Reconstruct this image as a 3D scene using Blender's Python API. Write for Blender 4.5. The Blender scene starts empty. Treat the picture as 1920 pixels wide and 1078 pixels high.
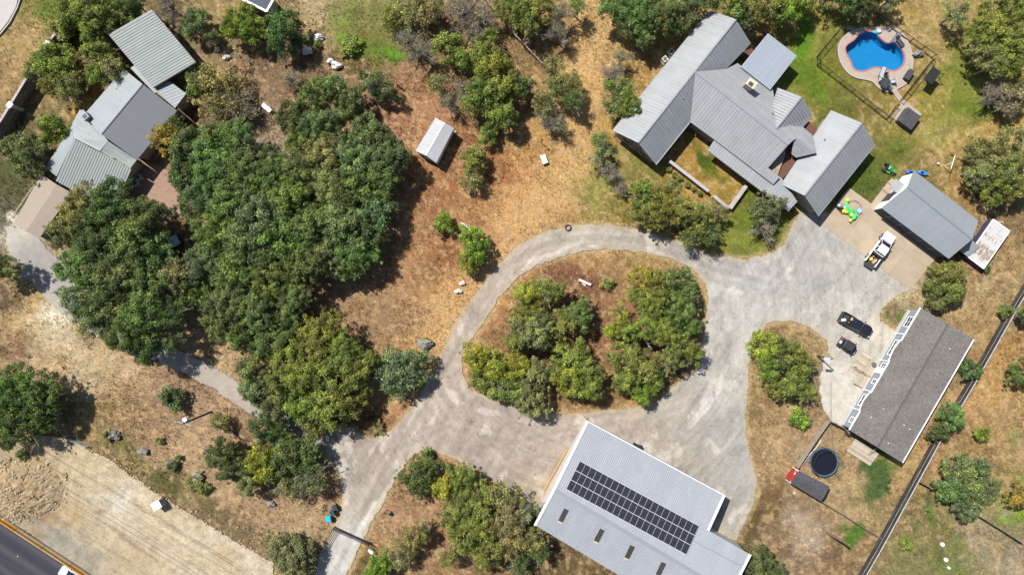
import bpy, bmesh, math, random
import numpy as np
from mathutils import Vector, Matrix

R_ = math.radians
SC = bpy.context.scene
COL = SC.collection
random.seed(7)

# ---------------------------------------------------------------- camera, sky, sun, exposure
CAM_H = 106.67                       # drone height in metres: 1280 px focal length -> 12 px per metre at the ground
cam_data = bpy.data.cameras.new('camera')
cam_data.lens = 24.0
cam_data.sensor_width = 36.0
cam_data.clip_end = 8000
cam = bpy.data.objects.new('camera', cam_data)
cam.location = (0, 0, CAM_H)
COL.objects.link(cam)
SC.camera = cam

SUN_EL = 55.0
SHDIR = Vector((0.735, -0.678, 0)).normalized()      # way the shadows fall on the ground
world = bpy.data.worlds.new('World')
SC.world = world
world.use_nodes = True
wn = world.node_tree
wn.nodes.clear()
sky = wn.nodes.new('ShaderNodeTexSky')
sky.sky_type = 'NISHITA'
sky.sun_disc = False
sky.sun_elevation = R_(SUN_EL)
sky.sun_rotation = math.atan2(-SHDIR.x, -SHDIR.y)
bg = wn.nodes.new('ShaderNodeBackground')
bg.inputs['Strength'].default_value = 0.072
wo = wn.nodes.new('ShaderNodeOutputWorld')
wn.links.new(sky.outputs[0], bg.inputs[0])
wn.links.new(bg.outputs[0], wo.inputs[0])

sun_data = bpy.data.lights.new('sun', 'SUN')
sun_data.energy = 4.6
sun_data.angle = R_(0.53)
sun_data.color = (1.0, 0.962, 0.905)
sun = bpy.data.objects.new('sun', sun_data)
ldir = Vector((SHDIR.x * math.cos(R_(SUN_EL)), SHDIR.y * math.cos(R_(SUN_EL)), -math.sin(R_(SUN_EL))))
sun.rotation_euler = ldir.to_track_quat('-Z', 'Y').to_euler()
sun.location = (-40, 40, 90)
COL.objects.link(sun)

SC.view_settings.view_transform = 'Standard'
SC.view_settings.look = 'None'
SC.view_settings.exposure = 0.85
SC.view_settings.gamma = 1.0
SC.view_settings.use_curve_mapping = False
SC.cycles.max_bounces = 6
SC.cycles.transparent_max_bounces = 12

KEXP = 2.25                          # how much brighter a sunlit level surface shows than its base colour

KSOIL = 2.22                         # soil and gravel: grain and relief swallow part of the light
# ---------------------------------------------------------------- helpers
def G(px, py, z=0.0):
    k = (CAM_H - z) / 1280.0
    return Vector(((px - 960) * k, (539 - py) * k, z))

def lin1(c):
    c = c / 255.0
    return c / 12.92 if c <= 0.04045 else ((c + 0.055) / 1.055) ** 2.4

def C(r, g, b, k=KEXP):
    return (lin1(r) / k, lin1(g) / k, lin1(b) / k)

ORG = {}
def origin(o):
    return ORG.get(o.name, Vector((0, 0, 0)))

def props(o, label=None, cat=None, group=None, kind=None):
    if label: o['label'] = label
    if cat: o['category'] = cat
    if group: o['group'] = group
    if kind: o['kind'] = kind
    return o

def thing(name, loc, label, cat, group=None, rz=0.0):
    o = bpy.data.objects.new(name, None)
    o.empty_display_size = 0.3
    COL.objects.link(o)
    o.location = loc
    o.rotation_euler = (0, 0, rz)
    ORG[o.name] = Vector(loc) if rz == 0 else Vector((0, 0, 0))
    return props(o, label, cat, group)

def obj(name, me, m=None, parent=None, local=False):
    o = bpy.data.objects.new(name, me)
    COL.objects.link(o)
    if m is not None and not me.materials:
        me.materials.append(m)
    if parent is not None:
        o.parent = parent
    return o

def dup(o, parent=None):
    c = o.copy()
    COL.objects.link(c)
    if parent is not None: c.parent = parent
    for ch in o.children:
        dup(ch, c)
    return c

class MB:
    def __init__(s):
        s.v = []; s.f = []; s.uv = None
    def add(s, vs, fs):
        n = len(s.v)
        s.v += [tuple(v) for v in vs]
        s.f += [tuple(i + n for i in f) for f in fs]
        return s
    def box(s, c, size, rz=0.0, ax=None):
        c = Vector(c); hx, hy, hz = size[0] / 2, size[1] / 2, size[2] / 2
        if ax is None:
            ax = (Vector((math.cos(rz), math.sin(rz), 0)), Vector((-math.sin(rz), math.cos(rz), 0)), Vector((0, 0, 1)))
        vs = [c + ax[0] * hx * i + ax[1] * hy * j + ax[2] * hz * k for k in (-1, 1) for j in (-1, 1) for i in (-1, 1)]
        return s.add(vs, [(0, 2, 3, 1), (4, 5, 7, 6), (0, 1, 5, 4), (2, 6, 7, 3), (0, 4, 6, 2), (1, 3, 7, 5)])
    def beam(s, a, b, w, h, up=(0, 0, 1)):
        a = Vector(a); b = Vector(b); d = (b - a)
        L = d.length
        if L < 1e-6: return s
        d /= L; up = Vector(up)
        side = d.cross(up)
        if side.length < 1e-4: side = d.cross(Vector((0, 1, 0)))
        side.normalize(); u = side.cross(d).normalized()
        return s.box((a + b) / 2, (L, w, h), ax=(d, side, u))
    def tube(s, a, b, r0, r1=None, n=6, cap=True):
        if r1 is None: r1 = r0
        a = Vector(a); b = Vector(b); d = (b - a)
        if d.length < 1e-6: return s
        d.normalize()
        x = d.orthogonal().normalized(); y = d.cross(x)
        vs = []
        for p, r in ((a, r0), (b, r1)):
            for i in range(n):
                t = 2 * math.pi * i / n
                vs.append(p + x * math.cos(t) * r + y * math.sin(t) * r)
        fs = [(i, (i + 1) % n, n + (i + 1) % n, n + i) for i in range(n)]
        if cap: fs += [tuple(range(n - 1, -1, -1)), tuple(range(n, 2 * n))]
        return s.add(vs, fs)
    def path(s, pts, r, n=6):
        for a, b in zip(pts, pts[1:]): s.tube(a, b, r, r, n)
        return s
    def prism(s, poly, z0, z1):
        n = len(poly)
        A = sum(poly[i][0] * poly[(i + 1) % n][1] - poly[(i + 1) % n][0] * poly[i][1] for i in range(n))
        if A < 0: poly = list(reversed(poly))
        vs = [(p[0], p[1], z0) for p in poly] + [(p[0], p[1], z1 if z1 is not None else p[2]) for p in poly]
        return s.add(vs, [tuple(range(n - 1, -1, -1)), tuple(range(n, 2 * n))] + [(i, (i + 1) % n, n + (i + 1) % n, n + i) for i in range(n)])
    def loft(s, rings, closed=True):
        n = len(rings[0]); vs = [p for r in rings for p in r]; fs = []
        for k in range(len(rings) - 1):
            for i in range(n):
                j = (i + 1) % n
                fs.append((k * n + i, k * n + j, (k + 1) * n + j, (k + 1) * n + i))
        fs += [tuple(range(n - 1, -1, -1)), tuple(range((len(rings) - 1) * n, len(rings) * n))]
        return s.add(vs, fs)
    def ball(s, c, r, seed=0, rough=0.25, n=8, m=5, sq=(1, 1, 1)):
        rnd = random.Random(seed); c = Vector(c); vs = []; fs = []
        ph = [rnd.uniform(0, 6.28) for _ in range(6)]
        def rad(a, b):
            return 1 + rough * (0.5 * math.sin(2 * a + ph[0]) * math.cos(2 * b + ph[1]) + 0.4 * math.sin(3 * a + ph[2] + 2 * b) + 0.35 * (rnd.random() - 0.5))
        vs.append(c + Vector((0, 0, r * sq[2] * rad(0, 1))))
        for j in range(1, m):
            b = math.pi * j / m
            for i in range(n):
                a = 2 * math.pi * i / n; k = rad(a, b) * r
                vs.append(c + Vector((math.sin(b) * math.cos(a) * k * sq[0], math.sin(b) * math.sin(a) * k * sq[1], math.cos(b) * k * sq[2])))
        vs.append(c - Vector((0, 0, r * sq[2])))
        for i in range(n): fs.append((0, 1 + i, 1 + (i + 1) % n))
        for j in range(m - 2):
            for i in range(n):
                a = 1 + j * n; b = a + n
                fs.append((a + i, b + i, b + (i + 1) % n, a + (i + 1) % n))
        last = len(vs) - 1; a = 1 + (m - 2) * n
        for i in range(n): fs.append((a + i, last, a + (i + 1) % n))
        return s.add(vs, fs)
    def mesh(s, name, off=None, smooth=False):
        me = bpy.data.meshes.new(name)
        vs = s.v
        if off is not None and off.length > 0:
            vs = [(v[0] - off.x, v[1] - off.y, v[2] - off.z) for v in vs]
        me.from_pydata(vs, [], s.f)
        if s.uv is not None:
            l = me.uv_layers.new(name='UVMap')
            vi = np.zeros(len(me.loops), dtype=np.int32); me.loops.foreach_get('vertex_index', vi)
            l.data.foreach_set('uv', np.array(s.uv, dtype=np.float32)[vi].ravel())
        if smooth:
            me.shade_smooth()
        me.update()
        return me
    def build(s, name, m, parent=None, smooth=False):
        off = None
        p = parent
        while p is not None and p.parent is not None: p = p.parent
        if p is not None: off = origin(p)
        me = s.mesh(name, off, smooth)
        return obj(name, me, m, parent)

def catmull(pts, n=6):
    out = []; N = len(pts)
    for i in range(N):
        p0, p1, p2, p3 = (Vector(pts[(i + k - 1) % N]) for k in range(4))
        for j in range(n):
            t = j / n
            out.append(0.5 * ((2 * p1) + (-p0 + p2) * t + (2 * p0 - 5 * p1 + 4 * p2 - p3) * t * t + (-p0 + 3 * p1 - 3 * p2 + p3) * t ** 3))
    return out

def offset_poly(pts, d):
    """offset a polygon (list of Vector, any winding) inwards by d, keeping z"""
    n = len(pts)
    A = sum(pts[i].x * pts[(i + 1) % n].y - pts[(i + 1) % n].x * pts[i].y for i in range(n))
    sg = 1 if A > 0 else -1
    out = []
    for i in range(n):
        a, b, c = pts[i - 1], pts[i], pts[(i + 1) % n]
        e1 = (b - a); e1.z = 0; e1.normalize(); e2 = (c - b); e2.z = 0; e2.normalize()
        n1 = Vector((-e1.y, e1.x, 0)) * sg; n2 = Vector((-e2.y, e2.x, 0)) * sg
        m = n1 + n2
        if m.length < 1e-4: m = n1
        m.normalize(); k = d / max(0.35, m.dot(n1))
        out.append(b + m * k)
    return out

# ---------------------------------------------------------------- numpy noise
def vnoise(x, y, seed=0, octaves=4, pers=0.5):
    x = np.asarray(x, dtype=np.float64); y = np.asarray(y, dtype=np.float64)
    out = np.zeros_like(x); amp = 1.0; tot = 0
    for o in range(octaves):
        rs = np.random.RandomState(seed * 31 + o)
        g = rs.rand(257, 257)
        xf = x * 2 ** o + 37.7 * o; yf = y * 2 ** o + 11.3 * o
        xi = np.floor(xf).astype(np.int64); yi = np.floor(yf).astype(np.int64)
        fx = xf - xi; fy = yf - yi
        fx = fx * fx * (3 - 2 * fx); fy = fy * fy * (3 - 2 * fy)
        a = g[xi % 256, yi % 256]; b = g[(xi + 1) % 256, yi % 256]
        c = g[xi % 256, (yi + 1) % 256]; d = g[(xi + 1) % 256, (yi + 1) % 256]
        out += amp * ((a * (1 - fx) + b * fx) * (1 - fy) + (c * (1 - fx) + d * fx) * fy)
        tot += amp; amp *= pers
    return out / tot

def in_poly(x, y, poly):
    ins = np.zeros(x.shape, dtype=bool); n = len(poly)
    for i in range(n):
        x0, y0 = poly[i][:2]; x1, y1 = poly[(i + 1) % n][:2]
        if y0 == y1: continue
        c = ((y0 > y) != (y1 > y)) & (x < (x1 - x0) * (y - y0) / (y1 - y0) + x0)
        ins ^= c
    return ins

def seg_dist(x, y, pts):
    best = np.full(x.shape, 1e9)
    for (x0, y0), (x1, y1) in zip(pts, pts[1:]):
        dx, dy = x1 - x0, y1 - y0; L = dx * dx + dy * dy
        t = np.clip(((x - x0) * dx + (y - y0) * dy) / L, 0, 1)
        best = np.minimum(best, np.hypot(x - x0 - t * dx, y - y0 - t * dy))
    return best

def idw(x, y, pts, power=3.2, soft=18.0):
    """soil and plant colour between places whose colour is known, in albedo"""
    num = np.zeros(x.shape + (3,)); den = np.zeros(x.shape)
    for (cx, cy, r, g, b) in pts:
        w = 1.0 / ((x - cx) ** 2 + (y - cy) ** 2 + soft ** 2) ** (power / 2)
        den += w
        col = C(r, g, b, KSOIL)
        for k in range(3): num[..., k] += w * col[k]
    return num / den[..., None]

def blotches(x, y, col, plist, seed=5):
    """stains and patches: (cx, cy, rx, ry, rot, (r,g,b), strength)"""
    wx = (vnoise(x / 22, y / 22, seed, 3) - 0.5) * 34; wy = (vnoise(x / 22, y / 22, seed + 1, 3) - 0.5) * 34
    br = vnoise(x / 5, y / 5, seed + 2, 3)
    for (cx, cy, rx, ry, rot, c, s) in plist:
        sel = (np.abs(x - cx) < max(rx, ry) * 2.2 + 20) & (np.abs(y - cy) < max(rx, ry) * 2.2 + 20)
        if not sel.any(): continue
        k = min(1.0, min(rx, ry) / 18.0)
        X = x[sel] - cx + wx[sel] * k; Y = y[sel] - cy + wy[sel] * k
        t = R_(rot); u = (X * math.cos(t) + Y * math.sin(t)) / rx; v = (-X * math.sin(t) + Y * math.cos(t)) / ry
        d = np.sqrt(u * u + v * v)
        m = np.clip((1.15 - d) / 0.5 + (br[sel] - 0.5) * 0.85, 0, 1) * (d < 1.7) * s
        cc = np.array(C(*c, KSOIL))
        col[sel] = col[sel] * (1 - m[:, None]) + cc * m[:, None]
    return col

def grid_mesh(name, xs, ys, colfn, zfn=None, maskfn=None, z=0.0):
    """sheet in world metres from a grid whose nodes are given in photo-scale ground units (1/12 m)"""
    X, Y = np.meshgrid(xs, ys)
    nx, ny = len(xs), len(ys)
    idx = np.arange(nx * ny).reshape(ny, nx)
    q = np.stack([idx[:-1, :-1], idx[1:, :-1], idx[1:, 1:], idx[:-1, 1:]], axis=-1).reshape(-1, 4)
    if maskfn is not None:
        cx = (X[:-1, :-1] + X[1:, 1:]) / 2; cy = (Y[:-1, :-1] + Y[1:, 1:]) / 2
        q = q[maskfn(cx, cy).ravel()]
    used = np.zeros(nx * ny, dtype=bool); used[q.ravel()] = True
    remap = np.cumsum(used) - 1
    q = remap[q]
    x = X.ravel()[used]; y = Y.ravel()[used]
    k = CAM_H / 1280.0
    zz = np.full(x.shape, z) if zfn is None else zfn(x, y)
    co = np.stack([(x - 960) * k, (539 - y) * k, zz], axis=-1)
    me = bpy.data.meshes.new(name)
    me.vertices.add(len(co)); me.vertices.foreach_set('co', co.ravel().astype(np.float32))
    me.loops.add(q.size); me.loops.foreach_set('vertex_index', q.ravel().astype(np.int32))
    me.polygons.add(len(q)); me.polygons.foreach_set('loop_start', (np.arange(len(q)) * 4).astype(np.int32))
    me.polygons.foreach_set('loop_total', np.full(len(q), 4, dtype=np.int32))
    me.polygons.foreach_set('use_smooth', np.ones(len(q), dtype=bool))
    c = colfn(x, y)
    at = me.color_attributes.new('tone', 'FLOAT_COLOR', 'POINT')
    rgba = np.ones((len(x), 4), dtype=np.float32); rgba[:, :3] = np.clip(c, 0.004, 0.9)
    at.data.foreach_set('color', rgba.ravel())
    me.update(); me.validate()
    return me

# ---------------------------------------------------------------- materials
MATS = {}
def nt(name):
    m = bpy.data.materials.new(name); m.use_nodes = True
    t = m.node_tree; t.nodes.clear()
    out = t.nodes.new('ShaderNodeOutputMaterial')
    return m, t, out

def N(t, typ, **kw):
    n = t.nodes.new(typ)
    for k, v in kw.items():
        if k in n.inputs: n.inputs[k].default_value = v
        else: setattr(n, k, v)
    return n

def mix(t, mode, fac, a, b):
    n = t.nodes.new('ShaderNodeMix'); n.data_type = 'RGBA'; n.blend_type = mode
    for sock, val in ((n.inputs[0], fac), (n.inputs[6], a), (n.inputs[7], b)):
        if hasattr(val, 'is_output'): t.links.new(val, sock)
        elif isinstance(val, (int, float)): sock.default_value = val
        else: sock.default_value = (*val[:3], 1)
    return n.outputs[2]

def ramp(t, src, stops):
    r = t.nodes.new('ShaderNodeValToRGB')
    el = r.color_ramp.elements
    while len(el) < len(stops): el.new(0.5)
    for e, (p, v) in zip(el, stops):
        e.position = p
        e.color = (v, v, v, 1) if isinstance(v, (int, float)) else (*v[:3], 1)
    t.links.new(src, r.inputs[0])
    return r.outputs[0]

def pm(name, col, rough=0.6, metal=0.0, var=0.15, scale=3.0, bump=0.0, spec=0.4, coat=0.0, bscale=None):
    """painted or plain material with uneven tone"""
    if name in MATS: return MATS[name]
    m, t, out = nt(name)
    b = N(t, 'ShaderNodeBsdfPrincipled', Roughness=rough, Metallic=metal)
    b.inputs['Specular IOR Level'].default_value = spec
    b.inputs['Coat Weight'].default_value = coat
    tc = N(t, 'ShaderNodeTexCoord')
    n1 = N(t, 'ShaderNodeTexNoise', Scale=scale, Detail=5.0, Roughness=0.65)
    t.links.new(tc.outputs['Object'], n1.inputs['Vector'])
    f = ramp(t, n1.outputs['Fac'], [(0.25, 1 - var), (0.75, 1 + var)])
    t.links.new(mix(t, 'MULTIPLY', 1.0, col, f), b.inputs['Base Color'])
    if bump > 0:
        n2 = N(t, 'ShaderNodeTexNoise', Scale=bscale or scale * 6, Detail=4.0)
        t.links.new(tc.outputs['Object'], n2.inputs['Vector'])
        bp = N(t, 'ShaderNodeBump', Strength=min(1.0, bump), Distance=0.03)
        t.links.new(n2.outputs['Fac'], bp.inputs['Height']); t.links.new(bp.outputs[0], b.inputs['Normal'])
    t.links.new(b.outputs[0], out.inputs[0])
    MATS[name] = m
    return m

def tone_mat(name, fine=((9, 0.22), (1.6, 0.25)), rough=0.95, bump=0.5, speck=None, stretch=None, bdist=0.06):
    """material of a sheet whose mesh carries its soil colour; nodes add the fine grain"""
    m, t, out = nt(name)
    b = N(t, 'ShaderNodeBsdfPrincipled', Roughness=rough)
    b.inputs['Specular IOR Level'].default_value = 0.15
    at = N(t, 'ShaderNodeVertexColor', layer_name='tone')
    tc = N(t, 'ShaderNodeTexCoord')
    vec = tc.outputs['Object']
    if stretch:
        mp = N(t, 'ShaderNodeMapping'); mp.inputs['Rotation'].default_value = (0, 0, R_(stretch[0])); mp.inputs['Scale'].default_value = (stretch[1], 1, 1)
        t.links.new(vec, mp.inputs['Vector']); vec = mp.outputs[0]
    col = at.outputs['Color']; h = None
    for i, (sc, am) in enumerate(fine):
        n1 = N(t, 'ShaderNodeTexNoise', Scale=float(sc), Detail=6.0, Roughness=0.7, Distortion=0.4)
        t.links.new(vec, n1.inputs['Vector'])
        f = ramp(t, n1.outputs['Fac'], [(0.3, 1 - am), (0.5, 1.0), (0.7, 1 + am)])
        col = mix(t, 'MULTIPLY', 1.0, col, f)
        if h is None: h = n1.outputs['Fac']
    if speck:
        sc, lo, hi, scol = speck
        n1 = N(t, 'ShaderNodeTexNoise', Scale=float(sc), Detail=3.0, Roughness=0.6)
        t.links.new(tc.outputs['Object'], n1.inputs['Vector'])
        f = ramp(t, n1.outputs['Fac'], [(lo, 0.0), (hi, 1.0)])
        col = mix(t, 'MULTIPLY', f, col, scol)
    bp = N(t, 'ShaderNodeBump', Strength=bump, Distance=bdist)
    t.links.new(h, bp.inputs['Height']); t.links.new(bp.outputs[0], b.inputs['Normal'])
    t.links.new(col, b.inputs['Base Color']); t.links.new(b.outputs[0], out.inputs[0])
    return m

def roof_mat(name, col, panel=0.45, pv=0.08, streak=0.12, rough=0.6, metal=0.1, rust=0.0):
    """sheet metal: each panel a touch lighter or darker, streaks down the slope"""
    m, t, out = nt(name)
    b = N(t, 'ShaderNodeBsdfPrincipled', Roughness=rough, Metallic=metal)
    b.inputs['Specular IOR Level'].default_value = 0.25
    uv = N(t, 'ShaderNodeUVMap')
    sep = N(t, 'ShaderNodeSeparateXYZ'); t.links.new(uv.outputs[0], sep.inputs[0])
    d = N(t, 'ShaderNodeMath', operation='DIVIDE'); d.inputs[1].default_value = panel; t.links.new(sep.outputs[0], d.inputs[0])
    fl = N(t, 'ShaderNodeMath', operation='FLOOR'); t.links.new(d.outputs[0], fl.inputs[0])
    wn_ = N(t, 'ShaderNodeTexWhiteNoise', noise_dimensions='1D'); t.links.new(fl.outputs[0], wn_.inputs['W'])
    f1 = ramp(t, wn_.outputs['Value'], [(0.0, 1 - pv), (1.0, 1 + pv)])
    mp = N(t, 'ShaderNodeMapping'); mp.inputs['Scale'].default_value = (3.0, 0.35, 1)
    t.links.new(uv.outputs[0], mp.inputs['Vector'])
    n1 = N(t, 'ShaderNodeTexNoise', Scale=1.6, Detail=6.0, Roughness=0.65); t.links.new(mp.outputs[0], n1.inputs['Vector'])
    f2 = ramp(t, n1.outputs['Fac'], [(0.3, 1 - streak), (0.7, 1 + streak * 0.6)])
    n3 = N(t, 'ShaderNodeTexNoise', Scale=0.5, Detail=4.0, Roughness=0.6); t.links.new(uv.outputs[0], n3.inputs['Vector'])
    f3 = ramp(t, n3.outputs['Fac'], [(0.35, 1 - streak), (0.65, 1.0)])
    c = mix(t, 'MULTIPLY', 1.0, col, f1); c = mix(t, 'MULTIPLY', 1.0, c, f2); c = mix(t, 'MULTIPLY', 1.0, c, f3)
    if rust > 0:
        mp2 = N(t, 'ShaderNodeMapping'); mp2.inputs['Scale'].default_value = (4.0, 0.9, 1); t.links.new(uv.outputs[0], mp2.inputs['Vector'])
        n2 = N(t, 'ShaderNodeTexNoise', Scale=1.0, Detail=6.0, Roughness=0.7); t.links.new(mp2.outputs[0], n2.inputs['Vector'])
        mr = N(t, 'ShaderNodeMapRange'); mr.inputs['From Min'].default_value = 50; mr.inputs['From Max'].default_value = 57.2; t.links.new(sep.outputs[1], mr.inputs['Value'])
        bumpv = ramp(t, mr.outputs['Result'], [(0.0, 0.0), (0.22, 0.06), (0.36, 0.10), (0.46, 0.0), (0.60, 0.17), (0.78, 0.19), (0.90, 0.0)])
        ad = N(t, 'ShaderNodeMath', operation='ADD'); t.links.new(n2.outputs['Fac'], ad.inputs[0]); t.links.new(bumpv, ad.inputs[1])
        f = ramp(t, ad.outputs[0], [(0.60, 0.0), (0.68, rust)])
        c = mix(t, 'MIX', f, c, (0.17, 0.085, 0.04))
    t.links.new(c, b.inputs['Base Color'])
    rr = ramp(t, n1.outputs['Fac'], [(0.3, rough - 0.08), (0.7, rough + 0.15)]); t.links.new(rr, b.inputs['Roughness'])
    t.links.new(b.outputs[0], out.inputs[0])
    return m

def leaf_mat():
    m, t, out = nt('foliage')
    oi = N(t, 'ShaderNodeObjectInfo')
    at = N(t, 'ShaderNodeAttribute', attribute_name='clump')
    geo = N(t, 'ShaderNodeNewGeometry')
    f1 = ramp(t, at.outputs['Fac'], [(0.0, 0.62), (0.5, 1.0), (1.0, 1.5)])
    f2 = ramp(t, geo.outputs['Random Per Island'], [(0.0, 0.5), (0.55, 1.0), (0.88, 1.45), (1.0, 2.3)])
    c = mix(t, 'MULTIPLY', 1.0, oi.outputs['Color'], f1)
    c = mix(t, 'MULTIPLY', 1.0, c, f2)
    warm = ramp(t, at.outputs['Fac'], [(0.6, 0.0), (1.0, 0.35)])
    c2 = mix(t, 'MULTIPLY', 1.0, c, (1.22, 1.12, 0.6))
    c = mix(t, 'MIX', warm, c, c2)
    b = N(t, 'ShaderNodeBsdfPrincipled', Roughness=0.48)
    b.inputs['Specular IOR Level'].default_value = 0.22
    tr = N(t, 'ShaderNodeBsdfTranslucent')
    t.links.new(c, b.inputs['Base Color'])
    t.links.new(mix(t, 'MULTIPLY', 1.0, c, (1.3, 1.4, 0.6)), tr.inputs['Color'])
    mx = N(t, 'ShaderNodeMixShader'); mx.inputs[0].default_value = 0.36
    t.links.new(b.outputs[0], mx.inputs[1]); t.links.new(tr.outputs[0], mx.inputs[2])
    t.links.new(mx.outputs[0], out.inputs[0])
    return m

M_LEAF = leaf_mat()
M_BARK = pm('bark', (0.22, 0.19, 0.16), 0.9, var=0.4, scale=6, bump=0.6)
M_TWIG = pm('grey_twigs', (0.23, 0.195, 0.155), 0.9, var=0.3, scale=4)
M_WHITE = pm('white_paint', (0.72, 0.72, 0.70), 0.5, var=0.06)
M_BLACK = pm('black_metal', (0.015, 0.015, 0.017), 0.5, var=0.2)
M_DARK = pm('dark_grey', (0.04, 0.04, 0.045), 0.6, var=0.2)
M_GREY = pm('galvanised', (0.33, 0.34, 0.35), 0.45, 0.5, var=0.12)
M_STONE = pm('limestone', (0.42, 0.37, 0.30), 0.9, var=0.35, scale=2.5, bump=0.7)
M_GLASS = pm('window_glass', (0.02, 0.025, 0.03), 0.08, var=0.1, spec=0.8)
M_WOOD = pm('weathered_wood', (0.22, 0.18, 0.14), 0.85, var=0.3, scale=5, bump=0.4)
M_WOODD = pm('dark_wood', (0.06, 0.05, 0.045), 0.85, var=0.35, scale=5, bump=0.4)
M_ROCK = pm('pale_rock', (0.48, 0.46, 0.42), 0.9, var=0.4, scale=4, bump=1.0)
M_ROCKD = pm('grey_rock', (0.17, 0.16, 0.15), 0.9, var=0.4, scale=4, bump=1.0)
M_RUBBER = pm('rubber', (0.02, 0.02, 0.02), 0.8, var=0.2)
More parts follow.
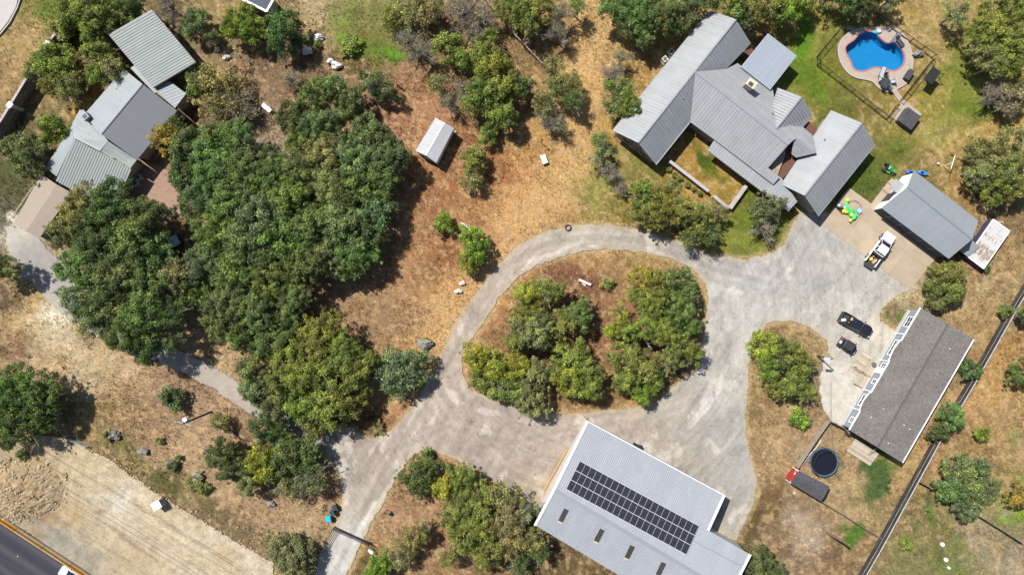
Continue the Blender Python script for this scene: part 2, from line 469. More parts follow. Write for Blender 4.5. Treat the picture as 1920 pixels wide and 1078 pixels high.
# ================================================================ GROUND
SOIL = [
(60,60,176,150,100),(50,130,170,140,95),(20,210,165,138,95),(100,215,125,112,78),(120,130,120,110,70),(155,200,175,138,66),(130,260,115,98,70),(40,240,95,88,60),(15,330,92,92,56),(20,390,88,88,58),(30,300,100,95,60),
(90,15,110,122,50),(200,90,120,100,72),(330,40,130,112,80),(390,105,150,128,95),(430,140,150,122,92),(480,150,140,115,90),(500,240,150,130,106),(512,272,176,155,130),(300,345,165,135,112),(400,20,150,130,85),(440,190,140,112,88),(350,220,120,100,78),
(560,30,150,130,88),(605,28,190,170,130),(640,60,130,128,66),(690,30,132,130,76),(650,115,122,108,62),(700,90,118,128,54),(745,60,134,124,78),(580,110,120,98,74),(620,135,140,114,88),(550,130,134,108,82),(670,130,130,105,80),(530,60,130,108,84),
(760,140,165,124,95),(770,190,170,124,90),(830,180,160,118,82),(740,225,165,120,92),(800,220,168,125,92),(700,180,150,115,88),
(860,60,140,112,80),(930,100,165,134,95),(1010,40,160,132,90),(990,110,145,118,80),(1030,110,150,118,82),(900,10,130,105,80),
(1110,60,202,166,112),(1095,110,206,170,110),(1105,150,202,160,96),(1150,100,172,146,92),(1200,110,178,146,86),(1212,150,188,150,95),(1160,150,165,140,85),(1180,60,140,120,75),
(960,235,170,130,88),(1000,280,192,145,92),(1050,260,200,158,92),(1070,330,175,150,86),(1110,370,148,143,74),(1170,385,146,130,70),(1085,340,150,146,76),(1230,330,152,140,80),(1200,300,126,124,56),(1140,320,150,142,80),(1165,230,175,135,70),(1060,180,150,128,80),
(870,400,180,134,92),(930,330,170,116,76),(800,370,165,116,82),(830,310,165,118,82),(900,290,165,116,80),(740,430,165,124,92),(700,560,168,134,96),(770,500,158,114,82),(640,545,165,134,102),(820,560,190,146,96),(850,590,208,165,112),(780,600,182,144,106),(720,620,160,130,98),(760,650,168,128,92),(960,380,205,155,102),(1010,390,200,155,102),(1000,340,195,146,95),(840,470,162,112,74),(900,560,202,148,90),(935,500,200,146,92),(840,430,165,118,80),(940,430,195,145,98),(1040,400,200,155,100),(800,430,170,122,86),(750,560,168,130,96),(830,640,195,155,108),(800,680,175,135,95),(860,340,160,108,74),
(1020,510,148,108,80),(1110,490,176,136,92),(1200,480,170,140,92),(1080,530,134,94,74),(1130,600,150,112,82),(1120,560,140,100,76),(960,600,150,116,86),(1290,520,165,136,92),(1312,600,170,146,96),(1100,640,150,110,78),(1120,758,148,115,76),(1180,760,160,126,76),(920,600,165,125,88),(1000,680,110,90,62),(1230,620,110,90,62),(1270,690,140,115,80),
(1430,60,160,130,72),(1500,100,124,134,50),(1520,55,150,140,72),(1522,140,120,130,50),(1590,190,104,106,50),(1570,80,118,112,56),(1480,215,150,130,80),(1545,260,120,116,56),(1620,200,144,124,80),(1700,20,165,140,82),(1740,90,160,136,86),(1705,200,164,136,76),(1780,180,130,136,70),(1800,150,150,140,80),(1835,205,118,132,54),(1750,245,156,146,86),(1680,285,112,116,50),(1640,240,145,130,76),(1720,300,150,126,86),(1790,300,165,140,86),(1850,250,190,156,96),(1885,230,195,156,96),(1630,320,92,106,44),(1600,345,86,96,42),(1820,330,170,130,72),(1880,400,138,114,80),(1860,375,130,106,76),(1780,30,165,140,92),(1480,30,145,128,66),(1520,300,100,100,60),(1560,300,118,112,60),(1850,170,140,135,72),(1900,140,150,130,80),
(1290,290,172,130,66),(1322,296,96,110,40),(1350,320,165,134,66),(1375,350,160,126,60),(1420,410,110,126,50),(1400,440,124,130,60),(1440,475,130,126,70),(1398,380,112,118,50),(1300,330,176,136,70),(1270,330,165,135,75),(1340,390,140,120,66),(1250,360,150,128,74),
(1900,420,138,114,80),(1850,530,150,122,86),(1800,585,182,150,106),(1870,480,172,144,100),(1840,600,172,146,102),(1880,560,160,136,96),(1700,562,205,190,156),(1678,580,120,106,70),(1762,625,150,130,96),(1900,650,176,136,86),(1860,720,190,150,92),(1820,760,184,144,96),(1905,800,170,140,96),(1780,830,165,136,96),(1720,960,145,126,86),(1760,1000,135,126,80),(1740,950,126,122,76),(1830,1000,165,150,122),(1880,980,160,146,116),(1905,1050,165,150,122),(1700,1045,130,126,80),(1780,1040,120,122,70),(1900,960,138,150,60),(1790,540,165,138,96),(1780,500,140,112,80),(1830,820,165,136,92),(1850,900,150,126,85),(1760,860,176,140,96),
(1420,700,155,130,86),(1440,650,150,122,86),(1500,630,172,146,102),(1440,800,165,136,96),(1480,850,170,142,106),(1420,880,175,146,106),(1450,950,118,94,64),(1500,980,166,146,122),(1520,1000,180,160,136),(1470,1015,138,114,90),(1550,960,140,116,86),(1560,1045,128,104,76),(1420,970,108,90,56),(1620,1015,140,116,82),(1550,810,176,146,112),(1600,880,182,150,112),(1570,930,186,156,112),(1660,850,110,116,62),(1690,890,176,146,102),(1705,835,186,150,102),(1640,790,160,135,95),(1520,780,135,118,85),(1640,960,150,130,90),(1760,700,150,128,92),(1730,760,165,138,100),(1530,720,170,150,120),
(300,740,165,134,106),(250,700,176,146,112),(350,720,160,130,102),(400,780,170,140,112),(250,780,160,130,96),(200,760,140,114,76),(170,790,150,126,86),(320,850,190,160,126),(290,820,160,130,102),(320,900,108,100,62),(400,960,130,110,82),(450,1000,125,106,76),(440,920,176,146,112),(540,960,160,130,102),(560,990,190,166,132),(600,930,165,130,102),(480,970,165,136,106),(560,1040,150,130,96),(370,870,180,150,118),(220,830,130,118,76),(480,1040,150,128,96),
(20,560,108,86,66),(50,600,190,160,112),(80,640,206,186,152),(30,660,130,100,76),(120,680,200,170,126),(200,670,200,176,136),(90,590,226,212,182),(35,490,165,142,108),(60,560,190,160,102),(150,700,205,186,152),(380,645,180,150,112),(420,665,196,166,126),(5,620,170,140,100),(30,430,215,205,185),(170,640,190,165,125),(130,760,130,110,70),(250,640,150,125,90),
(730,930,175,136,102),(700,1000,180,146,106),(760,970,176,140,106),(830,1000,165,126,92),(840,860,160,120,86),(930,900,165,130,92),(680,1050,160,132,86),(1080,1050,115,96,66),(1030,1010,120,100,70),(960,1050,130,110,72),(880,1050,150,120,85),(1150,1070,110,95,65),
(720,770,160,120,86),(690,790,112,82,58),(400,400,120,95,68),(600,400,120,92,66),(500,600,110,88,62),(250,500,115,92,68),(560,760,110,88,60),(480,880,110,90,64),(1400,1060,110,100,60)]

GREENS = [
(1590,885,70,62,30,(188,160,120),0.6),(1440,860,40,60,0,(178,150,114),0.5),(1500,790,40,30,0,(176,148,110),0.4),(1600,960,40,30,30,(186,158,118),0.5),
(700,92,60,16,8,(108,128,48),0.75),(650,80,22,14,0,(110,150,40),0.6),(740,104,28,10,5,(105,150,45),0.7),(640,30,30,30,0,(112,130,55),0.5),(730,40,40,22,0,(128,132,70),0.5),
(1505,85,18,64,8,(98,132,40),1.0),(1525,155,20,46,-30,(98,122,40),0.9),(1570,235,50,14,40,(104,110,48),0.7),(1650,60,90,40,0,(150,138,72),0.3),(1800,150,30,80,14,(122,130,54),0.6),(1745,190,26,40,0,(128,130,58),0.5),(1575,215,26,20,20,(96,104,46),0.55),(1470,130,12,12,0,(150,128,76),0.5),
(1322,300,12,30,-40,(78,98,30),0.9),(1345,330,20,10,40,(104,112,44),0.7),(1642,900,30,42,6,(80,104,54),0.95),(1625,880,26,20,20,(84,106,56),0.85),(1632,940,20,20,20,(92,112,60),0.6),(1640,870,34,12,-10,(80,104,50),0.8),(1600,930,20,16,0,(120,120,66),0.5),(1668,872,20,8,10,(96,112,40),0.7),(1602,1003,14,26,28,(84,120,44),0.95),(1585,990,8,12,30,(86,124,40),0.7),
(1700,285,30,25,30,(100,108,46),0.5),(1832,205,34,22,20,(112,128,48),0.6),(1620,330,24,22,30,(88,104,40),0.7),(1760,195,16,60,30,(168,142,80),0.5),
(1660,585,9,8,0,(90,122,40),0.6),(1690,592,7,14,40,(96,124,44),0.7),(1640,1065,8,6,0,(90,120,50),0.5),(1745,965,6,24,-15,(86,116,50),0.7),(1715,990,5,14,10,(100,124,60),0.5),(1890,975,24,14,10,(120,150,50),0.6),(1780,1065,30,14,0,(110,126,60),0.5),(1905,820,12,20,0,(110,130,66),0.5),
(1410,405,22,30,20,(110,126,48),0.6),(1385,450,30,18,0,(128,134,62),0.5),(1230,330,20,14,0,(120,122,56),0.5),(1100,355,40,24,-15,(140,142,72),0.6),
(300,900,60,14,38,(96,96,48),0.7),(390,945,50,12,38,(104,100,56),0.5),(240,850,40,14,35,(110,106,58),0.6),(750,470,10,26,60,(130,118,62),0.5),(800,500,30,8,-40,(136,118,66),0.4),
(1560,870,30,20,0,(150,130,84),0.4),(1500,850,20,14,0,(196,176,146),0.6),(1500,990,30,50,-30,(188,170,146),0.5),(1452,920,26,36,0,(118,92,62),0.5),
(1835,555,10,60,45,(196,172,126),0.6),(1855,520,6,50,40,(200,176,134),0.5),(850,610,50,14,-55,(216,172,116),0.6),(925,480,60,10,-48,(212,164,106),0.5),(790,230,4,60,14,(198,158,116),0.6),(772,225,4,50,10,(196,156,112),0.5),
(1055,250,6,80,18,(212,172,112),0.5),(1090,180,8,70,14,(212,176,118),0.5),(100,590,40,16,30,(228,216,190),0.8),(130,640,40,26,40,(214,196,164),0.6),(180,680,50,12,-25,(214,196,160),0.5),(30,415,26,12,30,(222,214,198),0.8),
(560,120,30,12,30,(118,94,70),0.5),(850,450,40,30,60,(158,106,68),0.5),(1080,540,50,30,30,(134,92,72),0.6),(880,400,50,14,60,(172,120,76),0.4),
(1590,760,30,10,-60,(150,132,96),0.3),(240,700,30,12,-20,(206,180,146),0.5),
]
ROAD_POLY = [(700,824),(742,800),(768,768),(790,735),(820,682),(855,605),(888,558),(930,500),(975,457),(1030,431),(1090,421),(1140,422),(1200,431),(1258,448),(1330,478),(1395,487),(1440,478),(1468,462),(1482,430),(1502,396),(1560,400),(1720,540),(1682,552),(1662,572),(1648,590),(1652,602),(1684,622),(1705,600),(1720,650),(1640,700),(1600,700),(1560,670),(1550,660),(1553,640),(1520,614),(1480,600),(1440,605),(1415,630),(1405,680),(1400,740),(1398,800),(1405,850),(1418,900),(1415,940),(1395,980),(1380,1012),(1300,985),(1120,900),(1050,960),(1000,950),(940,916),(900,886),(860,862),(830,852),(800,840),(775,852),(752,882),(738,902),(720,940),(700,975),(680,1010),(662,1050),(645,1090),(590,1090),(598,1040),(620,1000),(640,965),(641,925),(636,895),(622,870),(604,848),(586,826),(560,808),(640,800)]
ISLAND = [(1040,486),(1090,472),(1140,467),(1200,471),(1260,485),(1300,505),(1322,530),(1327,560),(1323,600),(1315,650),(1312,690),(1296,700),(1276,712),(1238,748),(1200,762),(1150,768),(1100,774),(1050,778),(980,768),(920,748),(880,728),(868,702),(866,672),(880,640),(910,600),(935,560),(970,520),(1000,500)]
LEFT_DRIVE = [(40,440),(60,500),(110,560),(180,610),(240,640),(300,662),(345,680),(400,708),(450,740),(510,780),(560,806),(600,822),(650,818)]
LEFT_PARK = [(10,425),(60,430),(90,470),(130,500),(150,560),(110,555),(70,538),(45,520),(28,495),(14,465)]
DIRT = [(-60,812),(20,818),(70,815),(122,822),(160,838),(212,866),(260,902),(300,930),(345,955),(400,990),(450,1018),(508,1052),(520,1100),(150,1100),(60,1004),(-60,935)]
HIGHWAY = [(-120,890),(-2,966),(60,1006),(120,1046),(172,1080),(200,1100),(260,1150),(-120,1150)]

def warp(x, y, a=3.0, s=14.0, seed=11):
    return x + (vnoise(x / s, y / s, seed, 4) - 0.5) * 2 * a, y + (vnoise(x / s, y / s, seed + 1, 4) - 0.5) * 2 * a

def road_mask(x, y, a=3.4):
    X, Y = warp(x, y, a)
    X, Y = warp(X, Y, 1.6, 3.5, 15)
    return in_poly(X, Y, ROAD_POLY) & ~in_poly(X, Y, ISLAND)
def ldrive_mask(x, y):
    X, Y = warp(x, y, 4.0)
    return (seg_dist(X, Y, LEFT_DRIVE[1:]) < 18) | in_poly(X, Y, LEFT_PARK)
def dirt_mask(x, y):
    X, Y = warp(x, y, 5.0, 10)
    return in_poly(X, Y, DIRT)
def hw_mask(x, y):
    return in_poly(x, y, HIGHWAY)

def zoomxy(pts, ox, oy, s):
    return [(ox + a / s, oy + b / s) for a, b in pts]
POOL = zoomxy([(272,300),(300,262),(350,228),(400,172),(465,150),(535,160),(572,195),(610,232),(650,255),(720,252),(765,290),(800,345),(806,410),(780,462),(720,500),(650,490),(560,470),(500,482),(450,502),(385,502),(342,472),(318,410),(288,360)],1530,30,4.9)
DECK = zoomxy([(198,300),(225,225),(290,160),(370,120),(480,108),(600,105),(700,105),(760,128),(820,190),(862,280),(888,360),(892,440),(872,540),(830,625),(755,672),(700,702),(630,697),(565,660),(518,610),(450,590),(380,577),(305,540),(245,475),(208,390)],1530,30,4.9)
pool_px = [(v.x, v.y) for v in catmull([(a, b, 0) for a, b in POOL], 5)]
deck_px = [(v.x, v.y) for v in catmull([(a, b, 0) for a, b in DECK], 4)]

def flat_area(x, y):
    """1 where something level lies, 0 in the open field"""
    m = road_mask(x, y, 1.0) | ldrive_mask(x, y) | hw_mask(x, y) | in_poly(x, y, deck_px)
    return m.astype(float)

def ground_z(x, y):
    n = vnoise(x / 60, y / 60, 51, 3) * 0.10 + vnoise(x / 9, y / 9, 52, 3) * 0.13
    return -0.03 - n * 0.75

def ground_col(x, y):
    wx = (vnoise(x / 30, y / 30, 61, 4) - 0.5) * 60; wy = (vnoise(x / 30, y / 30, 62, 4) - 0.5) * 60
    c = idw(x + wx, y + wy, SOIL)
    c = blotches(x, y, c, GREENS)
    # straw and bare soil flecks, mower and tyre streaks running with the slope
    f = vnoise(x / 3.2, y / 3.2, 63, 3); g = vnoise(x / 13, y / 13, 64, 4); h = vnoise(x / 45, y / 45, 66, 3)
    s = vnoise((x * 0.35 + y) / 5, (x - y * 0.35) / 90, 65, 3)
    k = 0.98 + (f - 0.5) * 0.55 + (g - 0.5) * 0.6 + (h - 0.5) * 0.3 + (s - 0.5) * 0.25
    k = np.clip(k, 0.45, 1.65)
    c = c * k[:, None]
    lw = np.clip(1.0 - seg_dist(x, y, [(1400, 430), (1560, 280), (1560, 120), (1700, 260), (1800, 180), (1830, 90)]) / 130.0, 0, 1)[:, None]
    c = c * (1 - lw) + c * np.array([1.0, 1.05, 0.84]) * lw
    dry = seg_dist(x, y, [(720, 720), (790, 660), (860, 590), (925, 480), (1000, 405), (1060, 330), (1088, 200), (1108, 40)])
    dm = np.clip((62 - dry) / 40 + (g - 0.5) * 1.6, 0, 1)[:, None] * 0.62
    c = c * (1 - dm) + np.array(C(216, 174, 120, KSOIL)) * dm
    fld = np.clip((170 - np.hypot(x - 830, (y - 470))) / 110, 0, 1)[:, None] * np.clip((h - 0.35) * 3, 0, 1)[:, None] * 0.4
    c = c * (1 - fld) + np.array(C(196, 154, 108, KSOIL)) * fld
    ed = np.minimum(seg_dist(x, y, ROAD_POLY + ROAD_POLY[:1]), seg_dist(x, y, ISLAND + ISLAND[:1]))
    em = np.clip((11 - ed) / 9 + (f - 0.5) * 0.8, 0, 1)[:, None] * 0.6 * (ed < 16)[:, None]
    c = c * (1 - em) + np.array(C(206, 178, 132, KSOIL)) * em
    straw = np.clip((vnoise(x / 8, y / 8, 67, 4) - 0.56) * 5, 0, 0.55)
    straw = straw * np.clip((c[:, 0] / c[:, 1] - 1.05) * 6, 0, 1)
    sc = np.array(C(212, 180, 134, KSOIL))
    c = c * np.array([1.06, 1.08, 1.08])
    c = c * (1 - straw[:, None]) + sc * straw[:, None]
    return c

xs = np.concatenate([[-30000, -8000, -2500, -900, -400, -200], np.arange(-96, 2020, 3.0), [2100, 2300, 2800, 4400, 10000, 32000]])
ys = np.concatenate([[-30000, -8000, -2500, -900, -400, -200], np.arange(-96, 1180, 3.0), [1300, 1500, 1900, 3400, 9000, 32000]])
M_GROUND = tone_mat('dry_ground', fine=((5.0, 0.30), (1.2, 0.20), (16.0, 0.26)), bump=0.75, speck=(2.6, 0.52, 0.72, (1.5, 1.46, 1.36)), bdist=0.12)
pool_big = [(v.x, v.y) for v in offset_poly([Vector((a, b, 0)) for a, b in pool_px], -1.0)]
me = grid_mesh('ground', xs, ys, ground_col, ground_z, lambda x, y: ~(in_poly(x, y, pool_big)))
props(obj('ground', me, M_GROUND), kind='structure')

# ---- gravel and worn asphalt drive round the island
RC = [(700,850,188,174,162),(760,800,196,182,170),(850,650,200,186,172),(900,570,198,184,170),(960,490,204,190,176),(1060,445,200,190,176),(1200,450,192,182,170),(1300,480,186,180,172),(1400,520,192,190,186),(1500,450,190,188,182),(1500,520,198,195,190),(1600,550,196,194,188),(1450,560,204,200,194),(1380,560,202,198,194),(1380,640,206,202,196),(1360,720,202,198,190),(1380,800,192,190,184),(1250,760,192,184,172),(1300,850,184,178,168),(1380,900,188,186,180),(1360,980,186,182,172),(1180,790,190,178,166),(1050,800,192,178,166),(950,800,188,176,166),(870,780,192,180,168),(900,840,184,172,162),(980,900,192,178,164),(1020,940,198,182,164),(760,850,184,172,162),(660,860,182,172,160),(680,930,190,180,168),(640,1000,206,200,190),(630,1060,212,208,200),(1560,610,204,200,192),(1640,640,210,204,192),(1680,630,224,214,198),(1600,690,220,214,202),(820,760,196,182,170)]
RP = [(850,742,22,10,60,(232,220,206),0.85),(812,778,10,22,20,(226,212,196),0.7),(912,772,26,7,10,(228,216,204),0.7),(870,730,24,6,80,(220,208,194),0.4),(1000,790,40,5,10,(220,206,190),0.4),(930,860,20,14,30,(218,206,192),0.4),(1330,745,10,40,22,(236,228,218),0.8),(1352,722,7,26,20,(238,230,220),0.7),(1310,775,10,18,40,(232,222,212),0.6),(1300,790,20,8,-50,(232,222,210),0.5),(1360,650,12,50,12,(168,164,160),0.35),(1400,590,60,20,-20,(214,210,204),0.5),(1440,540,50,14,20,(176,174,170),0.4),(1540,470,40,20,40,(178,176,172),0.35),(1530,530,30,20,0,(174,172,168),0.35),(1590,560,30,12,30,(220,216,208),0.4),(1330,545,30,14,0,(236,230,218),0.5),(1376,548,16,8,0,(238,232,222),0.6),(1270,560,20,10,0,(200,196,190),0.3),
(1030,478,60,5,-18,(234,222,206),0.8),(1000,492,30,5,-30,(234,222,206),0.8),(1110,462,10,3,0,(236,226,212),0.8),(990,470,90,8,-28,(176,164,152),0.3),(790,800,8,60,35,(172,160,150),0.4),(760,840,10,70,38,(208,196,184),0.5),(900,600,10,70,32,(174,162,150),0.35),(735,905,6,50,32,(228,216,198),0.9),(700,960,8,40,36,(230,220,204),0.85),(676,990,8,20,36,(232,222,208),0.8),(650,1040,26,60,20,(216,212,206),0.7),(645,910,5,40,-8,(226,214,196),0.6),(1345,1000,12,30,30,(214,204,188),0.6),(1352,940,16,12,0,(222,202,180),0.6),(1360,960,12,26,20,(166,166,164),0.5),(1290,960,100,8,28,(206,184,156),0.4),(1240,830,90,8,30,(206,180,152),0.35),(1300,900,50,16,30,(170,164,158),0.3),(1190,778,30,8,-10,(212,190,166),0.5),(1600,720,50,40,0,(226,220,206),0.0),(1650,625,36,20,20,(230,222,206),0.7),(1610,650,20,14,20,(222,214,198),0.5),(1660,680,20,30,30,(216,208,192),0.6),(1020,930,26,50,-30,(206,186,160),0.6),(900,815,30,20,0,(194,180,170),0.4),(1520,590,20,8,20,(222,216,206),0.4),(1600,600,14,40,-50,(208,202,192),0.5)]
def road_col(x, y):
    wx = (vnoise(x / 25, y / 25, 71, 4) - 0.5) * 50; wy = (vnoise(x / 25, y / 25, 72, 4) - 0.5) * 50
    c = idw(x + wx, y + wy, RC, 3.0, 14) * np.array([0.98, 0.96, 0.93])
    c = blotches(x, y, c, RP, 73)
    a = np.arctan2(539 + 60 - y, x - 1110)
    r = np.hypot(x - 1110, (y - 600))
    s = vnoise(r / 4.0, a * 3.0 + 9, 74, 4)            # wheel tracks follow the bend
    g = vnoise(x / 18, y / 18, 75, 5); f = vnoise(x / 4, y / 4, 76, 3)
    t = vnoise((x + 0.6 * y) / 9, (y - 0.6 * x) / 55, 79, 5)
    k = 1.0 + (s - 0.5) * 0.30 + (g - 0.5) * 0.34 + (f - 0.5) * 0.26 + (t - 0.5) * 0.42
    pale = np.clip((vnoise(x / 26, y / 40, 170, 5) - 0.60) * 9, 0, 0.5) * (vnoise(x / 90, y / 90, 171, 2) > 0.45)
    c = c * (1 - pale[:, None]) + np.array(C(232, 222, 208, KSOIL)) * pale[:, None]
    c = c * np.clip(k, 0.6, 1.4)[:, None]
    # the two wheel paths of the loop, a darker crown between them
    pth = seg_dist(x, y, [(625, 1078), (668, 985), (715, 890), (770, 805), (835, 690), (885, 595), (945, 500), (1010, 462), (1090, 444), (1190, 450), (1270, 476), (1350, 508), (1440, 530)])
    pth2 = seg_dist(x, y, [(720, 850), (840, 800), (960, 830), (1080, 800), (1200, 790), (1330, 740), (1365, 640), (1340, 560)])
    for dd, am in ((pth, 1.0), (pth2, 0.6)):
        w = np.exp(-((dd - 9) / 3.2) ** 2) * 0.10 - np.exp(-(dd / 4.5) ** 2) * 0.09
        c = c * (1 + w * am * (0.5 + g))[:, None]
    spot = np.clip((vnoise(x / 7, y / 7, 173, 3) - 0.74) * 14, 0, 1) * 0.22
    c = c * (1 - spot)[:, None]
    ed = np.minimum(seg_dist(x, y, ROAD_POLY + ROAD_POLY[:1]), seg_dist(x, y, ISLAND + ISLAND[:1]))
    em = np.clip((8 - ed) / 8 + (f - 0.5) * 1.1 + (g - 0.5) * 0.8, 0, 1)[:, None] * 0.55 * (ed < 14)[:, None]
    c = c * (1 - em) + np.array(C(212, 192, 158, KSOIL)) * em
    # cracks and worn-through spots
    cr = np.abs(vnoise(x / 34, y / 34, 77, 5) - 0.5)
    m = np.clip((0.010 - cr) / 0.010, 0, 1) * 0.28 * (vnoise(x / 80, y / 80, 78, 2) > 0.48)
    return c * (1 - m)[:, None]
M_ROAD = tone_mat('worn_asphalt', fine=((6.0, 0.12), (1.1, 0.10), (25.0, 0.14)), rough=0.9, bump=0.25, bdist=0.02)
gx = np.arange(540, 1760, 1.5); gy = np.arange(395, 1110, 1.5)
props(obj('driveway', grid_mesh('driveway', gx, gy, road_col, maskfn=road_mask, z=0.012), M_ROAD), kind='structure')

LC = [(60,480,190,184,176),(110,530,188,182,176),(100,560,214,206,190),(200,620,196,188,176),(330,680,206,194,180),(420,715,204,192,176),(520,790,190,180,168),(30,430,222,214,198),(60,520,180,176,172)]
def ld_col(x, y):
    c = idw(x, y, LC, 3, 12); g = vnoise(x / 14, y / 14, 81, 5)
    return c * (0.92 + (g - 0.5) * 0.3)[:, None]
gx = np.arange(-6, 690, 2.0); gy = np.arange(415, 850, 2.0)
props(obj('neighbour_driveway', grid_mesh('neighbour_driveway', gx, gy, ld_col, maskfn=ldrive_mask, z=0.004), M_ROAD), kind='structure')

# ---- pale caliche yard in front of the shingled house
YARD = [(1546,672),(1600,682),(1640,700),(1604,760),(1582,800),(1560,792),(1545,768),(1536,735),(1540,700)]
def yard_mask(x, y):
    X, Y = warp(x, y, 4.0, 12, 21); return in_poly(X, Y, YARD)
def yard_col(x, y):
    g = vnoise(x / 9, y / 9, 82, 5)
    return np.array(C(226, 219, 204, KSOIL)) * (1.0 + (g - 0.5) * 0.5)[:, None]
gx = np.arange(1525, 1650, 1.5); gy = np.arange(662, 806, 1.5)
props(obj('limestone_yard', grid_mesh('limestone_yard', gx, gy, yard_col, maskfn=yard_mask, z=0.018), M_ROAD), kind='structure')

# ---- graded strip beside the highway
DC = [(40,840,196,172,134),(120,850,206,184,148),(60,900,190,160,118),(150,900,214,194,158),(200,900,218,196,160),(250,950,222,202,168),(300,960,214,192,156),(350,1000,222,202,168),(420,1040,212,190,154),(130,960,206,180,140),(200,1000,212,192,156),(250,1040,208,186,150),(20,960,190,176,150),(100,1010,176,168,150),(160,1050,180,170,150),(230,940,226,214,190),(400,1010,220,204,172),(480,1050,224,208,178),(80,970,172,140,104)]
def dirt_col(x, y):
    wx = (vnoise(x / 18, y / 18, 91, 4) - 0.5) * 30; wy = (vnoise(x / 18, y / 18, 92, 4) - 0.5) * 30
    c = idw(x + wx, y + wy, DC, 3, 10) * np.array([1.0, 1.02, 1.04])
    c = blotches(x, y, c, [(225,945,22,12,-20,(238,230,212),0.7),(190,958,16,5,-10,(170,140,100),0.6),(180,930,20,6,10,(232,222,198),0.5),(80,940,22,14,20,(168,134,98),0.6),(240,1010,60,4,34,(186,158,122),0.6),(330,950,60,3,32,(190,164,128),0.5),(440,1020,60,5,32,(238,226,198),0.7),(300,990,80,4,32,(232,216,186),0.5),(120,1010,80,8,33,(168,160,146),0.6),(60,975,60,6,33,(176,166,148),0.6)], 93)
    u = (x * 0.84 + y * 0.54); v = (-x * 0.54 + y * 0.84)
    s = vnoise(v / 3.0, u / 120, 94, 4); g = vnoise(x / 12, y / 12, 95, 5); f = vnoise(x / 3, y / 3, 96, 3)
    rut = np.zeros_like(x)
    for off in (-12, -5, 22, 29, 60, 67, 96):
        dd = v + (0.54 * 0 - 0.84 * 0) - (0 - 0.54 * 130 + 0.84 * 870 + off) - (vnoise(u / 70, u * 0 + off, 98, 2) - 0.5) * 12
        rut += np.clip(1.6 - np.abs(dd), 0, 1) * 0.15 * (vnoise(u / 40, u * 0 + off * 3.1, 99, 3) > 0.36)
    return c * (0.97 + (s - 0.5) * 0.26 + (g - 0.5) * 0.52 + (f - 0.5) * 0.30 - rut)[:, None]
def dirt_z(x, y):
    edge = seg_dist(x, y, DIRT)
    return 0.02 + 0.10 * vnoise(x / 10, y / 10, 97, 3) * np.clip(edge / 10, 0.1, 1)
M_DIRT = tone_mat('graded_caliche', fine=((4.0, 0.18), (1.0, 0.14), (14.0, 0.16)), bump=0.7, speck=(3.4, 0.60, 0.70, (1.25, 1.22, 1.18)))
gx = np.arange(-62, 525, 2.0); gy = np.arange(805, 1104, 2.0)
props(obj('graded_dirt_strip', grid_mesh('graded_dirt_strip', gx, gy, dirt_col, dirt_z, dirt_mask), M_DIRT), kind='structure')

# ---- highway
def hw_col(x, y):
    v = (-x * 0.55 + y * 0.835) - (966 * 0.835)
    c = np.tile(np.array(C(80, 80, 92)), (len(x), 1))
    s = vnoise(v / 6, (x * 0.835 + y * 0.55) / 160, 101, 3)
    lane = 0.5 + 0.5 * np.cos((v - 16) / 32 * 2 * math.pi)
    c = c * (0.85 + (s - 0.5) * 0.35)[:, None] + np.array(C(70, 62, 50)) * (lane ** 3 * 0.9)[:, None]
    return c
gx = np.arange(-120, 262, 3.0); gy = np.arange(885, 1152, 3.0)
props(obj('highway', grid_mesh('highway', gx, gy, hw_col, maskfn=hw_mask, z=0.17), tone_mat('highway_asphalt', fine=((7, 0.15), (30, 0.2)), rough=0.85, bump=0.2, bdist=0.01)), kind='structure')
mb = MB()
dv = (Vector(G(172, 1080)) - Vector(G(-2, 966))).normalized(); nv = Vector((-dv.y, dv.x, 0)) * -1
b0 = G(-2, 966)
for k in range(-2, 5):
    for off in (3.6,):
        s = b0 + dv * (k * 6.0) + nv * off
        mb.box((s.x, s.y, 0.178), (0.14, 0.14, 0.02), math.atan2(dv.y, dv.x))
props(mb.build('lane_marking', pm('yellow_marker', (0.55, 0.42, 0.08), 0.6)), kind='structure')

# ---- concrete street corner at the top left
def poly_sheet(name, px, z, mat_, zb=None, kind='structure'):
    mb = MB(); mb.prism([tuple(G(a, b)) for a, b in px], (z - 0.12) if zb is None else zb, z)
    o = mb.build(name, mat_); props(o, kind=kind); return o
M_CONC = pm('concrete', C(208, 188, 160), 0.85, var=0.10, scale=0.5, bump=0.15, bscale=9)
M_CONCP = pm('pale_concrete', C(222, 214, 206), 0.85, var=0.08, scale=0.6)
poly_sheet('street', [(-60, -60), (38, -60), (36, -10), (30, 14), (16, 40), (0, 60), (-60, 110)], 0.05, M_CONCP)
mb = MB()
kp = [G(46, -30), G(39, -2), (G(33, 16)), G(19, 43), G(2, 64), G(-40, 100)]
for a, b in zip(kp, kp[1:]): mb.beam(a + Vector((0, 0, .05)), b + Vector((0, 0, .05)), 0.18, 0.24)
props(mb.build('kerb', M_CONCP), kind='structure')

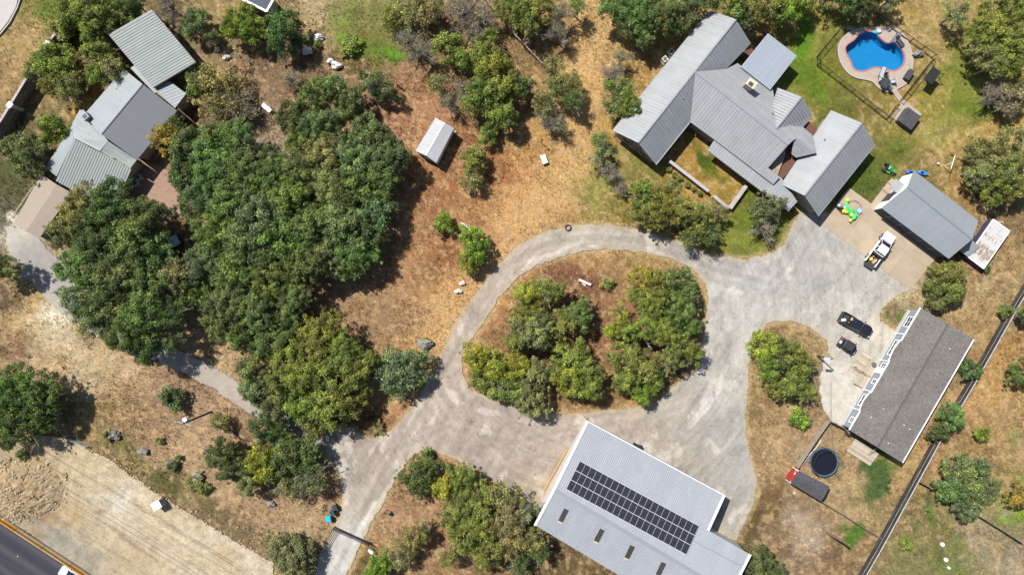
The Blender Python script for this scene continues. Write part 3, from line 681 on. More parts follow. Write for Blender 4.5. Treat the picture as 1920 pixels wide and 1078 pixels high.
# ---- concrete pad of the metal shop: slabs with joints
PAD = [(1540,420),(1707,544),(1752,487),(1790,440),(1672,334),(1658,349),(1633,382),(1592,352),(1565,384)]
pad = poly_sheet('concrete_pad', PAD, 0.03, pm('pad_base', C(150, 135, 115), 0.9))
a0 = G(1540, 420); ux = (G(1707, 544) - a0).normalized(); uy = Vector((-ux.y, ux.x, 0))
def clip_poly(poly, inside, inter):
    out = []
    for i in range(len(poly)):
        p, q = poly[i], poly[(i + 1) % len(poly)]
        if inside(p): out.append(p)
        if inside(p) != inside(q): out.append(inter(p, q))
    return out
padw = [((G(a, b) - a0).dot(ux), (G(a, b) - a0).dot(uy)) for a, b in PAD]
def clip_rect(poly, x0, x1, y0, y1):
    for ax, v, sg in ((0, x0, 1), (0, x1, -1), (1, y0, 1), (1, y1, -1)):
        if not poly: return poly
        poly = clip_poly(poly, lambda p: (p[ax] - v) * sg >= 0,
                         lambda p, q: tuple(p[k] + (q[k] - p[k]) * (v - p[ax]) / (q[ax] - p[ax]) for k in (0, 1)))
    return poly
pad_cells = []
S = 4.4
for i in range(-3, 7):
    for j in range(-3, 6):
        c = clip_rect(padw, i * S + 0.012, (i + 1) * S - 0.012, j * S + 0.012, (j + 1) * S - 0.012)
        if len(c) >= 3:
            ar = abs(sum(c[k][0] * c[(k + 1) % len(c)][1] - c[(k + 1) % len(c)][0] * c[k][1] for k in range(len(c)))) / 2
            if ar > 0.3: pad_cells.append(c)
SLABM = []
for k in range(4):
    f = (0.95, 1.0, 1.04, 0.98)[k]
    SLABM.append(pm('slab_%d' % k, tuple(v * f for v in C(208, 189, 162)), 0.85, var=0.20, scale=0.40, bump=0.12, bscale=9))
for k, c in enumerate(pad_cells):
    mb = MB(); mb.prism([tuple(a0 + ux * p[0] + uy * p[1]) for p in c], 0.0, 0.045 + 0.003 * (k % 3))
    o = mb.build('slab', SLABM[(k * 7) % 4]); o.parent = pad

# ---- pool: deck with hole, basin, water
def deck_mesh(name, outer, inner, z, zb):
    bm = bmesh.new()
    def loop(px, zz):
        vs = [bm.verts.new(G(a, b) + Vector((0, 0, zz))) for a, b in px]
        return vs, [bm.edges.new((vs[i], vs[(i + 1) % len(vs)])) for i in range(len(vs))]
    vo, eo = loop(outer, z); vi, ei = loop(inner, z)
    bmesh.ops.triangle_fill(bm, use_beauty=True, use_dissolve=False, edges=eo + ei)
    for vs in (vo,):
        lo = [bm.verts.new((v.co.x, v.co.y, zb)) for v in vs]
        for i in range(len(vs)): bm.faces.new((vs[i], lo[i], lo[(i + 1) % len(vs)], vs[(i + 1) % len(vs)]))
    bmesh.ops.recalc_face_normals(bm, faces=bm.faces)
    me = bpy.data.meshes.new(name); bm.to_mesh(me); bm.free(); return me
M_DECK = pm('stamped_concrete', C(208, 190, 174), 0.8, var=0.16, scale=1.1, bump=0.4, bscale=5)
coping_out = [(v.x, v.y) for v in offset_poly([Vector((a, b, 0)) for a, b in pool_px], -2.4)]
DK_Z = 0.07
me = deck_mesh('pool_deck', deck_px, coping_out, DK_Z, -0.1)
pool_deck = props(obj('pool_deck', me, M_DECK), kind='structure')
mb = MB()                                           # pale rim of the deck
rim = [G(a, b) for a, b in deck_px]
rim_in = offset_poly(rim, 0.22)
n = len(rim)
mb.v = [tuple(p + Vector((0, 0, 0.085))) for p in rim] + [tuple(p + Vector((0, 0, 0.085))) for p in rim_in] + [tuple(p + Vector((0, 0, -0.05))) for p in rim]
mb.f = [(i, (i + 1) % n, n + (i + 1) % n, n + i) for i in range(n)] + [(i, 2 * n + i, 2 * n + (i + 1) % n, (i + 1) % n) for i in range(n)]
o = mb.build('deck_rim', pm('pale_rim', C(220, 200, 184), 0.8)); o.parent = pool_deck

POOL_T = thing('swimming_pool', G(1640, 95), 'free-form blue swimming pool with red brick coping inside the black fence', 'swimming pool')
M_POOL = pm('pool_plaster', (0.006, 0.150, 0.32), 0.7, var=0.10, scale=0.8)
M_COPE = pm('brick_coping', (0.33, 0.11, 0.07), 0.8, var=0.35, scale=9)
mb = MB(); L = [G(a, b) for a, b in pool_px]; n = len(L)
rings = []
for d, z in ((0.0, 0.03), (0.02, -0.9), (0.25, -1.35)):
    rings.append([p + Vector((0, 0, z)) for p in offset_poly(L, d)])
mb.v = [tuple(p) for r in rings for p in r]
for k in range(2):
    for i in range(n): mb.f.append((k * n + i, (k + 1) * n + i, (k + 1) * n + (i + 1) % n, k * n + (i + 1) % n))
mb.f.append(tuple(2 * n + i for i in range(n)))
mb.build('basin', M_POOL, POOL_T)
mb = MB(); Lo = [G(a, b) for a, b in coping_out]
per = 0; cs = []
for i in range(n):
    a0_, a1_ = L[i], L[(i + 1) % n]; b0_, b1_ = Lo[i], Lo[(i + 1) % n]
    m = max(1, int((a1_ - a0_).length / 0.26))
    for j in range(m):
        t0, t1 = (j + 0.04) / m, (j + 0.96) / m
        mb.prism([tuple(a0_.lerp(a1_, t0)), tuple(a0_.lerp(a1_, t1)), tuple(b0_.lerp(b1_, t1)), tuple(b0_.lerp(b1_, t0))], -0.02, DK_Z + 0.03)
props(mb.build('coping', M_COPE, POOL_T), kind='stuff')
def water_mat():
    m, t, out = nt('pool_water')
    tr = N(t, 'ShaderNodeBsdfTransparent'); tr.inputs[0].default_value = (0.62, 0.93, 1.0, 1)
    gl = N(t, 'ShaderNodeBsdfGlossy', Roughness=0.06)
    fr = N(t, 'ShaderNodeFresnel'); fr.inputs['IOR'].default_value = 1.33
    tc = N(t, 'ShaderNodeTexCoord'); n1 = N(t, 'ShaderNodeTexNoise', Scale=2.2, Detail=3.0)
    t.links.new(tc.outputs['Object'], n1.inputs['Vector'])
    bp = N(t, 'ShaderNodeBump', Strength=0.25, Distance=0.05); t.links.new(n1.outputs['Fac'], bp.inputs['Height'])
    t.links.new(bp.outputs[0], gl.inputs['Normal']); t.links.new(bp.outputs[0], fr.inputs['Normal'])
    mx = N(t, 'ShaderNodeMixShader'); t.links.new(fr.outputs[0], mx.inputs[0])
    t.links.new(tr.outputs[0], mx.inputs[1]); t.links.new(gl.outputs[0], mx.inputs[2]); t.links.new(mx.outputs[0], out.inputs[0])
    return m
mb = MB(); r = [p + Vector((0, 0, -0.10)) for p in offset_poly(L, -0.02)]
mb.v = [tuple(p) for p in r]; mb.f = [tuple(range(n))] if True else []
mb.build('water', water_mat(), POOL_T)
mb = MB()                                           # entry steps and bench along the right end
for k, (rr, zz) in enumerate(((1.9, -1.15), (1.2, -0.85))):
    c = G(1692, 80); poly = [c + Vector((math.cos(t) * rr * 0.9, math.sin(t) * rr * 0.62, 0)) for t in np.linspace(0, 2 * math.pi, 20, endpoint=False)]
    poly = [p for p in poly]
    ins = []
    for p in poly:
        q = p.copy()
        for _ in range(30):
            x_, y_ = 960 + q.x * 12, 539 - q.y * 12
            if in_poly(np.array([x_]), np.array([y_]), [(v.x, v.y) for v in offset_poly([Vector((a, b, 0)) for a, b in pool_px], 1.2)])[0]: break
            q = q.lerp(G(1672, 96), 0.08)
        ins.append(q)
    mb.prism([tuple(p) for p in ins], -1.34, zz)
mb.build('steps', pm('pool_steps', (0.010, 0.165, 0.34), 0.7, var=0.06), POOL_T)
# path of stamped concrete to the pad under the spa
WALK = zoomxy([(700,694),(742,676),(770,725),(805,770),(850,805),(972,905),(945,935),(860,1010),(800,1000),(752,976),(696,932),(740,880),(776,812),(752,770),(722,730)],1530,30,4.9)
poly_sheet('garden_path', WALK, 0.055, M_DECK)
# ================================================================ TREES
def quads_mesh(name, cen, nor, size, clump, aspect=1.0, seed=0):
    rs = np.random.RandomState(seed); n = len(cen)
    nor = nor / (np.linalg.norm(nor, axis=1, keepdims=True) + 1e-9)
    r = rs.normal(size=(n, 3)); t = np.cross(nor, r); t /= (np.linalg.norm(t, axis=1, keepdims=True) + 1e-9)
    b = np.cross(nor, t); s = size[:, None] * 0.5
    bend = nor * s * 0.35
    v = np.stack([cen - t * s * aspect, cen - b * s * 0.62 + bend, cen + t * s * aspect, cen + b * s * 0.62 + bend * 0.3], axis=1).reshape(-1, 3)
    me = bpy.data.meshes.new(name)
    me.vertices.add(4 * n); me.vertices.foreach_set('co', v.ravel().astype(np.float32))
    me.loops.add(4 * n); me.loops.foreach_set('vertex_index', np.arange(4 * n, dtype=np.int32))
    me.polygons.add(n); me.polygons.foreach_set('loop_start', (np.arange(n) * 4).astype(np.int32))
    me.polygons.foreach_set('loop_total', np.full(n, 4, dtype=np.int32))
    at = me.attributes.new('clump', 'FLOAT', 'POINT')
    at.data.foreach_set('value', np.repeat(clump, 4).astype(np.float32))
    me.update(); me.materials.append(M_LEAF)
    return me

def crown_data(R, H, ncl, rc, nleaf, leaf, seed, gap=0.0, under=0.25):
    """clump centres on an uneven dome, leaves round each clump. z=0 is the lower rim of the crown"""
    rs = np.random.RandomState(seed)
    ph = rs.rand(4) * 6.28
    def lobe(a): return 1 + 0.15 * np.sin(2 * a + ph[0]) + 0.14 * np.sin(3 * a + ph[1]) + 0.10 * np.sin(5 * a + ph[2]) + 0.06 * np.sin(9 * a + ph[3])
    cc = []; tries = 0; mind = rc * 0.95
    while len(cc) < ncl and tries < ncl * 40:
        tries += 1
        if tries % (ncl * 8) == 0: mind *= 0.85
        a = rs.rand() * 6.283; u = math.sqrt(rs.rand()) ; lim = lobe(a) * (R - rc * 0.75)
        rr = u * lim
        z = H * (math.sqrt(max(0, 1 - (u * 0.96) ** 2)) * (0.55 + 0.60 * rs.rand()))
        if rs.rand() < under: z *= rs.rand() * 0.7
        p = np.array([rr * math.cos(a), rr * math.sin(a), z])
        if gap > 0 and rs.rand() < gap * (0.4 + u): continue
        if all(np.linalg.norm((q - p)[:2]) > mind * 0.6 or abs(q[2] - p[2]) > rc * 1.3 for q in cc): cc.append(p)
    for _ in range(int(ncl * 0.35)):                 # outlying sprays that fray the outline
        a = rs.rand() * 6.283; rr = lobe(a) * R * rs.uniform(0.86, 1.10); cc.append(np.array([rr * math.cos(a), rr * math.sin(a), H * rs.uniform(0.05, 0.45)]))
    nmain = len(cc) - int(ncl * 0.35)
    cen = []; nor = []; siz = []; cl = []
    for ip, p in enumerate(cc):
        k = rs.uniform(0.6, 1.3) if ip < nmain else rs.uniform(0.28, 0.55); r = rc * k; m = int(nleaf * k * k)
        d = rs.normal(size=(m, 3)); d[:, 2] = d[:, 2] * 0.9 + 0.35
        d /= np.linalg.norm(d, axis=1, keepdims=True)
        rad = r * (0.55 + 0.5 * rs.rand(m)) * np.where(rs.rand(m) < 0.12, 1.25, 1.0)
        # finger-like sprays
        fa = np.arctan2(d[:, 1], d[:, 0]); rad *= 1 + 0.26 * np.sin(fa * rs.randint(4, 8) + rs.rand() * 6.28)
        c = p + d * rad[:, None] * np.array([1.0, 1.0, 0.72])
        c[:, 2] = np.maximum(c[:, 2], -0.3)
        cen.append(c); nor.append(d * 0.75 + rs.normal(size=(m, 3)) * 0.45 + np.array([-0.15, 0.12, 0.65]))
        siz.append(leaf * rs.uniform(0.6, 1.35, m)); cl.append(np.clip(np.full(m, rs.rand()) + rs.normal(size=m) * 0.06, 0, 1))
    return np.array(cc), np.concatenate(cen), np.concatenate(nor), np.concatenate(siz), np.concatenate(cl)

PROTO = {}
def limbs_mesh(cc, H, R, seed, twigs=0, tr=0.16):
    rnd = random.Random(seed); mb = MB()
    order = sorted(range(len(cc)), key=lambda i: -np.hypot(cc[i][0], cc[i][1]))
    pick = order[::max(1, len(order) // 14)]
    base = Vector((0, 0, -0.6))
    for i in pick:
        e = Vector(cc[i]); mid = Vector((e.x * 0.45 + rnd.uniform(-.2, .2), e.y * 0.45 + rnd.uniform(-.2, .2), e.z * 0.35))
        mb.tube(base, mid, tr, tr * 0.55, 5, False); mb.tube(mid, e, tr * 0.55, tr * 0.15, 5, False)
        for _ in range(twigs):
            t = rnd.random(); s = mid.lerp(e, t)
            q = s + Vector((rnd.uniform(-1, 1), rnd.uniform(-1, 1), rnd.uniform(-.1, .9))) * (0.28 * R)
            mb.tube(s, q, 0.035, 0.012, 3, False)
            for _ in range(3):
                w = q + Vector((rnd.uniform(-1, 1), rnd.uniform(-1, 1), rnd.uniform(-.2, .6))) * (0.14 * R)
                mb.tube(s.lerp(q, rnd.uniform(.4, 1)), w, 0.02, 0.008, 3, False)
    return mb

def make_proto(key, R, H, ncl, rc, nleaf, leaf, seed, gap=0.0, under=0.25, twigs=0):
    cc, cen, nor, siz, cl = crown_data(R, H, ncl, rc, nleaf, leaf, seed, gap, under)
    crown = quads_mesh('crown', cen, nor, siz, cl, 1.15, seed)
    lm = limbs_mesh(cc, H, R, seed, twigs or 2).mesh('limbs', None, False)
    lm.materials.append(M_TWIG if twigs else M_BARK)
    PROTO.setdefault(key, []).append((R, H, crown, lm))

for s in range(6): make_proto('big', 4.6, 3.1, 78, 0.76, 230, 0.225, 100 + s, 0.0)
for s in range(5): make_proto('mid', 3.0, 2.5, 42, 0.62, 190, 0.205, 200 + s, 0.0)
for s in range(4): make_proto('small', 1.5, 1.4, 18, 0.45, 100, 0.20, 300 + s, 0.0)
for s in range(4): make_proto('thinbig', 4.2, 2.5, 52, 0.75, 90, 0.25, 400 + s, 0.25, twigs=5)
for s in range(3): make_proto('thinmid', 2.6, 2.0, 26, 0.62, 85, 0.22, 500 + s, 0.25, twigs=5)
for s in range(3): make_proto('bare', 3.2, 2.2, 20, 0.6, 22, 0.20, 600 + s, 0.2, twigs=14)
# round clipped-looking evergreen: fine, even leaf cover
for s in range(2): make_proto('round', 3.4, 2.6, 120, 0.52, 110, 0.20, 700 + s, 0.0, under=0.05)

tb = MB(); tb.tube((0, 0, 0), (0.05, 0.03, 0.55), 0.26, 0.19, 8).tube((0.05, 0.03, 0.5), (0, 0, 1.0), 0.19, 0.15, 8)
TRUNK = tb.mesh('trunk'); TRUNK.materials.append(M_BARK)

TINT = {
 'oak': (0.132, 0.178, 0.054), 'blue': (0.134, 0.176, 0.070), 'deep': (0.088, 0.128, 0.040),
 'elm': (0.178, 0.205, 0.048), 'yel':  (0.248, 0.264, 0.042), 'lime': (0.165, 0.225, 0.034),
 'olive': (0.210, 0.218, 0.081), 'grey': (0.217, 0.212, 0.110), 'gold': (0.281, 0.251, 0.046),
}
used_names = {}
def tree(px, py, r, kind, tint, h, label, group=None, name='oak_tree', cat='tree'):
    """px, py, r: crown centre and radius as seen; the base is put straight below"""
    R = r / 12.0 * random.uniform(0.86, 1.06)
    protos = PROTO[kind]; i = random.randrange(len(protos))
    R0, H0, crown, lm = protos[i]
    R_real = R * (CAM_H - h * 0.75) / CAM_H
    s = R_real / R0
    zs = min(1.35, max(0.75, (h * 0.62) / (H0 * s))) * s
    top = H0 * zs + 0.3
    zb = max(0.25, h - top)
    c = G(px, py, zb + H0 * zs * 0.55)
    t = thing(name, (c.x, c.y, 0), label, cat, group, 0.0)
    rz = random.uniform(0, 6.283)
    jt = [v * random.uniform(0.88, 1.12) for v in TINT[tint]]
    o = obj('crown', crown, None, t); o.location = (0, 0, zb); o.scale = (s * random.uniform(.86, 1.10), s * random.uniform(.88, 1.12), zs); o.rotation_euler = (0, 0, rz)
    o.color = (jt[0], jt[1], jt[2], 1)
    l = obj('limbs', lm, None, t); l.location = (0, 0, zb); l.scale = o.scale; l.rotation_euler = o.rotation_euler
    k = obj('trunk', TRUNK, None, t); k.scale = (max(.35, s * 1.0), max(.35, s * 1.0), max(0.2, zb * 0.85)); k.rotation_euler = (0, 0, rz)
    return t

TW = {'oak': 'dark green', 'blue': 'blue-green', 'deep': 'deep green', 'elm': 'mid green', 'yel': 'yellowish green', 'lime': 'bright green', 'olive': 'olive', 'grey': 'grey', 'gold': 'golden'}
ORD = ['first', 'second', 'third', 'fourth', 'fifth', 'sixth', 'seventh', 'eighth', 'ninth']
def grove(data, where, group, name='oak_tree'):
    """several trees of one group; each is told apart by its tone and its place in the group's rows"""
    noun = name.replace('_tree', '')
    n = len(data); nr = 1 if n <= 3 else (n + 3) // 4 if n < 12 else (n + 4) // 5
    nr = min(nr, 9)
    ys = sorted(data, key=lambda d: d[1]); per = math.ceil(n / nr)
    rows = [sorted(ys[i:i + per], key=lambda d: d[0]) for i in range(0, n, per)]
    nr = len(rows)
    for ri, row in enumerate(rows):
        rt = '' if nr == 1 else (['upper row', 'lower row'][ri] if nr == 2 else (['top row', 'middle row', 'bottom row'][ri] if nr == 3 else ORD[ri] + ' row down'))
        for k, (px, py, r, kind, tint, h) in enumerate(row):
            if tint in ('oak', 'blue') and random.random() < 0.06: tint = 'olive'
            pos = 'only one' if len(row) == 1 else ('leftmost' if k == 0 else 'rightmost' if k == len(row) - 1 else ORD[k] + ' from left')
            bare = 'bare ' if kind == 'bare' else 'thin ' if kind.startswith('thin') else ''
            lab = '%s%s %s %s, %s%s' % (bare, TW[tint], noun, where, (rt + ', ') if rt else '', pos)
            tree(px, py, r, kind, tint, h, lab, group, name)

# the large live-oak grove left of the clearing
grove([
(548,215,42,'mid','deep',6),(582,182,34,'mid','oak',6),(598,240,44,'big','blue',6.5),(560,265,34,'mid','oak',6),
(690,243,40,'mid','blue',6.5),(727,288,46,'big','blue',7),(668,300,52,'big','blue',7),(607,290,46,'big','oak',7),(560,320,46,'big','oak',7),
(620,350,50,'big','blue',7.5),(680,350,46,'big','oak',7),(722,335,30,'mid','oak',6),(700,398,40,'mid','blue',6.5),
(580,420,52,'big','oak',8),(640,420,50,'big','blue',8),(660,470,44,'big','oak',7),(690,450,32,'mid','oak',6),(612,482,42,'mid','blue',7),(650,502,28,'mid','oak',6),
(500,300,30,'mid','blue',6),(350,272,38,'mid','oak',6.5),(400,258,40,'mid','oak',7),(445,258,42,'big','oak',7),(495,345,46,'big','oak',8),
(350,325,42,'mid','deep',7),(400,312,48,'big','oak',8),(452,322,48,'big','oak',8),(375,372,44,'big','deep',8),(430,378,52,'big','oak',8.5),(485,400,52,'big','blue',8.5),(535,372,46,'big','oak',8.5),
(400,432,50,'big','oak',8.5),(455,452,52,'big','blue',8.5),(520,452,52,'big','oak',8.5),(565,492,46,'big','oak',8),(385,492,46,'big','blue',8),
(440,512,52,'big','oak',8.5),(500,522,50,'big','oak',8.5),(545,562,42,'big','oak',7.5),(420,572,46,'big','blue',8),(478,580,46,'big','oak',8),(410,612,32,'mid','oak',7),(452,628,40,'mid','oak',7),(545,610,34,'mid','deep',6.5),(505,640,36,'mid','oak',7),(360,545,38,'mid','oak',7)],
 'in the big left grove', 'live oaks merged in the big grove left of the clearing', 'live_oak_tree')
# the tall oaks over the left driveway
grove([(150,398,48,'big','oak',9),(205,392,52,'big','deep',9.5),(262,402,44,'big','deep',9),(118,440,36,'mid','oak',8),(180,450,56,'big','deep',10),(245,452,54,'big','oak',10),(290,480,40,'mid','oak',9),
(150,502,50,'big','oak',9.5),(215,512,54,'big','oak',10),(280,530,50,'big','oak',9.5),(325,520,36,'mid','oak',8.5),(150,560,44,'thinbig','deep',9),(200,572,48,'big','deep',9.5),(262,588,48,'big','oak',9.5),(168,602,38,'thinbig','oak',8.5),(228,628,38,'big','deep',8.5),(272,648,36,'mid','deep',8),(310,590,38,'thinbig','deep',8.5),(320,640,24,'thinmid','deep',7)],
 'over the left driveway', 'tall oaks grown together over the left driveway', 'oak_tree')
# yellow-green tree group below the grove
grove([(540,665,44,'big','elm',7),(598,632,48,'big','elm',7.5),(640,655,44,'big','elm',7.5),(570,700,48,'big','elm',8),(625,702,50,'big','elm',8),(672,690,36,'mid','elm',7),(560,752,40,'mid','elm',7),(612,765,42,'mid','elm',7),(650,745,40,'mid','elm',7),(585,800,24,'small','elm',5),(520,712,32,'mid','elm',7)],
 'at the foot of the grove', 'yellow-green elms at the foot of the grove', 'elm_tree')
grove([(480,690,34,'mid','blue',6.5),(478,730,38,'mid','blue',6.5),(512,760,36,'mid','blue',6.5),(490,800,32,'mid','deep',6),(520,815,26,'mid','deep',5.5)],
 'left of the bright elms', 'blue-green oaks beside the elms', 'live_oak_tree')
tree(748, 697, 50, 'round', 'blue', 5.2, 'round evenly leafed evergreen on the left edge of the loop drive', None, 'evergreen_tree')
# bottom left group
grove([(412,852,36,'mid','deep',5.5),(440,878,38,'mid','deep',5.5),(462,905,24,'mid','oak',5),(548,845,40,'mid','oak',6),(578,850,24,'mid','oak',5.5),(520,880,30,'mid','oak',5)],
 'left of the drive junction', 'dark oaks in the clump left of the drive junction', 'oak_tree')
tree(496, 868, 36, 'mid', 'yel', 5.5, 'yellow-green tree in the middle of the clump left of the drive junction', None, 'elm_tree')
tree(575, 905, 42, 'thinbig', 'blue', 5.5, 'grey-green open crowned tree at the lower right of the clump left of the drive junction', None, 'mesquite_tree')
tree(530, 912, 26, 'thinmid', 'olive', 4.5, 'small grey-green tree at the foot of the clump left of the drive junction', None, 'mesquite_tree')
tree(545, 1042, 44, 'big', 'olive', 5, 'olive green tree left of the entrance gate fence', None, 'mesquite_tree')
# left edge
grove([(20,735,44,'big','deep',7),(60,740,44,'big','deep',7),(25,790,44,'big','deep',7),(90,745,26,'mid','oak',6),(75,785,36,'mid','deep',6.5),(10,825,24,'mid','deep',5)],
 'above the dirt strip at left', 'dark oaks at the left edge above the graded strip', 'oak_tree')
tree(-8, 500, 34, 'big', 'oak', 6, 'oak cut by the left edge of the photo below the tan carport', None, 'oak_tree')
tree(42, 288, 46, 'big', 'blue', 6, 'full green oak left of the ribbed metal roof at the left edge', None, 'oak_tree')
tree(98, 240, 34, 'mid', 'lime', 5, 'bright green tree between the stone wall and the left house', None, 'elm_tree')
grove([(70,130,30,'thinmid','elm',5.5),(100,118,40,'mid','elm',6),(120,160,36,'thinbig','olive',6),(92,155,30,'mid','elm',6)],
 'straddling the stone wall', 'trees straddling the stone wall', 'elm_tree')
grove([(180,100,32,'mid','elm',5.5),(205,130,30,'thinmid','olive',5.5),(180,140,26,'mid','elm',5)],
 'between stone wall and ribbed carport', 'trees left of the big ribbed roof', 'elm_tree')
grove([(130,22,36,'mid','elm',6),(175,20,44,'big','elm',6.5),(215,22,36,'mid','oak',6),(170,58,30,'mid','elm',6),(110,55,22,'small','olive',3.5),(250,5,24,'mid','deep',6)],
 'in the top left corner group', 'trees at the top left corner', 'elm_tree')
tree(315, 10, 30, 'bare', 'deep', 5, 'thin dark tree at the top edge right of the big ribbed roof', None, 'oak_tree')
tree(365, 42, 30, 'mid', 'blue', 4.6, 'small dark green tree right of the big ribbed roof near the top', None, 'live_oak_tree')
tree(395, 70, 18, 'thinmid', 'deep', 3.4, 'little half-shaded tree beside the small dark green one near the top', None, 'live_oak_tree')
grove([(440,45,30,'mid','lime',5),(470,55,28,'mid','lime',5),(460,20,20,'small','lime',4)], 'left of the dark round tree', 'bright trees near the top left shed', 'elm_tree')
tree(530, 55, 44, 'mid', 'deep', 6, 'dark round leafy tree right of the bright green ones at the top', None, 'oak_tree')
tree(405, 165, 58, 'thinbig', 'olive', 5.5, 'wide see-through tree with bare grey branches right of the left house', None, 'mesquite_tree')
tree(370, 150, 38, 'thinmid', 'elm', 5, 'loose green tree touching the big ribbed carport roof corner', None, 'mesquite_tree')
tree(440, 200, 40, 'bare', 'olive', 4.5, 'almost leafless tree above the top of the grove', None, 'mesquite_tree')
tree(310, 258, 36, 'thinmid', 'gold', 6, 'brownish green tree overhanging the left house roof', None, 'elm_tree')
tree(325, 235, 24, 'mid', 'deep', 5, 'dark green bush between the left house and the brownish tree', None, 'oak_tree')
tree(545, 148, 24, 'bare', 'elm', 3, 'wispy sapling between the two pairs of pale boulders and the grove', None, 'mesquite_tree')
grove([(628,165,30,'mid','blue',5.5),(655,188,28,'mid','blue',5.5),(605,165,20,'mid','oak',5),(657,217,18,'small','blue',4)], 'at the top tip of the grove', 'oaks at the top tip of the grove', 'live_oak_tree')
tree(710, 160, 34, 'mid', 'blue', 5, 'free-standing blue-green oak between the grove and the dirt track', None, 'live_oak_tree')
tree(680, 140, 13, 'small', 'blue', 3, 'small bush touching the free-standing blue-green oak', None, 'live_oak_tree')
# top middle
grove([(770,15,34,'thinmid','olive',5.5),(800,20,34,'thinmid','olive',5.5),(735,35,26,'thinmid','elm',4),(765,75,28,'bare','olive',5),(790,95,26,'bare','deep',5),(815,12,24,'thinmid','olive',5)], 'in the top middle scrub', 'thin scrub trees at the top middle', 'mesquite_tree')
grove([(870,20,40,'bare','grey',5.5),(905,35,34,'bare','grey',5),(890,60,28,'bare','grey',5),(945,10,22,'mid','elm',5)], 'beside the log rail fence', 'grey leafless trees near the log fence', 'mesquite_tree')
grove([(975,22,36,'mid','elm',6),(1010,18,36,'mid','elm',6),(990,48,26,'thinmid','elm',5.5),(1050,25,30,'bare','elm',5.5),(1045,60,26,'bare','deep',5),(1080,10,20,'thinmid','elm',5)], 'right of the log rail fence', 'oaks over dark litter at the top middle', 'oak_tree')
grove([(840,88,34,'mid','elm',5.5),(865,110,26,'mid','elm',5.5),(900,100,32,'mid','elm',5.5),(925,125,38,'mid','elm',6),(945,165,36,'mid','elm',6),(905,170,36,'mid','elm',6),(940,205,32,'mid','elm',6),(880,200,26,'thinmid','elm',5.5),(975,160,24,'mid','oak',5.5),(915,68,24,'thinmid','elm',5)], 'in the belt above the white shed', 'trees in the belt above the white shed', 'elm_tree')
grove([(865,165,30,'bare','grey',5),(820,160,26,'thinmid','olive',4.5),(840,190,24,'bare','grey',4.5)], 'left side of the white shed belt', 'grey twiggy trees of the belt above the shed', 'mesquite_tree')
tree(915, 248, 24, 'mid', 'elm', 3.6, 'small green tree right of the white metal shed', None, 'oak_tree')
tree(888, 300, 28, 'mid', 'elm', 4.2, 'green tree on the brown field below right of the white shed', None, 'oak_tree')
tree(885, 335, 26, 'thinmid', 'olive', 3.6, 'half bare tree just below the green one on the brown field', None, 'mesquite_tree')
grove([(1040,130,30,'thinmid','olive',5),(1060,160,38,'thinbig','elm',5.5),(1025,190,32,'thinmid','olive',5),(1040,230,28,'bare','olive',4.5),(1075,190,24,'thinmid','deep',5),(1020,215,24,'bare','olive',4)], 'on straw grass left of the house', 'open crowned oaks left of the main house', 'oak_tree')
grove([(1145,140,30,'bare','olive',5),(1160,175,34,'thinmid','elm',5.5),(1180,195,26,'mid','elm',5.5),(1150,200,26,'thinmid','olive',5),(1165,110,20,'bare','olive',4)], 'at the left eave of the house', 'oaks at the left eave of the main house', 'oak_tree')
grove([(1130,290,26,'thinmid','grey',4.5),(1145,320,28,'bare','grey',4),(1125,265,22,'thinmid','olive',4),(1165,350,20,'bare','grey',3)], 'before the stone gable', 'gnarled trees by the stone gable', 'mesquite_tree')
grove([(1160,12,36,'mid','oak',7),(1200,20,42,'big','oak',7),(1240,22,38,'big','oak',7),(1186,48,28,'mid','oak',6),(1212,64,22,'mid','oak',5.5),(1285,8,32,'mid','blue',6.5),(1322,-6,26,'mid','blue',6.5),(1258,50,20,'mid','deep',5.5),(1283,38,18,'mid','oak',5.5)], 'in the belt above the main house', 'oaks in the belt above the main house', 'oak_tree')
grove([(1375,8,34,'mid','elm',6.5),(1415,15,30,'mid','elm',6),(1400,38,18,'mid','blue',5),(1450,8,34,'mid','elm',6),(1485,15,30,'mid','lime',6),(1510,-5,26,'mid','elm',5.5)], 'at the top edge right of the ridge', 'oaks at the top edge right of the main house', 'oak_tree')
grove([(1560,-8,28,'thinmid','deep',5),(1600,-6,30,'mid','deep',5.5),(1640,-12,30,'mid','deep',5.5),(1675,-4,22,'thinmid','deep',5),(1618,8,22,'thinmid','deep',5)], 'shading the top of the pool', 'dark trees above the pool', 'oak_tree')
tree(1795, 25, 32, 'thinmid', 'olive', 5.5, 'olive tree with a leaning trunk above the pool lawn', None, 'oak_tree')
grove([(1870,20,36,'mid','elm',7),(1905,40,34,'mid','elm',7),(1860,60,38,'big','elm',7),(1895,90,40,'big','elm',7.5),(1855,100,32,'mid','olive',6.5),(1870,120,26,'mid','oak',6.5),(1915,10,30,'mid','elm',7)], 'in the upper right corner', 'oaks at the upper right corner', 'oak_tree')
grove([(1870,175,30,'bare','grey',4.5),(1900,180,32,'thinmid','grey',5),(1915,160,24,'thinmid','olive',5),(1890,200,24,'bare','grey',4.5)], 'at the right edge beside the lawn', 'grey half bare trees at the right edge', 'mesquite_tree')
grove([(1895,265,36,'mid','olive',6),(1850,290,36,'mid','olive',6),(1880,320,44,'big','olive',6.5),(1835,320,32,'mid','olive',5.5),(1905,345,34,'mid','elm',6),(1870,355,30,'mid','elm',5.5),(1915,300,28,'mid','olive',6)], 'right of the metal shop', 'olive oaks right of the metal shop', 'oak_tree')
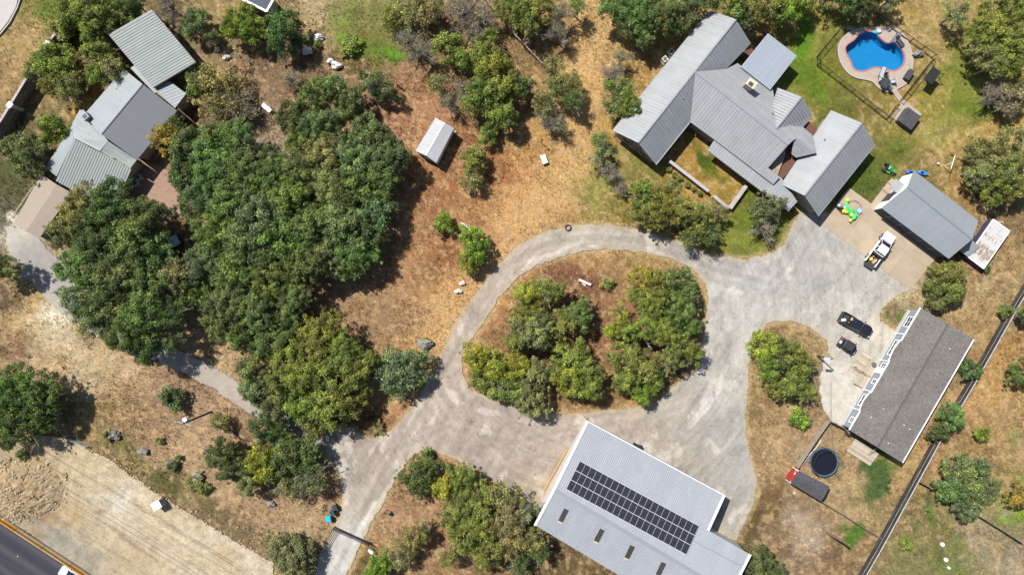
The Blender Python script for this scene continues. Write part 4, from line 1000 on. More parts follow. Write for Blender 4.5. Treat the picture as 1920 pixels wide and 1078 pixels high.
# courtyard front
grove([(1210,365,34,'mid','elm',5.5),(1240,385,38,'big','elm',6),(1215,400,32,'mid','elm',5.5),(1275,395,34,'mid','elm',6),(1260,355,22,'thinmid','olive',5),(1310,410,36,'mid','elm',5.5),(1330,440,26,'thinmid','deep',5),(1295,445,24,'thinmid','elm',4.5),(1345,395,20,'thinmid','olive',4.5)], 'below the courtyard wall', 'oaks in front of the courtyard wall', 'oak_tree')
tree(1440, 390, 32, 'mid', 'blue', 5, 'grey-green oak against the lower corner of the main house', None, 'live_oak_tree')
tree(1435, 428, 30, 'bare', 'grey', 4, 'grey leafless brushy tree below the house corner oak', None, 'mesquite_tree')
# island
grove([(990,550,28,'mid','yel',5.5),(1020,545,26,'thinmid','elm',5.5),(1045,545,24,'mid','elm',5),(1010,575,22,'mid','elm',5),(985,590,28,'mid','elm',5.5),(1085,590,30,'mid','oak',5.5),(1055,610,30,'mid','elm',6),(1000,622,40,'big','olive',6.5),(965,640,26,'mid','elm',6),(1095,575,20,'thinmid','oak',4.5)], 'in the island left half', 'oaks in the left half of the island', 'oak_tree')
grove([(895,670,30,'mid','yel',5.5),(928,685,34,'mid','yel',6),(965,690,34,'mid','yel',6),(905,705,26,'mid','elm',5),(950,725,34,'mid','elm',6),(990,740,36,'big','olive',6),(1005,765,26,'thinmid','olive',5),(1000,700,30,'mid','olive',6)], 'in the island lower left corner', 'yellow-tinged oaks at the island lower left corner', 'oak_tree')
grove([(1070,670,34,'mid','elm',6),(1100,690,32,'mid','elm',6),(1065,710,34,'mid','yel',6),(1100,725,32,'mid','elm',6),(1120,700,20,'thinmid','elm',5.5)], 'in the island lower middle', 'oaks in the lower middle of the island', 'oak_tree')
grove([(1205,520,27,'mid','yel',6),(1235,530,29,'mid','elm',6.5),(1265,525,31,'mid','oak',6.5),(1290,550,25,'mid','oak',6),(1225,565,32,'big','elm',7),(1270,580,36,'big','oak',7),(1190,555,20,'thinmid','elm',5),(1290,610,25,'mid','oak',6),(1250,625,34,'big','elm',6.5),(1215,610,27,'mid','elm',6.5),(1165,590,23,'thinmid','yel',5.5),(1150,620,20,'mid','yel',5),(1180,620,22,'mid','elm',5.5)], 'in the island upper right half', 'oaks in the upper right half of the island', 'oak_tree')
grove([(1175,670,34,'mid','elm',6),(1210,690,34,'mid','elm',6),(1180,715,30,'mid','elm',5.5),(1205,735,24,'mid','lime',4.5),(1230,715,24,'thinmid','elm',5)], 'at the island tip above the barn', 'oaks at the bottom tip of the island', 'oak_tree')
grove([(1275,650,34,'mid','elm',6),(1300,665,28,'thinmid','elm',5.5),(1260,675,28,'thinmid','olive',5.5)], 'at the island right point', 'feathery trees at the island right point', 'mesquite_tree')
tree(1141, 530, 13, 'small', 'olive', 1.6, 'small round shrub alone on the mulch in the island', None, 'shrub', 'shrub')
tree(834, 421, 22, 'small', 'lime', 3, 'small bright green bush left of the lying log', None, 'shrub', 'shrub')
grove([(885,445,30,'mid','yel',4.5),(895,470,26,'mid','lime',4.5),(878,492,24,'mid','yel',4)], 'beside the lying log', 'yellow-green trees beside the lying log', 'elm_tree')
# court side, right
grove([(1435,650,30,'mid','yel',5),(1470,660,34,'mid','elm',5.5),(1505,680,30,'mid','elm',5.5),(1445,690,30,'mid','elm',5.5),(1490,720,32,'mid','elm',5.5),(1515,735,22,'thinmid','elm',4.5),(1455,725,22,'mid','elm',4.5)], 'in the clump by the lamp pole', 'oaks in the clump by the lamp pole', 'oak_tree')
tree(1502, 786, 21, 'small', 'lime', 2.4, 'bright green bush below the clump by the lamp pole', None, 'shrub', 'shrub')
grove([(1785,520,34,'mid','elm',4.5),(1765,548,28,'mid','oak',4.2),(1790,545,26,'mid','elm',4)], 'between pad and shingled house', 'oaks between the pad and the shingled house', 'oak_tree')
tree(1889, 583, 15, 'small', 'oak', 2.5, 'small dark bush on the board fence nearest the top', None, 'shrub', 'shrub')
tree(1822, 695, 20, 'small', 'deep', 3, 'dark bush on the board fence beside the shingled house', None, 'shrub', 'shrub')
tree(1788, 783, 26, 'mid', 'oak', 4, 'larger of the two dark trees on the board fence right of the shingled house', None, 'live_oak_tree')
tree(1762, 812, 22, 'mid', 'deep', 3.4, 'smaller of the two dark trees on the board fence, lower one', None, 'live_oak_tree')
tree(1843, 813, 15, 'small', 'lime', 2.2, 'small bright bush alone on tan grass right of the board fence', None, 'shrub', 'shrub')
tree(1701, 1020, 14, 'small', 'lime', 2.2, 'small bright bush alone on the grass below the dark wire fence', None, 'shrub', 'shrub')
grove([(1800,885,34,'mid','blue',5),(1835,875,28,'thinmid','blue',5),(1790,920,30,'mid','blue',5),(1820,925,36,'mid','blue',5.2),(1855,915,28,'thinmid','blue',4.8),(1815,955,26,'mid','blue',4.8)], 'over the dark screened fence', 'cedar crowns over the wire fence', 'cedar_tree')
tree(1915, 930, 26, 'mid', 'gold', 4.5, 'golden leaved tree cut by the right edge', None, 'oak_tree')
tree(1918, 700, 26, 'mid', 'oak', 5, 'dark tree cut by the right edge beyond the board fence', None, 'oak_tree')
tree(1925, 590, 18, 'mid', 'oak', 4, 'dark bush at the right edge where the board fence leaves the photo', None, 'shrub', 'shrub')
# bottom middle
tree(788, 895, 44, 'round', 'deep', 5, 'dense dark evergreen beside the drive junction below the court', None, 'evergreen_tree')
tree(800, 850, 14, 'small', 'blue', 2.4, 'little dark bush above the dense dark evergreen', None, 'shrub', 'shrub')
grove([(840,915,34,'mid','yel',6),(870,905,34,'mid','elm',6),(870,945,38,'big','elm',6.5),(905,945,36,'mid','elm',6.5),(945,930,32,'thinmid','olive',6),(905,985,40,'big','elm',6.5),(950,975,38,'big','olive',6.5),(985,960,30,'thinmid','grey',6),(870,1010,34,'mid','elm',6),(915,1035,36,'mid','elm',6),(960,1020,36,'mid','olive',6),(1000,1010,30,'mid','olive',5.5),(1010,1040,24,'thinmid','deep',5.5),(845,975,24,'thinmid','elm',5),(840,1045,22,'thinmid','elm',5),(975,1060,26,'thinmid','deep',5)], 'left of the barn', 'oaks in the belt left of the barn', 'oak_tree')
grove([(765,1015,40,'thinbig','olive',5),(790,1000,24,'thinmid','elm',4.5),(750,1045,26,'thinmid','grey',4.5)], 'right of the entrance gate', 'grey-green trees right of the gate', 'mesquite_tree')
grove([(715,1060,28,'mid','lime',4.5),(700,1075,22,'mid','lime',4)], 'below the white gate motor', 'bright trees below the gate motor', 'elm_tree')
grove([(1425,1060,34,'mid','deep',5),(1450,1078,24,'mid','deep',4.5)], 'at the right end of the barn', 'dark trees at the barn end', 'oak_tree')
# shrubs of the lower left field and elsewhere
tree(319, 745, 24, 'small', 'deep', 3, 'round dark shrub alone on the dry field at the lower left', None, 'shrub', 'shrub')
tree(413, 788, 22, 'thinmid', 'olive', 3, 'yellowish shrub at the foot of the utility pole', None, 'shrub', 'shrub')
for (a, b, r, tn, lb) in [(200,815,12,'olive','low shrub beside the grey boulder nearest the left edge'),(298,825,9,'olive','tiny shrub right of the middle grey boulder'),(322,872,12,'deep','dark low shrub between two grey boulders'),(365,905,18,'olive','spreading shrub under the lowest grey boulder, left'),(380,915,15,'elm','green shrub right beside the lowest grey boulder'),(335,858,7,'blue','smallest green tuft above the dark low shrub'),(705,802,15,'olive','pale round shrub at the drive junction below the elms'),(796,642,11,'elm','leafy weeds round the dark rock on the clearing'),(595,83,9,'lime','green weeds at the topmost pale boulder')]:
    tree(a, b, r, 'small', tn, 1.0 if r < 12 else 1.5, lb, None, 'shrub', 'shrub')
tree(655, 85, 22, 'small', 'lime', 1.2, 'vivid green low patch of leaves beside the track at the top', None, 'shrub', 'shrub')
tree(1740, 955, 5, 'small', 'lime', 0.8, 'tiny weed in the grass below the wire fence', None, 'shrub', 'shrub')
for k_, (a, b) in enumerate([(1255,318),(1265,327),(1275,334),(1290,346),(1302,354),(1312,362)]):
    tree(a, b, 6, 'small', 'elm', 0.7, '%s small round shrub from the top along the white capped courtyard wall' % ['first', 'second', 'third', 'fourth', 'fifth', 'sixth'][k_], 'shrubs in the bed along the courtyard wall', 'shrub', 'shrub')
tree(40, 852, 14, 'small', 'oak', 1.5, 'green bush behind the chain wire at the left edge', None, 'shrub', 'shrub')
tree(1852, 502, 9, 'small', 'blue', 1.2, 'blue-green weeds at the foot of the rusty container', None, 'shrub', 'shrub')

# ---------------------------------------------------------------- dry grass tufts over the fields
def tufts(name, n, seed, test, hmin, hmax, cols, wid=0.035, label=None):
    rs = np.random.RandomState(seed)
    x = rs.uniform(-20, 1940, n * 3); y = rs.uniform(-20, 1098, n * 3)
    dens = vnoise(x / 40, y / 40, seed, 3)
    ok = test(x, y) & (rs.rand(len(x)) < np.clip((dens - 0.3) * 2.4, 0.1, 1))
    x = x[ok][:n]; y = y[ok][:n]; n = len(x)
    k = CAM_H / 1280
    B = 4
    a = rs.rand(n, B) * 6.283; h = rs.uniform(hmin, hmax, (n, B)); lean = rs.uniform(0.2, 0.9, (n, B)) * h
    bx = ((x - 960) * k)[:, None] + rs.normal(size=(n, B)) * 0.05; by = ((539 - y) * k)[:, None] + rs.normal(size=(n, B)) * 0.05
    bz = ground_z(x, y)[:, None] + np.zeros((n, B))
    w = wid
    v0 = np.stack([bx - np.sin(a) * w, by + np.cos(a) * w, bz - 0.02], -1); v1 = np.stack([bx + np.sin(a) * w, by - np.cos(a) * w, bz - 0.02], -1)
    v2 = np.stack([bx + np.cos(a) * lean, by + np.sin(a) * lean, bz + h], -1)
    v = np.stack([v0, v1, v2], axis=2).reshape(-1, 3)
    nf = n * B
    me = bpy.data.meshes.new(name)
    me.vertices.add(3 * nf); me.vertices.foreach_set('co', v.ravel().astype(np.float32))
    me.loops.add(3 * nf); me.loops.foreach_set('vertex_index', np.arange(3 * nf, dtype=np.int32))
    me.polygons.add(nf); me.polygons.foreach_set('loop_start', (np.arange(nf) * 3).astype(np.int32)); me.polygons.foreach_set('loop_total', np.full(nf, 3, dtype=np.int32))
    gc = ground_col(x, y)
    f = rs.uniform(0.75, 1.5, n)[:, None]
    c = np.repeat(gc * f * np.array(cols), B * 3, axis=0)
    at = me.color_attributes.new('tone', 'FLOAT_COLOR', 'POINT')
    rgba = np.ones((len(c), 4), dtype=np.float32); rgba[:, :3] = np.clip(c, 0.01, 0.8)
    at.data.foreach_set('color', rgba.ravel()); me.update()
    o = obj(name, me, None); return o
m, t, out = nt('dry_blades')
_b = N(t, 'ShaderNodeBsdfPrincipled', Roughness=0.9); _a = N(t, 'ShaderNodeVertexColor', layer_name='tone'); _b.inputs['Specular IOR Level'].default_value = 0.1
t.links.new(_a.outputs['Color'], _b.inputs['Base Color'])
_tr = N(t, 'ShaderNodeBsdfTranslucent'); t.links.new(_a.outputs['Color'], _tr.inputs['Color'])
_mx = N(t, 'ShaderNodeMixShader'); _mx.inputs[0].default_value = 0.3
t.links.new(_b.outputs[0], _mx.inputs[1]); t.links.new(_tr.outputs[0], _mx.inputs[2]); t.links.new(_mx.outputs[0], out.inputs[0])
M_BLADE = m
LAWN = [(1330,-30),(1700,-30),(1830,-30),(1840,120),(1850,280),(1760,330),(1690,330),(1650,330),(1590,350),(1540,410),(1490,400),(1430,480),(1380,485),(1330,470),(1240,310),(1380,120)]
def field_test(x, y):
    return ~(road_mask(x, y, 3.4) | ldrive_mask(x, y) | dirt_mask(x, y) | hw_mask(x, y) | in_poly(x, y, deck_px) | in_poly(x, y, LAWN) | in_poly(x, y, PAD) | yard_mask(x, y) | (seg_dist(x, y, [(-60, 110), (30, 14), (40, -60)]) < 12) | ((x < 40) & (y < 40)))
g = tufts('dry_grass', 60000, 5, field_test, 0.10, 0.34, (1.12, 1.08, 1.0)); g.data.materials.append(M_BLADE)
props(g, kind='stuff')
def lawn_test(x, y):
    return in_poly(x, y, LAWN) & ~(in_poly(x, y, deck_px) | in_poly(x, y, PAD) | in_poly(x, y, WALK) | road_mask(x, y))
g = tufts('lawn_grass', 16000, 6, lawn_test, 0.05, 0.12, (1.05, 1.08, 1.0), 0.03); g.data.materials.append(M_BLADE)
props(g, kind='stuff')
# ================================================================ BUILDINGS
def on_slope(px, py, q):
    """height of the plane through three (px,py,z) points under the pixel: solve along the view ray"""
    A, B_, C_ = [G(*p) for p in q]; nrm = (B_ - A).cross(C_ - A)
    o = Vector((0, 0, CAM_H)); d = G(px, py, 0) - o
    t = (A - o).dot(nrm) / d.dot(nrm); return o + d * t, (nrm if nrm.z > 0 else -nrm).normalized()
def roof_plane(name, px, m, parent, rib_edge, spacing=0.5, rib=(0.045, 0.035), th=0.09, lift=0.0):
    """px: corners (px, py, z). Ribs run parallel to edge number rib_edge."""
    Cn = [G(a, b, c) + Vector((0, 0, lift)) for a, b, c in px]
    n = len(Cn); nor = Vector((0, 0, 0))
    for i in range(n):
        a, b = Cn[i], Cn[(i + 1) % n]
        nor += Vector(((a.y - b.y) * (a.z + b.z), (a.z - b.z) * (a.x + b.x), (a.x - b.x) * (a.y + b.y)))
    nor.normalize()
    if nor.z < 0: nor = -nor
    d = (Cn[(rib_edge + 1) % n] - Cn[rib_edge]); d -= nor * d.dot(nor); d.normalize()
    a = nor.cross(d).normalized()
    o = Cn[0]
    U = [(p - o).dot(a) for p in Cn]; V = [(p - o).dot(d) for p in Cn]
    mb = MB(); mb.uv = []
    for dz in (0, -th):
        for p, u, v in zip(Cn, U, V): mb.v.append(tuple(p + nor * dz)); mb.uv.append((u + 50, v + 50))
    ccw = sum(U[i] * V[(i + 1) % n] - U[(i + 1) % n] * V[i] for i in range(n))
    top = list(range(n)) if ccw > 0 else list(range(n - 1, -1, -1))
    if True:
        A_ = sum(Cn[i].x * Cn[(i + 1) % n].y - Cn[(i + 1) % n].x * Cn[i].y for i in range(n))
        top = list(range(n)) if A_ > 0 else list(range(n - 1, -1, -1))
    mb.f.append(tuple(top)); mb.f.append(tuple(n + i for i in reversed(top)))
    for k in range(n):
        i, j = top[k], top[(k + 1) % n]
        mb.f.append((i, n + i, n + j, j))
    if spacing > 0:
        lo, hi = min(U), max(U); cnt = int((hi - lo) / spacing)
        for k in range(1, cnt + 1):
            u = lo + k * (hi - lo) / (cnt + 1)
            pts = []
            for i in range(n):
                j = (i + 1) % n
                if (U[i] > u) != (U[j] > u):
                    t = (u - U[i]) / (U[j] - U[i]); pts.append((V[i] + (V[j] - V[i]) * t, Cn[i].lerp(Cn[j], t)))
            pts.sort(key=lambda q: q[0])
            for q in range(0, len(pts) - 1, 2):
                p0, p1 = pts[q][1], pts[q + 1][1]
                if (p1 - p0).length < 0.15: continue
                base = len(mb.v); dd = (p1 - p0).normalized(); p0 = p0 + dd * 0.01; p1 = p1 - dd * 0.01
                w = rib[0] / 2
                for p in (p0, p1):
                    for s, z in ((-w, -0.01), (-w * 0.6, rib[1]), (w * 0.6, rib[1]), (w, -0.01)):
                        mb.v.append(tuple(p + a * s + nor * z)); mb.uv.append((u + 50, 0))
                b = base
                mb.f += [(b, b + 4, b + 5, b + 1), (b + 1, b + 5, b + 6, b + 2), (b + 2, b + 6, b + 7, b + 3), (b, b + 1, b + 2, b + 3), (b + 4, b + 7, b + 6, b + 5)]
    return mb.build(name, m, parent)

def walls(px, m, parent, inset=0.35, drop=0.14, name='wall'):
    top = offset_poly([G(a, b, c) for a, b, c in px], inset)
    mb = MB()
    A_ = sum(top[i].x * top[(i + 1) % len(top)].y - top[(i + 1) % len(top)].x * top[i].y for i in range(len(top)))
    if A_ < 0: top = top[::-1]
    n = len(top)
    mb.v = [(p.x, p.y, -0.3) for p in top] + [(p.x, p.y, p.z - drop) for p in top]
    mb.f = [(i, (i + 1) % n, n + (i + 1) % n, n + i) for i in range(n)] + [tuple(range(n, 2 * n))]
    return mb.build(name, m, parent)

def cap(px, m, parent, w=0.22, h=0.07, name='ridge_cap'):
    P = [G(a, b, c) for a, b, c in px]; mb = MB()
    for a, b in zip(P, P[1:]):
        mb.beam(a + Vector((0, 0, .03)), b + Vector((0, 0, .03)), w, h)
    return mb.build(name, m, parent)

def window(parent, a, b, t, z, w, h, m_frame=None, out=0.04, name='window', panes=2, sillz=True):
    """on the wall line a->b (world, z ignored) at fraction t, outward to the right of a->b"""
    a = Vector((a.x, a.y, 0)); b = Vector((b.x, b.y, 0)); d = (b - a).normalized(); nrm = Vector((d.y, -d.x, 0))
    c = a.lerp(b, t) + nrm * out + Vector((0, 0, z)); up = Vector((0, 0, 1)); mf = m_frame or M_WHITE
    mb = MB(); fw = 0.13
    for s in (-1, 1):
        mb.box(c + d * s * (w / 2), (fw, 0.09, h + fw), ax=(d, nrm, up))
        mb.box(c + up * s * (h / 2), (w + fw, 0.085, fw), ax=(d, nrm, up))
    mb.box(c + up * 0, (w, 0.06, 0.05), ax=(d, nrm, up))
    for k in range(1, panes): mb.box(c + d * (w * (k / panes - .5)), (0.05, 0.065, h), ax=(d, nrm, up))
    o = mb.build(name, mf, parent)
    mb = MB(); mb.box(c - nrm * 0.01, (w - 0.02, 0.03, h - 0.02), ax=(d, nrm, up)); mb.build('pane', M_GLASS, o)
    return o

def door(parent, a, b, t, w, h, m, out=0.05, z0=0.0):
    a = Vector((a.x, a.y, 0)); b = Vector((b.x, b.y, 0)); d = (b - a).normalized(); nrm = Vector((d.y, -d.x, 0)); up = Vector((0, 0, 1))
    c = a.lerp(b, t) + nrm * out + up * (z0 + h / 2)
    mb = MB(); mb.box(c, (w, 0.06, h), ax=(d, nrm, up)); o = mb.build('door', m, parent)
    mb = MB(); mb.box(c + d * (w * 0.4) + nrm * 0.06, (0.05, 0.06, 0.12), ax=(d, nrm, up)); mb.build('handle', M_GREY, o)
    return o

M_GALV = roof_mat('standing_seam', C(198, 201, 203), 0.5, 0.04, 0.10, 0.6, 0.1)
M_GALVB = roof_mat('blueish_panels', C(196, 206, 218), 0.4, 0.03, 0.05, 0.6, 0.1)
M_CAPM = pm('ridge_metal', C(198, 202, 206), 0.4, 0.3, var=0.05)

# ---------------- main house
H = thing('main_house', G(1380, 220), 'large main house with pale standing seam metal roofs and stone gable', 'house')
RZ, EZ = 5.7, 3.0
def planar(pts, q):
    """corners given by pixel only get their height from the plane of the three points q"""
    return [p if len(p) == 3 else (p[0], p[1], on_slope(p[0], p[1], q)[0].z) for p in pts]
PL_NE = [(1304,135,RZ),(1478,272,RZ),(1383,119,3.0)]
PL_SW = [(1304,135,RZ),(1478,272,RZ),(1337,260.5,3.2)]
PL_W1 = [(1380,37,RZ),(1196.5,268,RZ),(1408,82,EZ)]
roof_plane('roof', [(1380,37,RZ),(1304,135,RZ),(1196.5,268,RZ),(1149,245,EZ),(1331,19.5,EZ)], M_GALV, H, 2)
roof_plane('roof', planar([(1380,37,RZ),(1408,82,EZ),(1362,130),(1304,135,RZ)], PL_W1), M_GALV, H, 0)
roof_plane('roof', planar([(1304,135,RZ),(1294,229),(1230,309),(1196.5,268,RZ)], PL_W1), M_GALV, H, 2)
roof_plane('roof', planar([(1304,135,RZ),(1478,272,RZ),(1440,315),(1462,332),(1450,346),(1337,260.5),(1294,229)], PL_SW), M_GALV, H, 1)
roof_plane('roof', planar([(1349,247),(1466,335),(1495,378),(1478,396.5),(1327,282)], [(1349,247,3.3),(1466,335,3.3),(1327,282,2.5)]), M_GALV, H, 4)
roof_plane('roof', planar([(1304,135,RZ),(1362,130),(1383,119),(1449,168),(1455,200),(1470,235),(1505,238),(1525,255),(1489,262),(1478,272,RZ)], PL_NE), M_GALV, H, 6)
roof_plane('roof', [(1503,182,5.2),(1455,242.5,5.3),(1447,199,4.0),(1458,165,3.0)], M_GALV, H, 3)
roof_plane('roof', [(1503,182,5.2),(1524,217,3.0),(1505,240,3.3),(1455,242.5,5.3)], M_GALV, H, 0)
roof_plane('roof', [(1489,254,5.0),(1498,239,4.5),(1525,257,4.2),(1531,287,4.9)], M_GALV, H, 1)
roof_plane('roof', [(1489,254,5.0),(1531,287,4.9),(1493,296,3.6),(1484,289,3.6)], M_GALV, H, 2)
R3 = 5.5
roof_plane('roof', [(1616.5,231,R3),(1508.5,367,R3),(1464,345.6,EZ),(1558,207,EZ)], M_GALV, H, 3)
roof_plane('roof', [(1616.5,231,R3),(1641,271,EZ),(1534,405,EZ),(1508.5,367,R3)], M_GALV, H, 0)
cap([(1380,37,RZ),(1196.5,268,RZ)], M_CAPM, H); cap([(1304,135,RZ),(1478,272,RZ)], M_CAPM, H); cap([(1616.5,231,R3),(1508.5,367,R3)], M_CAPM, H)
cap([(1503,182,5.2),(1455,242.5,5.3)], M_CAPM, H)
for e in ([(1149,245,EZ),(1331,19.5,EZ)], [(1641,271,EZ),(1534,405,EZ)], [(1230,309,EZ),(1294,229,EZ)], [(1327,282,2.45),(1478,396.5,2.45)]):
    P = [G(a, b, c - 0.08) for a, b, c in e]; mb = MB(); mb.beam(P[0], P[1], 0.16, 0.14); mb.build('gutter', M_CAPM, H)
M_BRICKY = pm('stone_wall', (0.23, 0.18, 0.14), 0.9, var=0.35, scale=2.2, bump=0.7)
w1 = [(1331,19.5,EZ),(1149,245,EZ),(1196.5,268,RZ),(1230,309,EZ),(1294,229,EZ),(1362,130,EZ),(1408,82,EZ),(1380,37,RZ)]
walls(w1, M_BRICKY, H, 0.5)
walls([(1294,229,3.0),(1337,260.5,3.0),(1460,340,3.0),(1478,290,3.4),(1478,272,4.5),(1446,180,3.0),(1362,130,3.0)], M_BRICKY, H, 0.35, 0.25)
walls([(1335,278,2.4),(1345,262,2.7),(1466,343,2.7),(1490,378,2.5),(1478,390,2.4)], M_BRICKY, H, 0.8, 0.2)
walls([(1616.5,231,R3),(1558,207,EZ),(1464,345.6,EZ),(1508.5,367,R3),(1534,405,EZ),(1641,271,EZ)], M_BRICKY, H, 0.5)
walls([(1503,182,5.2),(1458,165,3.0),(1450,195,3.0),(1470,235,3.0),(1505,240,3.0),(1524,217,3.0)], M_BRICKY, H, 0.4)
# stone gable with windows, facing down left
g0 = offset_poly([G(a, b, c) for a, b, c in w1], 0.5)
ga, gb = g0[1], g0[3]
for t in (0.28, 0.72): window(H, ga, gb, t, 1.5, 1.3, 1.4, pm('tan_trim', (0.3, 0.25, 0.2), 0.7))
window(H, ga, gb, 0.5, 3.6, 1.0, 0.9, pm('tan_trim', (0.3, 0.25, 0.2), 0.7))
# stones of the gable, laid one by one in courses
gm = [pm('gable_stone_%d' % k, c, 0.95, var=0.25, scale=3) for k, c in enumerate([(0.36, 0.25, 0.18), (0.42, 0.36, 0.29), (0.24, 0.17, 0.13), (0.5, 0.42, 0.33)])]
dg = Vector((gb.x - ga.x, gb.y - ga.y, 0)); Lg = dg.length; dg.normalize(); ng = Vector((dg.y, -dg.x, 0))
stone_me = []
for k in range(4):
    mb = MB(); mb.box((0, 0, 0), (0.86, 0.1, 0.40)); me_ = mb.mesh('stone'); me_.materials.append(gm[k]); stone_me.append(me_)
rnd = random.Random(4)
for j in range(9):
    z = 0.25 + j * 0.46
    for i in range(int(Lg / 0.92)):
        s = 0.5 + i * 0.92 + (0.4 if j % 2 else 0)
        if s > Lg - 0.5: continue
        roofz = EZ + (RZ - EZ) * (1 - abs(s / Lg - 0.5) * 2) - 0.4
        if z > roofz: continue
        if abs(z - 1.5) < 1.0 and (abs(s - Lg * .28) < 1.15 or abs(s - Lg * .72) < 1.15): continue
        if abs(z - 3.6) < 0.75 and abs(s - Lg * .5) < 1.0: continue
        o = obj('stone', stone_me[rnd.randrange(4)], None, H)
        p = Vector((ga.x, ga.y, 0)) + dg * s + ng * (0.0 + rnd.random() * 0.02) + Vector((0, 0, z)); o.location = p - origin(H)
        o.rotation_euler = (0, 0, math.atan2(dg.y, dg.x))
# chimney
c = G(1409, 157, 6.0)
mb = MB(); ang = math.atan2(-0.72, 1); mb.box(c - Vector((0, 0, 1.2)), (1.25, 1.0, 2.4), ang)
ch = mb.build('chimney', pm('chimney_stone', (0.36, 0.27, 0.18), 0.9, var=0.3, scale=4, bump=0.6), H)
mb = MB(); mb.box(c + Vector((0, 0, 0.04)), (1.4, 1.15, 0.08), ang); mb.build('chimney_cap', pm('cap_concrete', (0.45, 0.38, 0.28), 0.8), ch)
mb = MB(); mb.box(c + Vector((-.15, -.1, 0.14)), (0.65, 0.55, 0.14), ang); mb.build('flue', M_DARK, ch)
for (a, b, z) in [(1292,160,4.9),(1280,185,4.8),(1255,176,4.4),(1545,262,4.1),(1448,212,4.6)]:
    p = G(a, b, z); mb = MB(); mb.tube(p, p + Vector((0, 0, 0.45)), 0.07, 0.07, 8); mb.build('vent_pipe', M_GREY, H)
mb = MB(); p = G(1380, 31, 5.8); mb.tube(p, p + Vector((0, 0, 1.0)), 0.03); mb.beam(p + Vector((-.4, 0, .9)), p + Vector((.4, .2, .9)), .04, .04); mb.beam(p + Vector((-.2, -.3, .6)), p + Vector((.3, .3, .7)), .04, .04); mb.build('antenna', M_GREY, H)
# brown courtyard floor between the wings and the small nook
M_BROWN = pm('brown_deck', C(128, 90, 72), 0.9, var=0.12, scale=2)
roof_plane('flat_roof', [(1432,318,2.5),(1480,262,2.5),(1512,286,2.5),(1462,342,2.5)], M_BROWN, H, 1, 0)
roof_plane('flat_roof', [(1503,246,2.4),(1516,228,2.4),(1534,244,2.4),(1522,262,2.4)], M_BROWN, H, 1, 0)
# paved walk along the courtyard walls
T = thing('patio_cover', G(1440, 118), 'flat bluish metal patio cover behind the main house', 'patio cover')
roof_plane('roof', [(1440,63,3.3),(1494,105,3.3),(1444,169,3.5),(1389,126,3.5)], M_GALVB, T, 3, 0.32, (0.05, 0.05), 0.14)
for (a, b) in [(1440,66),(1490,105),(1443,164),(1393,126)]:
    p = G(a, b, 3.3); mb = MB(); mb.box((p.x, p.y, 1.6), (0.15, 0.15, 3.25)); mb.build('post', M_WOODD, T)
poly_sheet('patio_floor', [(1388,108),(1432,60),(1488,104),(1440,160)], 0.03, M_BROWN)

# courtyard walls with pale caps
def low_wall(px, h, w, mcap, mwall, label, cat='wall', capw=None, stones=None):
    P = [G(a, b) for a, b in px]; T = thing('garden_wall', P[0], label, cat)
    mb = MB()
    for a, b in zip(P, P[1:]): mb.beam(a + Vector((0, 0, h / 2 - .1)), b + Vector((0, 0, h / 2 - .1)), w, h + .2)
    mb.build('wall', mwall, T)
    for a, b in zip(P, P[1:]):
        L = (b - a).length; n = max(1, int(L / (stones or 50))); d = (b - a) / n
        for k in range(n):
            mb = MB(); mb.beam(a + d * (k + .01) + Vector((0, 0, h + .04)), a + d * (k + .99) + Vector((0, 0, h + .04)), capw or w + 0.12, 0.09)
            mb.build('cap_stone', mcap[k % len(mcap)], T)
    return T
CAPS = [pm('cap_a', C(212, 208, 206), 0.7, var=0.1), pm('cap_b', C(206, 200, 192), 0.7, var=0.12)]
low_wall([(1252,304),(1326,361)], 1.0, 0.42, CAPS[:1], M_BRICKY, 'courtyard wall with a smooth white cap running from the stone gable corner', capw=0.46)
low_wall([(1336,369),(1363,393)], 0.8, 0.42, CAPS, M_STONE, 'short stone courtyard wall right of the gap at the bottom corner', capw=0.5, stones=0.75)
low_wall([(1366,392),(1396,350)], 0.8, 0.42, CAPS, M_STONE, 'stone courtyard wall running up to the porch eave', capw=0.54, stones=0.75)

# ---------------- solar barn
B = thing('metal_barn', G(1180, 920), 'large pale ribbed metal barn carrying the solar array', 'barn')
M_BARN = roof_mat('barn_ribs', C(204, 209, 217), 0.9, 0.035, 0.08, 0.6, 0.1)
bn = [(1102.5,790,4.0),(1357.5,928,4.0),(1327.5,993.5,4.6),(1406.6,1038.6,3.9),(1366,1115,5.2),(1039.5,918,6.2)]
# far slope towards the court, ridge, and near slope
NEAR = [(1039.5,918,6.2),(1368,1112,6.2),(1003.5,984,4.6)]
FAR = [(1039.5,918,6.2),(1102.5,790,4.0),(1368,1112,6.2)]
zz1, zz2, zz3 = [on_slope(a, b, FAR)[0].z for a, b in ((1357.5,928), (1327.5,993.5), (1406.6,1038.6))]
rid1 = (1405 + 30, 1128, 6.2)
roof_plane('roof', [(1039.5,918,6.2),(1102.5,790,4.0),(1357.5,928,zz1),(1327.5,993.5,zz2),(1406.6,1038.6,zz3),(1368,1112,6.2)], M_BARN, B, 0, 0.31, (0.12, 0.06))
roof_plane('roof', [(1039.5,918,6.2),(1368,1112,6.2),(1332,1180,4.6),(1003.5,984,4.6)], M_BARN, B, 3, 0.31, (0.12, 0.06))
cap([(1039.5,918,6.22),(1368,1112,6.22)], M_CAPM, B, 0.5, 0.07)
